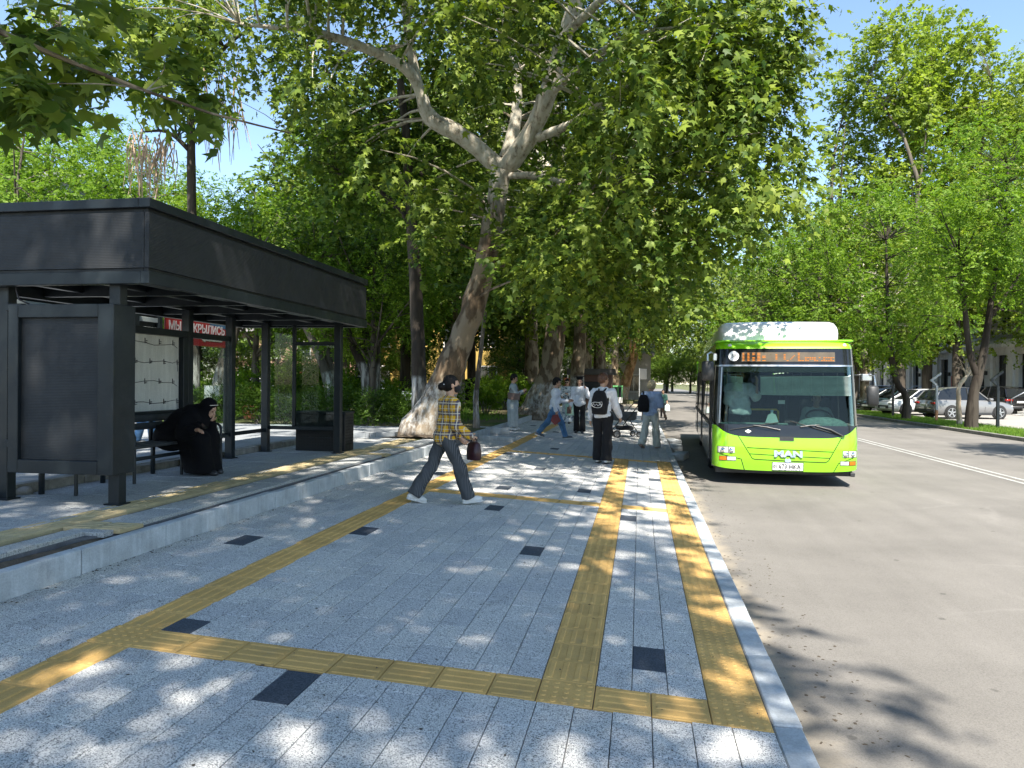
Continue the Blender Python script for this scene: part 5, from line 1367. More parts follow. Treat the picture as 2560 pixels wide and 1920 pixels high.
def plaid():
    N = Nodes('yellow_plaid'); p = N.coord(); sx = N.n('ShaderNodeSeparateXYZ'); N.l(p, sx.inputs[0])
    ux = N.math('ADD', N.math('MULTIPLY', sx.outputs[0], .9), N.math('MULTIPLY', sx.outputs[1], .75))
    def band(v, per, off):
        f = N.math('FRACT', N.math('ADD', N.math('MULTIPLY', v, 1/per), off))
        dk = N.ramp(f, [(0, 0.), (.10, 0.), (.11, 1.), (.26, 1.), (.27, 0.), (.36, 0.), (.37, 1.), (.52, 1.), (.53, 0.)], 'CONSTANT')
        wh = N.ramp(f, [(0, 0.), (.27, 1.), (.355, 0.), (.75, 1.), (.79, 0.)], 'CONSTANT')
        return dk, wh
    d1, w1 = band(ux, .125, .1); d2, w2 = band(sx.outputs[2], .125, .35)
    c = N.mix(N.math('MULTIPLY', d1, .75), (.64, .36, .022), (.035, .045, .10)); c = N.mix(N.math('MULTIPLY', d2, .72), c, (.030, .045, .11))
    c = N.mix(N.math('MULTIPLY', N.math('MAXIMUM', w1, w2), .75), c, (.62, .60, .52))
    return N.done(N.bsdf(c, .85, 0, N.bump(N.noise(p, 9, 3), .4, .03), .2))
def floral():
    N = Nodes('patterned_dress'); p = N.coord(); v = N.n('ShaderNodeTexVoronoi'); v.inputs['Scale'].default_value = 16; N.l(p, v.inputs['Vector'])
    c = N.ramp(N.noise(p, 13, 4, .7), [(.40, (.05, .10, .13)), (.47, (.60, .62, .62)), (.60, (.65, .66, .66)), (.66, (.12, .17, .30))])
    return N.done(N.bsdf(c, .85, 0, None, .2))
M_PIN, M_PLAID, M_FLOR = pinstripe(), plaid(), floral()

def rotv(v, axis, a):
    return np.array(Matrix.Rotation(a, 3, Vector(axis)) @ Vector(v))
def skel(H=1.7, legs=((0, 0), (0, 0)), arms=((5, 8, 12, 0), (5, 8, 12, 0)), lean=3, drop=True, spread=.0):
    """joints of a figure facing +y; legs/arms: left then right, angles in degrees.
    leg (swing forward, knee bend); arm (swing forward, out, elbow bend, turn in)"""
    J = {}; hip = V3(0, 0, .53*H); la = R_(lean); upv = V3(0, math.sin(la), math.cos(la))
    J['pelvis'] = hip; J['waist'] = hip+upv*.09*H; J['chest'] = hip+upv*.21*H; J['neck'] = hip+upv*.295*H; J['up'] = upv
    J['head'] = J['neck']+(upv*.6+V3(0, .12, .4))*.105*H
    for i, s_ in enumerate((-1, 1)):
        a, kn = R_(legs[i][0]), R_(legs[i][1]); h = hip+V3(s_*.058*H, 0, -.02*H)
        o = s_*spread; k_ = h+V3(o*.4, math.sin(a), -math.cos(a))*.245*H; an = k_+V3(o*.3, math.sin(a-kn), -math.cos(a-kn))*.235*H
        J[f'hip{i}'], J[f'knee{i}'], J[f'ankle{i}'] = h, k_, an
        pitch = min(0., (a-kn))*.55 if legs[i][0] < 0 else max(0., (a-kn))*.25
        J[f'toe{i}'] = an+V3(s_*.012, math.cos(pitch)*.105*H, math.sin(pitch)*.105*H-.022*H); J[f'heel{i}'] = an+V3(0, -.03*H*math.cos(pitch)+.01*H*math.sin(pitch), -.022*H-.02*H*math.sin(pitch))
        f_, b_, e_, inn = [R_(v) for v in arms[i]]
        sh_ = J['neck']+V3(s_*.105*H, -.005, -.035*H); d = V3(s_*math.sin(b_), math.sin(f_)*math.cos(b_), -math.cos(f_)*math.cos(b_)); el = sh_+d*.172*H
        b2 = b_-inn; d2 = V3(s_*math.sin(b2), math.sin(f_+e_)*math.cos(b2), -math.cos(f_+e_)*math.cos(b2)); wr = el+d2*.145*H
        J[f'sh{i}'], J[f'el{i}'], J[f'wr{i}'], J[f'hd{i}'] = sh_, el, wr, d2
    if drop:
        lowz = min(min(J[f'toe{i}'][2], J[f'heel{i}'][2]) for i in (0, 1))-.022*H
        for q in list(J):
            if q not in ('up', 'hd0', 'hd1'): J[q] = J[q]-V3(0, 0, lowz)
    return J
def hand(J, i, H, curl=.5, palm=None):
    """palm and five separate fingers"""
    s_ = -1 if i == 0 else 1; d = J[f'hd{i}']; w_ = J[f'wr{i}']
    pn = V3(-s_, 0, 0)*.8+V3(0, .3, 0) if palm is None else palm
    pn = pn-d*(pn@d); pn /= np.linalg.norm(pn); sd_ = np.cross(d, pn); u = H/1.7
    if sd_@V3(0, 1, 0) < 0: sd_ = -sd_                     # thumb side points forward
    pc = w_+d*.048*u
    P = [('c', w_-d*.01, pc+d*.035*u, .024*u, .026*u)]
    for k in range(3): P.append(('c', w_+d*.015*u+sd_*(k-1)*.016*u, pc+d*.04*u+sd_*(k-1)*.024*u, .013*u, .012*u))
    for k, (off, L) in enumerate(((.030, .068), (.011, .078), (-.009, .073), (-.028, .056))):
        a = pc+d*.038*u+sd_*off*u; dd = d; q = a; L3 = L*u/3
        for j in range(3):
            dd = dd*math.cos(curl*(.35+.25*j))+pn*math.sin(curl*(.35+.25*j)); dd /= np.linalg.norm(dd); q2 = q+dd*L3*1.15
            P.append(('c', q, q2, (.0092-.0008*j)*u, (.0084-.0008*j)*u)); q = q2
    a = w_+d*.022*u+sd_*.024*u; t1 = a+(d*.55+sd_*.75+pn*.3)*.034*u; t2 = t1+(d*.85+sd_*.25+pn*.35)*.030*u
    P += [('c', a, t1, .0125*u, .0105*u), ('c', t1, t2, .0100*u, .0082*u)]
    return surf(P, .0055*u, .006)
def head_prims(J, H, yaw=0, pitch=0):
    u = H/1.7; c = J['head']; M_ = Matrix.Rotation(R_(yaw), 3, 'Z') @ Matrix.Rotation(R_(pitch), 3, 'X')
    R3 = np.array(M_); f = lambda x, y, z: c+R3@(V3(x, y, z)*u)
    P = [('e', f(0, -.012, .025), V3(.078, .096, .098)*u, R3), ('e', f(0, .022, -.045), V3(.058, .066, .072)*u, R3), ('c', f(0, .055, -.085), f(0, .06, -.09), .030*u, .026*u),
         ('c', f(0, .088, .010), f(0, .108, -.026), .011*u, .017*u), ('c', f(-.03, .072, .022), f(.03, .072, .022), .018*u, .018*u),
         ('e', f(-.078, -.008, -.012), V3(.012, .022, .032)*u, R3), ('e', f(.078, -.008, -.012), V3(.012, .022, .032)*u, R3), ('c', f(-.022, .078, -.052), f(.022, .078, -.052), .015*u, .015*u),
         ('c', J['neck']-J['up']*.03*H, f(0, -.02, -.06), .056*u, .050*u)]
    return P, f, R3
def add_face(p, f, u, R3, mask=None, glasses=False):
    for s_ in (-1, 1):
        b = MB(); c = Vector(f(s_*.031, .083, .008)); b.lathe([(.001*u, -.006*u), (.010*u, -.003*u), (.013*u, 0), (.010*u, .003*u), (.001*u, .006*u)], 8, Matrix.Translation(c) @ Matrix(R3).to_4x4()); b.build('eye', M_EYE, p, 60)
        a0, a1 = f(s_*.016, .090, .030), f(s_*.048, .078, .030); MB().tube([a0, (a0+a1)/2+V3(0, 0, .004*u), a1], [.004*u, .005*u, .003*u], 5).build('eyebrow', M_HAIRB, p, 60)
    if mask is None: MB().tube([f(-.022, .088, -.054), f(0, .096, -.052), f(.022, .088, -.054)], [.003*u, .006*u, .003*u], 6).build('mouth', M_LIP, p, 60)
    else: smesh('face_mask', surf([('e', f(0, .045, -.045), V3(.066, .074, .062)*u, R3), ('c', f(0, .10, -.03), f(0, .088, -.08), .022*u, .02*u), ('c', f(-.07, .02, -.03), f(.07, .02, -.03), .012*u, .012*u)], .008*u, .02, cut=lambda P: -((P-f(0, .018, 0))@(R3@V3(0, 1, 0)))), mask, p)
    if glasses:
        b = MB()
        for s_ in (-1, 1): b.cbox(s_*.034*u-.026*u, s_*.034*u+.026*u, -.004*u, .004*u, -.018*u, .018*u, .003*u, Matrix.Translation(Vector(f(0, .100, .010))) @ Matrix(R3).to_4x4())
        b.box(-.07*u, .07*u, -.006*u, -.001*u, .004*u, .010*u, Matrix.Translation(Vector(f(0, .098, .010))) @ Matrix(R3).to_4x4()).build('sunglasses', M_EYE, p)
def torso_prims(J, H, g=0., build=1., bust=0.):
    u = H/1.7; upv = J['up']; R3 = np.array(Matrix.Rotation(-math.atan2(upv[1], upv[2]), 3, 'X')); w_ = build
    P = [('e', J['chest']+upv*.02, V3(.155*w_+g, .105*w_+g, .165)*u, R3), ('e', J['waist'], V3(.135*w_+g, .100*w_+g, .16)*u, R3), ('e', J['pelvis']+V3(0, -.01, .0), V3(.160*w_+g, .118*w_+g, .13)*u, R3),
         ('c', J['sh0']+V3(.015, 0, .0), J['sh1']-V3(.015, 0, 0), (.055+g*.6)*u, (.055+g*.6)*u), ('c', J['neck']-upv*.05, J['neck'], (.075+g*.4)*u, (.058+g*.3)*u)]
    if bust:
        for s_ in (-1, 1): P.append(('e', J['chest']+V3(s_*.07, .07, -.01)*u, V3(.06, .06, .06)*u*bust))
    return P
def arm_prims(J, H, i, g=0., full=True, end=1.):
    u = H/1.7; el, wr = J[f'el{i}'], J[f'wr{i}']; P = [('c', J[f'sh{i}'], el, (.050+g)*u, (.040+g)*u)]
    if full: P.append(('c', el, el+(wr-el)*end, (.040+g)*u, (.028+g*1.1)*u))
    return P
def leg_prims(J, H, i, g=0., flare=0., end=1.):
    u = H/1.7; k_, an = J[f'knee{i}'], J[f'ankle{i}']
    return [('c', J[f'hip{i}'], k_, (.082+g)*u, (.056+g)*u), ('c', k_, k_+(an-k_)*end, (.055+g+flare*.3)*u, (.040+g+flare)*u)]
def shoe(p, J, H, i, mat, sole=None, name='shoe'):
    u = H/1.7; he, to = J[f'heel{i}'], J[f'toe{i}']; d = to-he; d /= np.linalg.norm(d); dn = np.cross(V3(1, 0, 0), d); dn /= np.linalg.norm(dn)
    z0 = -.026*u
    P = [('c', he, he+d*.16*u, .036*u, .040*u), ('c', he+d*.14*u, to-d*.02*u, .040*u, .034*u), ('c', he+d*.02*u+dn*.02*u, J[f'ankle{i}'], .038*u, .036*u)]
    o = smesh(name, surf(P, .010*u, .03, cut=lambda Q: np.maximum(-((Q-he)@dn)+z0, (Q-he)@dn-.075*u)), mat, p)
    if sole: smesh('sole', surf([('c', he-dn*.018*u, to-dn*.018*u-d*.01, .040*u, .040*u)], .009*u, .02, cut=lambda Q: np.abs((Q-he)@dn-z0+.004*u)-.012*u), sole, o)
    return o
def folds(amp, fx=26., fz=9., ph=0.):
    return lambda P: amp*np.sin(P[:, 2]*fz*3+np.sin(P[:, 0]*fx+ph)*1.6+P[:, 1]*12)*np.sin(P[:, 0]*fx*.7+P[:, 1]*fx*.6+ph)
def person(label, loc, rz, H, J, group=None, skin=M_SKIN, yaw=0, pitch=0, hands=(.5, .5), palm=(None, None), mask=None, glasses=False, h=.016, bare=None, face=True):
    p = thing('person', label, 'person', loc, rz, group); p['_h'] = h
    hp, f, R3 = head_prims(J, H, yaw, pitch)
    P = hp+torso_prims(J, H, -.012)
    for i in (0, 1): P += arm_prims(J, H, i, -.004)+leg_prims(J, H, i, -.006)
    parts = [surf(hp, .009*H/1.7, .018), surf(P[len(hp):], h, .03)]+[hand(J, i, H, hands[i], palm[i]) for i in (0, 1)]
    smesh('body', parts, skin, p)
    if face: add_face(p, f, H/1.7, R3, mask, glasses)
    del p['_h']
    return p, f, R3
def top(p, J, H, mat, hem, g=.018, sleeves=1., name='shirt', build=1., h=.014, fold=.004, bust=0., collar=None):
    u = H/1.7; P = torso_prims(J, H, g, build, bust)
    for i in (0, 1): P += arm_prims(J, H, i, g*.8+.004, sleeves > .5, .93 if sleeves >= 1 else .5)
    if sleeves <= .5:
        P = [q for q in P[:len(P)-2]]
        for i in (0, 1): P.append(('c', J[f'sh{i}'], J[f'sh{i}']+(J[f'el{i}']-J[f'sh{i}'])*.85, (.058+g)*u, (.056+g)*u))
    z0 = J['pelvis'][2]+hem*u; nk = J['neck']
    return smesh(name, surf(P, h, .035, cut=lambda Q: np.maximum(z0+.02*np.sin(Q[:, 0]*14)*.4-Q[:, 2]-(np.abs(Q[:, 0]) > .22*u)*.6, .062*u-np.linalg.norm((Q-(nk+V3(0, .012, .05)))*V3(1, 1, .9), axis=1)), fold=folds(fold)), mat, p)
def trousers(p, J, H, mat, g=.012, flare=.0, end=.97, fold=.004, h=.014, name='trousers'):
    u = H/1.7; P = torso_prims(J, H, .012)[2:3]
    for i in (0, 1): P += leg_prims(J, H, i, g, flare, end)
    zt = J['pelvis'][2]+.10*u; E = []
    for i in (0, 1):
        d = J[f'ankle{i}']-J[f'knee{i}']; d /= np.linalg.norm(d); E.append((J[f'knee{i}']+(J[f'ankle{i}']-J[f'knee{i}'])*end, d))
    def cut(Q):
        c = Q[:, 2]-zt
        for e, d in E: c = np.maximum(c, np.where(np.linalg.norm(Q-e, axis=1) < .17*u, (Q-e)@d-.03*u, -1.))
        return c
    return smesh(name, surf(P, h, .03, cut=cut, fold=folds(fold, 30, 7, 1.)), mat, p)
def hair(p, f, H, R3, mat, prims, cutf=None, name='hair', amp=.004):
    u = H/1.7; Pm = []
    for q in prims:
        if q[0] == 'e': Pm.append(('e', f(*q[1]), V3(*q[2])*u, R3))
        else: Pm.append(('c', f(*q[1]), f(*q[2]), q[3]*u, q[4]*u))
    inv = lambda Q: ((Q-f(0, 0, 0))/u)@R3
    return smesh(name, surf(Pm, .009*u, .02, cut=(lambda Q: cutf(inv(Q))) if cutf else None, fold=lambda Q: amp*np.sin(Q[:, 0]*130+np.sin(Q[:, 2]*60)*2)*np.sin(Q[:, 1]*90)), mat, p)
CAPHAIR = [('e', (0, -.018, .035), (.088, .105, .102)), ('e', (0, -.05, -.01), (.080, .070, .080))]
facecut = lambda q: np.minimum(q[:, 1]-.045+(q[:, 2]-.06)*.5, .075-q[:, 2]) if False else np.where(q[:, 2] < .058, q[:, 1]-.030, q[:, 1]-.098)*1.

def zat(x, y): return zwalk(x)
# ---- the woman in the plaid shirt
H = 1.60
J = skel(H, ((-24, 10), (24, 6)), ((6, 10, 40, 18), (4, 8, 54, 18)), 6)
pw, f, R3 = person('person striding in yellow plaid shirt, grey pinstripe trousers and black mask', (-2.36, 9.0, zwalk(-2.36)), R_(-56), H, J, yaw=-6, hands=(.7, 1.1), mask=M_CBLACK, h=.014)
top(pw, J, H, M_PLAID, -.18, .032, h=.011, fold=.010, bust=.9)
trousers(pw, J, H, M_PIN, .018, .034, .96, .010, .011)
for i in (0, 1): shoe(pw, J, H, i, M_SOLE, M_SOLE)
hair(pw, f, H, R3, M_HAIRB, CAPHAIR+[('e', (0, -.135, -.02), (.05, .05, .05)), ('c', (0, -.09, .0), (0, -.14, -.02), .04, .04)], facecut)
MB().lathe([(.001, -.006), (.008, -.005), (.008, .005), (.001, .006)], 10, Matrix.Translation(Vector(f(.045, -.118, .01)))).build('hair_clip', M_SOLE, pw, 60)
smesh('collar', surf([('c', J['neck']+V3(-.045, -.02, -.005), J['neck']+V3(.045, -.02, -.005), .045, .045), ('c', J['neck']+V3(-.04, .035, -.015), J['neck']+V3(.04, .035, -.015), .035, .035)], .010, .03, cut=lambda Q: np.maximum(Q[:, 2]-J['neck'][2]-.03, .052-np.linalg.norm((Q-J['neck']-V3(0, .005, .02))[:, :2], axis=1))), M_PLAID, pw)
def world(p, q): return Matrix.Translation(p.location) @ Matrix.Rotation(p.rotation_euler.z, 4, 'Z') @ Vector(q)
hq = world(pw, J['wr1']+J['hd1']*.075)
bg_ = thing('handbag', 'maroon leather handbag held by the person in plaid', 'bag', (hq.x, hq.y, hq.z-.265), R_(-40)); bg_.scale = (.86, .86, .86)
b = MB(); 
P_ = []
for z, w_, d in ((.0, .100, .060), (.012, .112, .070), (.12, .116, .072), (.22, .100, .060), (.255, .075, .035), (.262, .05, .015)):
    P_.append([(w_*math.copysign(abs(math.cos(a))**.5, math.cos(a)), d*math.copysign(abs(math.sin(a))**.5, math.sin(a)), z) for a in [2*PI*k/24 for k in range(25)]])
b.grid(P_); b.f.append(tuple(range(24))); b.f.append(tuple(5*25+k for k in range(24))); b.build('bag_body', M_LEATH, bg_, 50)
MB().tube([(-.07, 0, .255), (-.06, 0, .29), (-.03, 0, .31), (.03, 0, .31), (.06, 0, .29), (.07, 0, .255)], .009, 6).build('bag_handle', M_LEATH, bg_, 60)
MB().tube([(-.085, .045, .236), (0, .055, .246), (.085, .045, .236)], .004, 5).build('zip', M_ALU, bg_)

# ---- seated figure in a black robe
H = 1.62; sp_ = thing('person', 'person in a black robe and headscarf sitting bent forward on the shelter bench', 'person', (-5.95, 8.80, ZP), R_(-90)); sp_.scale = (.93, .96, .97)
S_ = lambda x, y, z: V3(x, y, z)
J = {'neck': S_(0, .42, .78), 'up': V3(0, .75, .66), 'head': S_(0, .56, .865)}
hp, f, R3 = head_prims(J, H, 0, -30)
J.update({'wr0': S_(-.06, .565, .70), 'hd0': V3(.1, .15, .98)/1., 'wr1': S_(.30, .52, .60), 'hd1': V3(.15, .95, .1)})
for q in ('hd0', 'hd1'): J[q] = J[q]/np.linalg.norm(J[q])
smesh('body', [surf(hp, .010, .018), surf([('c', S_(-.17, .33, .74), S_(-.20, .50, .50), .045, .04), ('c', S_(-.20, .50, .50), J['wr0'], .04, .026), ('c', S_(.17, .33, .74), S_(.27, .36, .56), .045, .038), ('c', S_(.27, .36, .56), J['wr1'], .038, .026),
      ('c', S_(0, .05, .50), S_(0, .40, .74), .12, .10), ('c', S_(-.09, .08, .48), S_(-.11, .50, .48), .075, .06), ('c', S_(.09, .08, .48), S_(.11, .50, .48), .075, .06), ('c', S_(-.11, .50, .48), S_(-.09, .54, .08), .05, .04), ('c', S_(.11, .50, .48), S_(.09, .56, .08), .05, .04)], .02, .03), hand(J, 0, H, 1.2), hand(J, 1, H, .8, V3(0, 0, -1))], M_SKIN, sp_)
add_face(sp_, f, H/1.7, R3)
robe = [('e', S_(0, .02, .50), V3(.26, .22, .20)), ('e', S_(0, .22, .66), V3(.245, .24, .22)), ('e', S_(0, .36, .74), V3(.22, .17, .17)), ('c', S_(-.12, .15, .48), S_(-.13, .50, .47), .125, .115), ('c', S_(.12, .15, .48), S_(.13, .50, .47), .125, .115),
        ('c', S_(-.10, .50, .46), S_(-.10, .53, .05), .125, .15), ('c', S_(.10, .50, .46), S_(.10, .53, .05), .125, .15), ('c', S_(-.18, .33, .72), S_(-.21, .49, .50), .085, .08), ('c', S_(-.21, .49, .50), S_(-.08, .555, .67), .075, .06),
        ('c', S_(.18, .33, .72), S_(.28, .36, .56), .085, .085), ('c', S_(.28, .36, .56), S_(.30, .49, .60), .085, .075), ('c', S_(0, .30, .42), S_(0, .42, .10), .16, .20)]
smesh('robe', surf(robe, .016, .05, cut=lambda Q: .03-Q[:, 2], fold=folds(.008, 18, 5)), M_ROBE, sp_)
inv_ = lambda Q: ((Q-f(0, 0, 0))/(H/1.7))@R3
smesh('headscarf', surf([('e', f(0, -.022, .03), V3(.098, .118, .112), R3), ('e', f(0, -.03, -.06), V3(.095, .11, .10), R3), ('c', f(0, -.05, -.05), S_(0, .36, .76), .10, .19), ('c', f(0, .03, -.10), S_(0, .47, .72), .06, .12)], .011, .03,
      cut=lambda Q: np.where(np.linalg.norm((inv_(Q)-V3(0, .095, -.005))*V3(1, 1, .85), axis=1) < .072, .02, -.02), fold=folds(.004, 30, 9)), M_ROBE, sp_)
MB().tube([f(-.085, .03, .075), f(-.05, .075, .105), f(0, .09, .115), f(.05, .075, .105), f(.085, .03, .075)], .0035, 5).build('scarf_band', M_ALU, sp_)
J.update({'heel0': S_(-.09, .50, .035), 'toe0': S_(-.10, .70, .03), 'ankle0': S_(-.09, .54, .09), 'heel1': S_(.09, .54, .035), 'toe1': S_(.10, .74, .03), 'ankle1': S_(.09, .58, .09)})
for i in (0, 1): shoe(sp_, J, H, i, M_SHOEB)
hq = world(sp_, J['wr1']+J['hd1']*.10)
ph = MB().cbox(-.036, .036, -.005, .005, -.07, .07, .004).build('phone', M_BLKGL, None); ph.location = (hq.x+.02, hq.y, hq.z+.045); ph.rotation_euler = (R_(55), 0, R_(-90)); tag(ph, 'dark phone in the hand of the person in the black robe', 'phone')
# ---- woman in the long grey dress
H = 1.63
J = skel(H, ((4, 4), (-3, 2)), ((18, 6, 95, 30), (22, 6, 100, 32)), 2)
gw, f, R3 = person('person in long grey dress standing by the step kerb looking at a phone', (-3.72, 22.0, zwalk(-3.72)), R_(-88), H, J, pitch=-22, h=.02)
top(gw, J, H, M_GREYD, -.02, .022, h=.018, bust=.9, name='bodice')
u = H/1.7
smesh('skirt', surf([('e', J['pelvis'], V3(.175, .14, .16)), ('c', J['waist'], J['pelvis']-V3(0, 0, .1), .13, .165), ('c', J['pelvis']-V3(0, 0, .1), V3(0, .02, .10), .165, .155)], .018, .05, cut=lambda Q: np.maximum(.10-Q[:, 2], Q[:, 2]-J['waist'][2]-.05), fold=lambda Q: .010*np.sin(np.arctan2(Q[:, 1], Q[:, 0])*11)*np.clip((1-Q[:, 2]), 0, 1)), M_GREYD, gw)
for i in (0, 1): shoe(gw, J, H, i, M_SOLE)
hair(gw, f, H, R3, M_HAIRB, [('e', (0, -.02, .04), (.098, .112, .108)), ('e', (0, -.05, -.015), (.092, .075, .080))], facecut)
hq = world(gw, J['wr1']+V3(-.08, .08, .02)); ph = MB().cbox(-.034, .034, -.004, .004, -.07, .07, .003).build('phone', M_BLKGL); ph.location = hq; ph.rotation_euler = (R_(40), 0, R_(-88)); tag(ph, 'phone held by the person in the grey dress', 'phone')
hq = world(gw, V3(.23, .07, .93))
hb = thing('shoulder_bag', 'taupe shoulder bag hanging from the person in the grey dress', 'bag', hq, R_(-88))
MB().prism([(-.17, .0), (.15, -.02), (.19, .17), (-.19, .20)], 'x', -.05, .05).build('bag_body', M_BROWNL, hb)
MB().tube([(0, -.17, .18), (-.06, -.06, .42), (-.10, .02, .50), (-.06, .08, .40), (0, .17, .16)], .011, 5).build('strap', M_BROWNL, hb, 60)
# ---- man in white sweater and jeans
H = 1.66
J = skel(H, ((-27, 14), (26, 8)), ((16, 6, 78, 12), (-8, 8, 20, 0)), 4)
jm, f, R3 = person('person walking in white sweater and faded blue jeans, phone in hand', (-2.26, 20.15, zwalk(-2.26)), R_(-84), H, J, pitch=-10, h=.02)
top(jm, J, H, M_CWHITE, -.06, .028, h=.018, fold=.010); trousers(jm, J, H, M_JEAN, .020, .014, .97, .010, .016)
for i in (0, 1): shoe(jm, J, H, i, M_SHOEG, M_SOLE)
hair(jm, f, H, R3, M_HAIRB, [('e', (0, -.018, .045), (.100, .115, .108)), ('e', (0, -.06, -.01), (.09, .07, .08))], facecut, amp=.010)
hq = world(jm, J['wr0']+J['hd0']*.10); ph = MB().cbox(-.036, .036, -.005, .005, -.075, .075, .003).build('phone', M_BLKGL); ph.location = hq+Vector((0, 0, .02)); ph.rotation_euler = (R_(70), 0, R_(-84)); tag(ph, 'phone held out by the person in the white sweater', 'phone')
hq = world(jm, J['wr1']+J['hd1']*.09)
rb = thing('red_pouch', 'dark red pouch hanging from the hand of the person in jeans', 'bag', (hq.x-.02, hq.y, hq.z-.30), R_(-84))
MB().prism([(-.02, .0), (.13, .12), (.05, .29), (-.09, .27), (-.14, .12)], 'x', -.03, .03).build('bag_body', simple('red_bag', (.16, .02, .02), .6), rb); MB().tube([(0, -.04, .26), (0, 0, .33), (0, .03, .27)], .006, 5).build('cord', M_LEATH, rb)
# ---- woman in the patterned dress
H = 1.60
J = skel(H, ((0, 0), (3, 3)), ((14, 8, 92, 34), (10, 8, 70, 24)), 0)
fw_, f, R3 = person('person in patterned dress and sunglasses standing beside the person in the square cap', (-2.60, 27.2, zwalk(-2.6)), R_(172), H, J, pitch=-14, glasses=True, h=.022)
top(fw_, J, H, M_FLOR, -.02, .020, h=.020, bust=.9, name='bodice')
smesh('skirt', surf([('e', J['pelvis'], V3(.17, .13, .15)), ('c', J['waist'], J['pelvis']-V3(0, 0, .1), .13, .165), ('c', J['pelvis']-V3(0, 0, .1), V3(0, .02, .08), .165, .21)], .02, .05, cut=lambda Q: np.maximum(.08-Q[:, 2], Q[:, 2]-J['waist'][2]-.05), fold=lambda Q: .012*np.sin(np.arctan2(Q[:, 1], Q[:, 0])*10)*np.clip(1-Q[:, 2], 0, 1)), M_FLOR, fw_)
for i in (0, 1): shoe(fw_, J, H, i, M_SHOEB)
hair(fw_, f, H, R3, M_HAIRB, CAPHAIR, facecut)
hq = world(fw_, V3(-.16, .20, .32))
tb = thing('tote_bag', 'tall mint green tote bag beside the patterned dress', 'bag', hq, R_(172))
MB().cbox(-.17, .17, -.05, .05, 0, .42, .02).build('bag_body', cloth('mint_canvas', (.42, .60, .48)), tb, 50); MB().tube([(-.09, 0, .41), (-.06, 0, .62), (.06, 0, .62), (.09, 0, .41)], .008, 5).build('strap', M_BROWNL, tb, 60)
# ---- person in a square cap, hands at the face
H = 1.66
J = skel(H, ((2, 2), (-3, 3)), ((34, 24, 128, 42), (10, 10, 18, 4)), 0)
cp, f, R3 = person('person in black square cap, white blouse and black trousers, hand raised to the face', (-1.80, 22.8, zwalk(-1.8)), R_(176), H, J, pitch=-10, h=.02)
top(cp, J, H, M_CWHITE, -.10, .040, h=.018, fold=.011, bust=.7, name='blouse'); trousers(cp, J, H, M_CBLACK, .016, .042, .99, .004, .018)
for i in (0, 1): shoe(cp, J, H, i, M_SHOEB)
hair(cp, f, H, R3, M_HAIRB, CAPHAIR+[('c', (-.07, -.04, -.02), (-.07, -.03, -.14), .035, .03), ('c', (.07, -.04, -.02), (.07, -.03, -.14), .035, .03)], facecut)
b = MB().lathe([(.10, 0), (.108, .055), (.104, .06)], 16, Matrix.Translation(Vector(f(0, -.015, .075)))); hat = b.build('cap', M_CBLACK, cp, 50)
MB().cbox(-.135, .135, -.135, .135, 0, .012, .003, Matrix.Translation(Vector(f(0, -.015, .135))) @ Matrix.Rotation(.6, 4, 'Z') @ Matrix.Rotation(.1, 4, 'X')).build('cap_board', M_CBLACK, hat)
hq = world(cp, V3(.30, .08, .60)); hb = thing('shoulder_bag', 'brown handbag at the hip of the person in the square cap', 'bag', hq, R_(176))
MB().prism([(-.14, 0), (.14, 0), (.11, .2), (-.11, .2)], 'x', -.05, .05).build('bag_body', simple('brown_leather', (.11, .05, .03), .5), hb); MB().tube([(0, -.10, .19), (-.05, 0, .62), (0, .10, .19)], .010, 5).build('strap', M_BROWNL, hb, 60)
# ---- youth with the big backpack
def backpack(label, p, J, H, mat, logo=False, scale=1., dx=0., yaw=0):
    q = world(p, V3(dx, -.155, J['pelvis'][2]+.02)); t = thing('backpack', label, 'backpack', q, p.rotation_euler.z+yaw)
    W = []
    for z, w_, d in ((.0, .11, .05), (.02, .145, .085), (.16, .160, .105), (.30, .150, .095), (.42, .115, .065), (.47, .07, .03)):
        W.append([(w_*scale*math.copysign(abs(math.cos(a))**.6, math.cos(a)), d*scale*math.copysign(abs(math.sin(a))**.6, math.sin(a))-.075, z*scale) for a in [2*PI*k/28 for k in range(29)]])
    b = MB().grid(W); b.f.append(tuple(range(28))); b.f.append(tuple(5*29+k for k in range(28))); b.build('bag_body', mat, t, 60)
    pk = []
    for z, w_, d in ((.04, .10, .01), (.06, .125, .035), (.17, .13, .04), (.22, .115, .03), (.235, .09, .0)):
        pk.append([(w_*scale*math.cos(a), (-.16-d*max(0, math.sin(a)))*scale, z*scale) for a in [PI*k/12 for k in range(13)]])
    MB().grid(pk).build('front_pocket', mat, t, 60)
    return t
H = 1.74
J = skel(H, ((3, 3), (-4, 2)), ((-3, 10, 14, 4), (10, 14, 28, 8)), 1)
by, f, R3 = person('person in white long-sleeved top and wide black trousers seen from behind', (-.72, 15.0, zwalk(-.72)), R_(-14), H, J, yaw=-32, h=.017, mask=None)
top(by, J, H, M_CWHITE, -.05, .030, h=.015, fold=.010); trousers(by, J, H, M_CBLACK, .030, .038, .99, .010, .014)
for i in (0, 1): shoe(by, J, H, i, M_SOLE, M_SHOEB)
hair(by, f, H, R3, M_HAIRR, [('e', (0, -.012, .045), (.092, .108, .105)), ('e', (0, -.05, .0), (.084, .070, .075))], facecut, amp=.008)
bp = backpack('black backpack with white oval emblem on the back of the person in white', by, J, H, M_CBLACK)
Mb = Matrix.Translation((-.02, -.215, .19)) @ Matrix.Rotation(R_(8), 4, 'Y')
el = [(.105*math.cos(2*PI*k/40), 0, .052*math.sin(2*PI*k/40)) for k in range(41)]
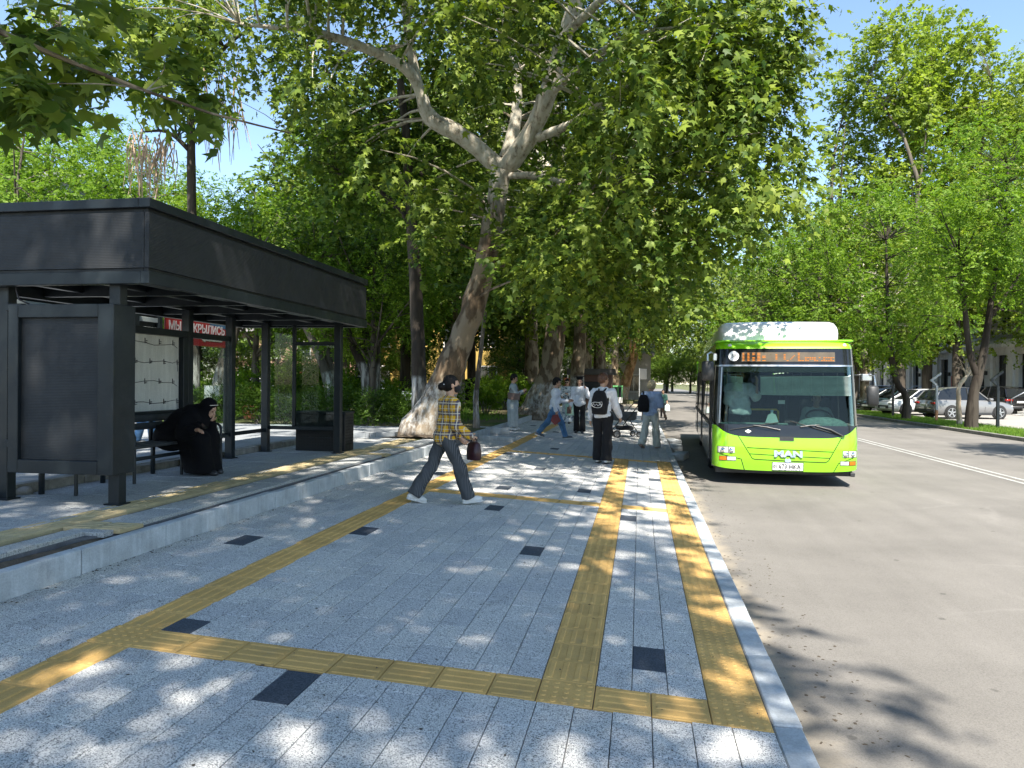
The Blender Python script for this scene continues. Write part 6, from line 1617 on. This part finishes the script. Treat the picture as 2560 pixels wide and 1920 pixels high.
MB().tube([Mb @ Vector((x, -.001+.3*x*x, z)) for x, _, z in el], .0055, 5).build('emblem', M_SOLE, bp)
MB().tube([Mb @ Vector((x, -.001+.3*x*x, z)) for x, z in ((-.08, -.02), (-.06, .02), (-.03, -.02), (0, .02), (.03, -.015), (.07, .025), (.10, .03))], .007, 5).build('emblem', M_SOLE, bp)
MB().tube([Mb @ Vector((x, -.001+.3*x*x, z)) for x, z in ((.03, .05), (.10, .075), (.115, .03), (.09, -.01))], .005, 5).build('emblem', M_SOLE, bp)
for s_ in (-1, 1): MB().tube([(s_*.10, .02, .06), (s_*.13, .06, .22), (s_*.115, .10, .36), (s_*.10, .20, .46), (s_*.07, .12, .50), (s_*.04, -.06, .42)], [.012, .018, .022, .022, .022, .016], 6).build('strap', M_CBLACK, bp, 60)
# ---- blond pedestrian with a backpack on one shoulder
H = 1.70
J = skel(H, ((-16, 14), (15, 6)), ((0, 8, 10, 0), (8, 14, 22, 4)), 5)
bl, f, R3 = person('blond pedestrian in pale blue t-shirt and loose linen trousers walking away', (.27, 19.2, zwalk(.27)), R_(-24), H, J, yaw=-20, pitch=-24, h=.018)
top(bl, J, H, M_BLUET, -.08, .034, .5, h=.016, fold=.011); trousers(bl, J, H, M_LINEN, .026, .034, .98, .010, .015)
for i in (0, 1): shoe(bl, J, H, i, simple('tan_shoe', (.30, .20, .15), .6) if i == 0 else MATS['tan_shoe'])
hair(bl, f, H, R3, M_HAIRY, [('e', (0, -.015, .035), (.102, .115, .108)), ('e', (0, -.04, -.03), (.100, .085, .09)), ('c', (-.08, .02, -.02), (-.075, .03, -.07), .03, .02), ('c', (.08, .02, -.02), (.075, .03, -.07), .03, .02)], facecut, amp=.008)
bp = backpack('plain black backpack slung on one shoulder of the blond pedestrian', bl, J, H, M_CBLACK, scale=.92, dx=-.13, yaw=R_(24))
MB().tube([(.02, -.02, .40), (-.02, .06, .52), (.0, .14, .50), (.0, .10, .30), (-.02, .02, .06)], .016, 6).build('strap', M_CBLACK, bp, 60)
# ---- person in dark green far down the street
H = 1.45
J = skel(H, ((8, 4), (-8, 6)), ((4, 10, 16, 2), (2, 10, 12, 2)), 2)
gp, f, R3 = person('far pedestrian in dark green shirt and sunglasses walking on the roadway', (1.2, 40.2, ZR), R_(178), H, J, h=.024, glasses=True)
top(gp, J, H, M_GREENS, -.08, .022, .5, h=.022); trousers(gp, J, H, M_CBLACK, .014, .01, .98, h=.022)
for i in (0, 1): shoe(gp, J, H, i, M_SHOEB)
hair(gp, f, H, R3, M_HAIRB, CAPHAIR, facecut)
hq = world(gp, J['wr0']+V3(0, 0, -.35)); cb_ = thing('carrier_bag', 'pale plastic carrier bag in the hand of the pedestrian in dark green', 'bag', hq, R_(178))
MB().prism([(-.13, 0), (.13, .02), (.12, .26), (.05, .34), (-.05, .34), (-.12, .26)], 'y', -.04, .04).build('bag_body', MATS['thin_plastic'], cb_)
# ---- person in jeans behind the shelter
H = 1.68
J = skel(H, ((-10, 5), (12, 4)), ((10, 8, 60, 10), (10, 8, 60, 10)), 2)
hp_, f, R3 = person('person in jeans and striped sneakers standing behind the light box of the shelter', (-8.05, 11.25, ZW), R_(-70), H, J, h=.02)
top(hp_, J, H, M_BLUET, -.08, .024, h=.018); trousers(hp_, J, H, M_JEAN, .016, .01, .95, h=.018)
for i in (0, 1): shoe(hp_, J, H, i, M_SHOEG, M_SOLE)
hair(hp_, f, H, R3, M_HAIRB, CAPHAIR, facecut)
# ---- the standing passenger and the driver inside the bus
bm = Matrix.Translation(bus.location) @ Matrix.Rotation(bus.rotation_euler.z, 4, 'Z'); brz = bus.rotation_euler.z
H = 1.72
J = skel(H, ((2, 2), (-2, 2)), ((50, 20, 125, 20), (6, 10, 12, 0)), 0)
q = bm @ Vector((-.72, .86, .345))
pa, f, R3 = person('passenger in white t-shirt standing beside the door inside the bus', q, brz+PI, H, J, h=.02)
top(pa, J, H, M_CWHITE, -.06, .040, .5, h=.018, fold=.011, build=1.12); trousers(pa, J, H, M_CBLACK, .014, .0, .97, h=.02)
for i in (0, 1): shoe(pa, J, H, i, M_SHOEB)
hair(pa, f, H, R3, M_HAIRB, CAPHAIR, facecut)
H = 1.70
J = skel(H, ((82, 84), (82, 84)), ((42, 14, 40, 12), (42, 14, 40, 12)), 0, drop=False)
q = bm @ Vector((.69, 1.13, .86-.53*H))
dr, f, R3 = person('bus driver in pale grey shirt sitting behind the steering wheel', q, brz+PI, H, J, h=.02)
top(dr, J, H, cloth('pale_grey_cotton', (.42, .47, .47)), -.05, .026, .5, h=.018); trousers(dr, J, H, M_CBLACK, .012, .0, .96, h=.02)
for i in (0, 1): shoe(dr, J, H, i, M_SHOEB)
hair(dr, f, H, R3, M_HAIRB, CAPHAIR, facecut)

# ------------------------------------------------------------------ stroller
st = thing('baby_stroller', 'black and grey baby stroller on the sidewalk beyond the person with the emblem backpack', 'stroller', (-.42, 22.6, zwalk(-.42)), R_(-65))
M_STF = cloth('stroller_fabric', (.06, .075, .085)); M_STD = cloth('stroller_dark', (.015, .017, .019))
for x, y, r in ((-.26, -.38, .115), (.26, -.38, .115), (-.22, .34, .085), (.22, .34, .085)):
    M_ = Matrix.Translation((x, y, r)) @ Matrix.Rotation(PI/2, 4, 'Y')
    w_ = MB().lathe([(r*.7, -.02), (r, -.018), (r, .018), (r*.7, .02), (r*.7, -.02)], 18, M_, False).build('wheel', M_RUB, st, 40); MB().lathe([(r*.68, -.012), (r*.68, .012), (r*.2, .016), (r*.1, .02)], 18, M_).build('rim', M_ALU, w_, 40)
for s_ in (-1, 1):
    MB().tube([(s_*.25, -.38, .12), (s_*.24, -.05, .52), (s_*.23, .30, .95), (s_*.22, .42, 1.02)], .014, 6).build('frame_tube', M_BLACKP, st, 60)
    MB().tube([(s_*.22, .34, .09), (s_*.23, .05, .50)], .013, 6).build('frame_tube', M_BLACKP, st, 60)
MB().tube([(-.22, .42, 1.02), (0, .44, 1.03), (.22, .42, 1.02)], .016, 8).build('push_bar', M_BLACKP, st, 60)
cot = []
for z, sx, sy in ((.50, .17, .30), (.54, .20, .36), (.70, .215, .40), (.76, .215, .40)):
    cot.append([(sx*math.copysign(abs(math.cos(a))**.55, math.cos(a)), -.05+sy*math.copysign(abs(math.sin(a))**.7, math.sin(a)), z) for a in [2*PI*k/28 for k in range(29)]])
b = MB().grid(cot); b.f.append(tuple(range(28))); b.f.append(tuple(3*29+k for k in range(28))); b.build('carry_cot', M_STF, st, 50)
hood = []
for k in range(9):
    a = PI*.05+PI*.62*k/8; hood.append([(.215*math.cos(t), -.05-.18+math.cos(a)*-.02-(.20-.34*math.sin(a)*0)*math.cos(a)*.9, .76+.24*math.sin(a)*math.sin(t)) for t in [PI*j/14 for j in range(15)]])
MB().grid(hood).build('hood', M_STD, st, 60)
MB().cbox(-.2, .2, -.25, .2, .22, .34, .04).build('basket', M_STD, st, 50)
# ================================================================== parked cars
def car(label, loc, rz, paint, kind='suv', L=4.4, W=1.84, Hh=1.66, group=None, name='parked_car'):
    t = thing(name, label, 'car', loc, rz, group); hw_ = W/2
    K = dict(suv=(.78, .98, [(-.50, .62), (-.488, .95), (-.44, 1.00), (-.30, 1.0), (.14, .98), (.20, .95), (.36, .90), (.46, .80), (.495, .66), (.50, .55)], [(-.485, 1.0), (-.40, 1.48), (-.30, 1.60), (-.10, 1.66), (.04, 1.60), (.21, .96)]),
             sedan=(.70, .9, [(-.50, .60), (-.49, .88), (-.44, .93), (-.34, .94), (.14, .90), (.22, .86), (.38, .80), (.47, .70), (.495, .58), (.50, .5)], [(-.40, .93), (-.22, 1.33), (-.10, 1.44), (.03, 1.42), (.23, .86)]),
             hatch=(.75, .95, [(-.50, .60), (-.49, .92), (-.45, .96), (-.30, .96), (.18, .94), (.25, .90), (.38, .84), (.47, .72), (.495, .60), (.50, .5)], [(-.485, .95), (-.42, 1.36), (-.30, 1.48), (-.08, 1.52), (.06, 1.46), (.27, .90)]))[kind]
    sc = Hh/max(z for _, z in K[3]); zb = .24
    rows = []
    for x, zt in K[2]:
        e = 1-.10*max(0, (abs(x)-.38)/.12)**2; h = hw_*e; zt *= sc; z0 = zb+(.10 if abs(x) > .47 else 0)
        rows.append([(x*L, -h*.88, z0), (x*L, -h*.98, z0+.12), (x*L, -h, z0+(zt-z0)*.55), (x*L, -h*.955, zt-.06), (x*L, -h*.86, zt), (x*L, 0, zt+.025), (x*L, h*.86, zt), (x*L, h*.955, zt-.06), (x*L, h, z0+(zt-z0)*.55), (x*L, h*.98, z0+.12), (x*L, h*.88, z0)])
    b = MB().grid(rows); n = 11; b.f.append(tuple(range(n))); b.f.append(tuple((len(rows)-1)*n+k for k in range(n))); b.f += [((i+1)*n, i*n, i*n+n-1, (i+1)*n+n-1) for i in range(len(rows)-1)]
    body = b.build('body', paint, t, 35)
    G = [(x*L, z*sc) for x, z in K[3]]; belt = [z for x, z in (G[0], G[-1])]
    gx = []
    for x, z in G:
        zb_ = np.interp(x, [G[0][0], G[-1][0]], belt)-.03; fr_ = (z-zb_)/(Hh-zb_); ht = hw_*(.84-.22*fr_)
        gx.append([(x, -hw_*.85, zb_), (x, -ht, z-.02), (x, -ht*.9, z), (x, 0, z+.02), (x, ht*.9, z), (x, ht, z-.02), (x, hw_*.85, zb_)])
    b = MB().grid(gx); b.f.append(tuple(range(7))); b.f.append(tuple((len(gx)-1)*7+k for k in range(7))); b.build('windows', M_CARGL, t, 35)
    rf = [[(p[0], p[1]*1.01, p[2]+.008) for p in row[1:6]] for row in gx[1:-1]]
    r2 = [[(p[0], p[1]*.99, p[2]-.05) for p in row] for row in rf]
    b = MB().grid(rf).grid(r2); b.build('roof', paint, t, 35)
    for s_ in (-1, 1):
        for i, j in ((0, 1), (len(gx)-1, len(gx)-2)):
            a, c = gx[i], gx[j]; k = 0 if s_ < 0 else 6; k2 = 1 if s_ < 0 else 5
            MB().tube([Vector(a[k])+Vector((0, s_*.005, .02)), Vector(c[k2])], .035, 5).build('pillar', paint, t)
        xm = -.06*L; zt_ = np.interp(xm, [g[0] for g in G], [g[1] for g in G]); 
        MB().tube([(xm, s_*hw_*.855, belt[0]-.02), (xm, s_*(hw_*.64), zt_-.03)], .03, 5).build('pillar', M_PLAST, t)
        MB().cbox(.165*L, .205*L, *sorted((s_*hw_*.93, s_*(hw_+.13))), belt[1]+.01, belt[1]+.13, .02).build('mirror', paint, t, 50)
        for x in (-.02, -.23): MB().cbox(x*L-.08, x*L+.08, *sorted((s_*hw_*.975, s_*(hw_+.012))), .80*sc, .83*sc, .006).build('handle', M_ALU, t)
        for x0 in (.12, -.06, -.24): MB().tube([(x0*L, s_*hw_*.985, zb+.15), (x0*L+.02, s_*(hw_+.001), .62*sc), (x0*L, s_*hw_*.95, .90*sc)], .006, 4).build('door_seam', M_HOLE, t)
        MB().cbox(-.34*L, .30*L, *sorted((s_*hw_*.90, s_*(hw_*.995))), zb-.03, zb+.09, .02).build('sill', M_PLAST, t)
        MB().cbox(.455*L, .497*L, *sorted((s_*hw_*.50, s_*hw_*.87)), .62*sc, .72*sc, .02).build('headlight', M_LENS, t, 50)
        MB().cbox(-.503*L, -.462*L, *sorted((s_*hw_*.50, s_*hw_*.93)), .76*sc, .87*sc, .02).build('tail_light', M_REDL, t, 50)
        for x in (.305, -.295):
            MB().lathe([(.375*sc, -.10), (.385*sc, .012)], 24, Matrix.Translation((x*L, s_*(hw_-.008), .345)) @ Matrix.Rotation(-s_*PI/2, 4, 'X')).build('wheel_arch', M_RUB, t, 40)
            r = .335
            M_ = Matrix.Translation((x*L, s_*(hw_-.06), r)) @ Matrix.Rotation(-s_*PI/2, 4, 'X')
            ty = MB().lathe([(r*.66, -.11), (r*.95, -.11), (r, -.08), (r, .06), (r*.95, .095), (r*.70, .10), (r*.66, -.11)], 24, M_, False).build('wheel', M_RUB, t, 40)
            sb = MB().lathe([(r*.68, .03), (r*.70, .095), (r*.64, .095), (r*.60, .03), (.02, .03)], 24, M_)
            for k in range(5): sb.prism([(-.10*r, .05*r), (.10*r, .05*r), (.16*r, .66*r), (-.02*r, .66*r)], 'z', .07, .093, M_ @ Matrix.Rotation(2*PI*k/5, 4, 'Z'))
            sb.build('rim', M_ALU, ty, 30)
    MB().cbox(.488*L, .506*L, -hw_*.55, hw_*.55, .38*sc, .56*sc, .01).build('grille', M_PLAST, t); MB().cbox(.500*L, .510*L, -.26, .26, .36, .47, .004).build('number_plate', MATS['plate_white'], t)
    MB().cbox(-.512*L, -.50*L, -.26, .26, .66*sc, .77*sc, .004).build('number_plate', MATS['plate_white'], t); MB().cbox(-.508*L, -.47*L, -hw_*.9, hw_*.9, .30, .50, .03).build('rear_bumper', M_PLAST, t, 50)
    return t
M_CARGL = simple('car_window', (.012, .014, .015), .06, var=.05)
M_PWHITE = car_paint('white_car_paint', (.70, .71, .70), .9, .35, .05); M_PSILV = car_paint('silver_car_paint', (.17, .172, .175), .9, .3, .05); M_PDARK = car_paint('dark_teal_car_paint', (.015, .035, .04), 1, .25, .05); M_PBLACK = car_paint('black_car_paint', (.008, .008, .009), 1, .25, .05); M_PBLUE = car_paint('pale_blue_car_paint', (.30, .36, .38), .9, .3, .05)
ZL = -.085
def cpos(u, v): q = on_z(u, v, ZL); return (q.x, q.y, ZL)
car('silver crossover parked broadside on the lot beyond the leafless young tree', cpos(2408, 1046), R_(14), M_PSILV, 'suv', 4.3, 1.86, 1.64)
car('white hatchback parked nose-out beside the silver crossover', cpos(2292, 1037), R_(196), M_PWHITE, 'hatch', 4.2, 1.8, 1.50)
car('dark teal sedan parked nose-out between the white hatchback and the pale blue car', cpos(2236, 1029), R_(204), M_PDARK, 'sedan', 4.5, 1.8, 1.46)
car('pale blue hatchback parked between the dark teal sedan and the white crossover', cpos(2212, 1020), R_(204), M_PBLUE, 'hatch', 4.1, 1.75, 1.52)
car('white crossover parked at the far end of the row near the bus mirror', cpos(2178, 1013), R_(200), M_PWHITE, 'suv', 4.3, 1.85, 1.66)
car('black sport utility car parked tail-out before the pale building', cpos(2494, 1032), R_(98), M_PBLACK, 'suv', 4.6, 1.9, 1.72)
car('white sedan with pale roof parked in the row behind the dark teal one', cpos(2205, 1003), R_(200), M_PWHITE, 'sedan', 4.5, 1.8, 1.46)
def parkpos(u, Y, z=.40): q = at_y(u, 960, Y); return (q.x, Y, z)
car('white car parked far behind the hedge, seen through the shelter panes', parkpos(742, 38), R_(8), M_PWHITE, 'hatch', 4.2, 1.8, 1.5)
car('black car parked in the park shade behind the plaid-shirted person', parkpos(1215, 36.5), R_(6), M_PBLACK, 'sedan', 4.5, 1.8, 1.45)
car('pale blue car with low roof glimpsed behind the pair of dark stems', parkpos(925, 29), R_(4), M_PBLUE, 'sedan', 4.5, 1.8, 1.42)

# ================================================================== buildings
def stone_mat(name, col, bx=.9, bz=.45):
    N = Nodes(name); p = N.coord(); c = N.ramp(N.noise(p, 1.2, 5, .6), [(.3, [x*.86 for x in col]), (.7, [min(x*1.08, 1) for x in col])])
    c = N.mix(.7, c, N.ramp(N.noise(p, 30, 4, .7), [(.35, .82), (.65, 1.)]), 'MULTIPLY')
    dr = N.n('ShaderNodeMapping'); N.l(p, dr.inputs[0]); dr.inputs['Scale'].default_value = (3, 3, .25)
    c = N.mix(.6, c, N.ramp(N.noise(dr.outputs[0], 1.5, 5, .7), [(.42, .75), (.62, 1.)]), 'MULTIPLY')
    return N.done(N.bsdf(c, .8, 0, N.bump(N.noise(p, 40, 3), .2, .01), .3))
M_TRAV = stone_mat('pale_travertine', (.72, .705, .67)); M_TRAV2 = stone_mat('travertine_trim', (.78, .765, .73)); M_WINF = simple('dark_frame', (.03, .028, .026), .5); M_WING = simple('dark_window', (.02, .024, .026), .06, var=.05)
XB_, YS, YE_ = 25.0, 46.0, 118.0
pb = thing('pale_building', 'long pale stone building with pilasters and dark doorways across the car park', 'building', (XB_, YS, ZL))
bay = 3.3; nb = int((YE_-YS)/bay)
MB().box(.42, 12, 0, nb*bay, 0, 12.5).build('wall', M_TRAV, pb)
for i in range(nb):
    y = i*bay
    MB().cbox(-.14, .415, y, y+.95, 0, 4.4, .02).build('pilaster', M_TRAV2, pb)
    MB().cbox(.05, .414, y+.951, y+bay-.001, 3.9, 4.4, .01).build('lintel', M_TRAV, pb)
    MB().cbox(.05, .414, y+.951, y+1.35, .75, 3.899, .01).build('reveal', M_TRAV, pb); MB().cbox(.05, .414, y+2.9, y+bay-.001, .75, 3.899, .01).build('reveal', M_TRAV, pb)
    w_ = MB().box(.34, .416, y+1.351, y+2.899, .75, 3.898).build('window', M_WING, pb)
    f_ = MB()
    for a, c in ((1.36, 1.44), (2.09, 2.15), (2.81, 2.89)): f_.box(.29, .338, y+a, y+c, .76, 3.88)
    f_.box(.285, .337, y+1.36, y+2.89, 2.9, 2.98); f_.build('frame', M_WINF, w_)
    for fl in (0, 1):
        z0 = 5.4+3.2*fl
        w_ = MB().box(.36, .418, y+1.2, y+2.7, z0, z0+1.9).build('window', M_WING, pb)
        MB().box(.30, .42, y+1.12, y+1.2, z0-.08, z0+1.98).box(.30, .42, y+2.7, y+2.78, z0-.08, z0+1.98).box(.30, .42, y+1.2, y+2.7, z0+1.9, z0+1.98).box(.32, .419, y+1.92, y+1.98, z0, z0+1.9).build('frame', M_TRAV2, w_); MB().cbox(.22, .42, y+1.05, y+2.85, z0-.16, z0-.081, .01).build('sill', M_TRAV2, w_)
    if i % 2 == 0:
        MB().cbox(-.30, -.141, y+.38, y+.56, 2.5, 2.8, .02).build('wall_lamp', M_WINF, pb)
MB().cbox(-.30, .417, -.2, nb*bay+.2, 4.401, 4.75, .03).build('cornice', M_TRAV2, pb); MB().cbox(-.16, .416, -.1, nb*bay+.1, 4.751, 4.95, .02).build('cornice_upper', M_TRAV2, pb)
MB().cbox(-.35, 12.2, -.3, nb*bay+.3, 12.501, 12.8, .03).build('roof', M_TRAV2, pb)
MB().cbox(-1.9, -.31, 0, nb*bay, 0, .72, .01).build('terrace', M_TRAV, pb)
for i in range(0, nb, 3):
    y = i*bay+1.4
    for k in range(4): MB().cbox(-1.9-.3*(k+1), -1.901-.3*k, y, y+1.9, 0, .72-.17*(k+1), .006).build('step', M_TRAV2, pb)
    for yy in (y-.05, y+1.95): MB().tube([(-3.1, yy, 0), (-3.1, yy, .95), (-1.9, yy, 1.65), (-.4, yy, 1.65)], .035, 6).build('handrail', M_ALU, pb, 60)
ac = MB().cbox(-.05, .30, 24.3, 25.2, 5.05, 5.6, .03).build('air_conditioner', M_PWHITE, pb)
pq = at_x(2410, 985, XB_-.5)
ps = thing('poster_stand', 'purple and red poster stand before a doorway of the pale building', 'poster', (XB_-1.2, pq.y, .64))
N = Nodes('poster_print'); g = N.n('ShaderNodeSeparateXYZ'); N.l(N.coord(), g.inputs[0]); N.done(N.bsdf(N.ramp(N.math('ADD', g.outputs[2], N.math('MULTIPLY', N.noise(N.coord(), 2, 3), .6)), [(.45, (.06, .05, .35)), (.9, (.35, .03, .20)), (1.3, (.55, .06, .10))]), .4))
MB().cbox(-.03, .03, -.55, .55, .15, 1.75, .01).build('poster_sheet', MATS['poster_print'], ps); MB().box(-.2, .2, -.5, -.45, 0, .15).box(-.2, .2, .45, .5, 0, .15).build('feet', M_WINF, ps)
# yellow house and red-brown house in the park, pale block far left
def house(label, u, Y, w_, d, h, col, rz=0, z=.3, floors=2, ncol=5, roofc=None, name='house'):
    q = at_y(u, 960, Y); t = thing(name, label, 'house', (q.x, Y, z), rz)
    wm = stone_mat(name+'_wall_'+str(u), col); MB().cbox(-w_/2, w_/2, 0, d, 0, h, .02).build('wall', wm, t)
    for f_ in range(floors):
        for i in range(ncol):
            x = -w_/2+w_*(i+.5)/ncol; z0 = .9+f_*(h-.6)/floors
            wn = MB().box(x-.55, x+.55, -.03, .02, z0, z0+1.5).build('window', M_WING, t)
            MB().box(x-.64, x-.55, -.07, .02, z0-.08, z0+1.58).box(x+.55, x+.64, -.07, .02, z0-.08, z0+1.58).box(x-.55, x+.55, -.07, .02, z0+1.5, z0+1.58).box(x-.03, x+.03, -.06, .02, z0, z0+1.5).build('frame', M_TRAV2, wn)
            MB().cbox(x-.7, x+.7, -.14, .02, z0-.16, z0-.081, .01).build('sill', M_TRAV2, wn)
    MB().prism([(-.5, h), (d+.5, h), (d/2, h+1.6)], 'x', -w_/2-.4, w_/2+.4).build('roof', roofc or simple('tin_roof', (.20, .19, .18), .5), t)
    dq = MB().cbox(-.5, .5, -.06, .02, 0, 2.1, .01).build('door', simple('door_'+str(u), (.22, .06, .03), .5), t); MB().cbox(.32, .38, -.1, -.06, 1.0, 1.1, .01).build('handle', M_ALU, dq)
    return t
house('ochre yellow house glimpsed between the plane trunks in the park', 1130, 52, 13, 8, 6.6, (.52, .36, .10), .05)
house('dull pink house behind the lawn shrubs in the depth of the park', 760, 60, 14, 8, 5.5, (.42, .25, .18), -.05)
house('pale block with wide glazing rising above the shelter roof', -30, 40, 9, 8, 13.5, (.55, .54, .50), .25, floors=4, ncol=4, name='office_block')
house('low grey house closing the side street behind the tree trunks', 1420, 74, 16, 8, 4.5, (.45, .43, .40), 0, 0, 1, 5)

# ================================================================== street furniture across the street
M_GALV = metal_paint('galvanised', (.35, .37, .38), .45); M_RUST = metal_paint('rust_primer', (.36, .17, .08), .7)
zl = 'zigzag-headed path lamp on the grass verge '
for u, v, lab, Mm in ((2341, 1054, zl+'beside the tail of the silver crossover', M_GALV), (2494, 1072, zl+'beside the black-stemmed ash tree', M_ANTH), (2232, 1042, zl+'beyond the kink-trunked ash tree', M_ANTH)):
    q = on_z(u, v, -.075); t = thing('path_lamp', lab, 'lamp', q)
    MB().cbox(-.05, .05, -.05, .05, .55, 1.72, .006).build('pole', Mm, t); MB().cbox(-.052, .052, -.052, .052, 0, .549, .006).build('pole_foot', M_RUST if Mm is M_GALV else Mm, t)
    MB().prism([(-.05, 1.70), (.05, 1.70), (-.20, 1.98), (-.30, 1.95)], 'y', -.05, .05).build('kinked_arm', Mm, t)
    hd = MB().prism([(-.30, 1.95), (-.24, 1.88), (.20, 2.25), (.16, 2.33)], 'y', -.055, .055).build('lamp_head', Mm, t)
q = at_x(1882, 960, 13.95)
t = thing('street_lamp', 'tall grey street lamp with curved arm showing above the bus roof', 'street lamp', (13.95, 97, -.075))
MB().tube([(0, 0, 0), (0, 0, 9.6), (-.15, 0, 10.6), (-.7, 0, 11.4), (-1.5, 0, 11.9), (-2.0, 0, 12.0)], [.13, .09, .075, .06, .05, .05], 10).build('pole', M_GALV, t, 60); MB().cbox(-2.9, -1.9, -.17, .17, 11.93, 12.09, .05).build('lamp_head', M_GALV, t, 50)
q = on_walk(1598, 1006)
t = thing('road_sign', 'grey back of a rectangular sign on a thin pole by the orange-barked tree', 'sign', (q.x, q.y, zwalk(q.x)), .1)
MB().tube([(0, 0, 0), (0, 0, 2.9)], .03, 8).build('pole', M_GALV, t, 60); MB().cbox(.03, .62, -.012, .012, 1.95, 2.85, .004).build('sign_plate', M_DKGREY, t)
q = at_y(1540, 960, 62)
t = thing('glazed_booth', 'small green glazed booth standing beyond the end of the sidewalk', 'booth', (q.x, 62, 0)); t.scale = (.62, .62, .62)
M_BG = simple('booth_green', (.10, .34, .12), .5)
for x in (-.8, -.27, .27, .8): MB().cbox(x-.05, x+.05, -.05, .05, .2, 2.1, .005).build('post', M_BG, t)
MB().cbox(-.9, .9, -.1, 1.4, 2.1, 2.3, .02).build('roof', M_BG, t); MB().cbox(-.85, .85, -.06, 1.3, 0, .75, .02).build('base', M_TRAV, t); MB().box(-.74, .74, 0, .01, .76, 2.09).build('glazing', M_WING, t)
q = at_y(1478, 960, 44)
t = thing('ticket_kiosk', 'dark brown wooden kiosk in the shade beyond the square-capped person', 'kiosk', (q.x, 44, .0))
MB().cbox(-1.2, 1.2, 0, 1.6, 0, 2.1, .02).build('kiosk_wall', simple('brown_boards', (.07, .035, .025), .7), t); MB().prism([(-.3, 2.1), (1.9, 2.1), (1.9, 2.2), (-.3, 2.45)], 'x', -1.4, 1.4).build('roof', M_WINF, t); MB().cbox(-.7, .7, -.05, 0, 1.0, 1.7, .01).build('hatch', M_WING, t)
# person near the building, in a blue shirt
q = on_z(2222, 1003, ZL); H = 1.7
J = skel(H, ((6, 3), (-6, 3)), ((10, 8, 60, 10), (4, 8, 20, 0)), 0)
bp_, f, R3 = person('far person in blue shirt standing near the steps of the pale building', (q.x, q.y, ZL+.72-.0 if q.x > XB_-1.8 else ZL), R_(-90), H, J, h=.03)
top(bp_, J, H, cloth('blue_shirt', (.10, .25, .50)), -.06, .02, .5, h=.028); trousers(bp_, J, H, M_CBLACK, .012, h=.028)
for i in (0, 1): shoe(bp_, J, H, i, M_SHOEB)
hair(bp_, f, H, R3, M_HAIRB, CAPHAIR, facecut)

# ================================================================== undergrowth that closes the view under the crowns
gU = 'bushes closing the depth of the park'; lU = 'dense dark bush closing the view in the depth of the park'
i = 0
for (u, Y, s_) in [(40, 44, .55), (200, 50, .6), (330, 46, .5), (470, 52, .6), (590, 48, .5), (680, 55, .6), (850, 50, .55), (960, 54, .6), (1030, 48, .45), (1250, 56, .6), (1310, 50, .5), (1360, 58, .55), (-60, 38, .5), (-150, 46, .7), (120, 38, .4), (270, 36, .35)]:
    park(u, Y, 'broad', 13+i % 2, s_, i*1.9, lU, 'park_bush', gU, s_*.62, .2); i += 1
gV = 'bushes at the far end of the street'; lV = 'dense bush closing the view at the far end of the street'
for (x, y, s_) in [(-6, 78, .7), (-11, 82, .8), (-17, 80, .8), (-5, 92, .8), (-3, 112, .9), (1, 140, .8), (5, 146, .8), (9, 140, .8), (13, 146, .8), (1, 165, 1.1), (7, 170, 1.1), (13, 160, 1.1), (18, 130, .9), (-8, 150, 1.2), (19, 95, .7), (-22, 90, 1.)]:
    place('broad', 13+i % 2, x, y, -.3, s_, i*1.3, 'street_bush', lV, gV, s_*.7); i += 1
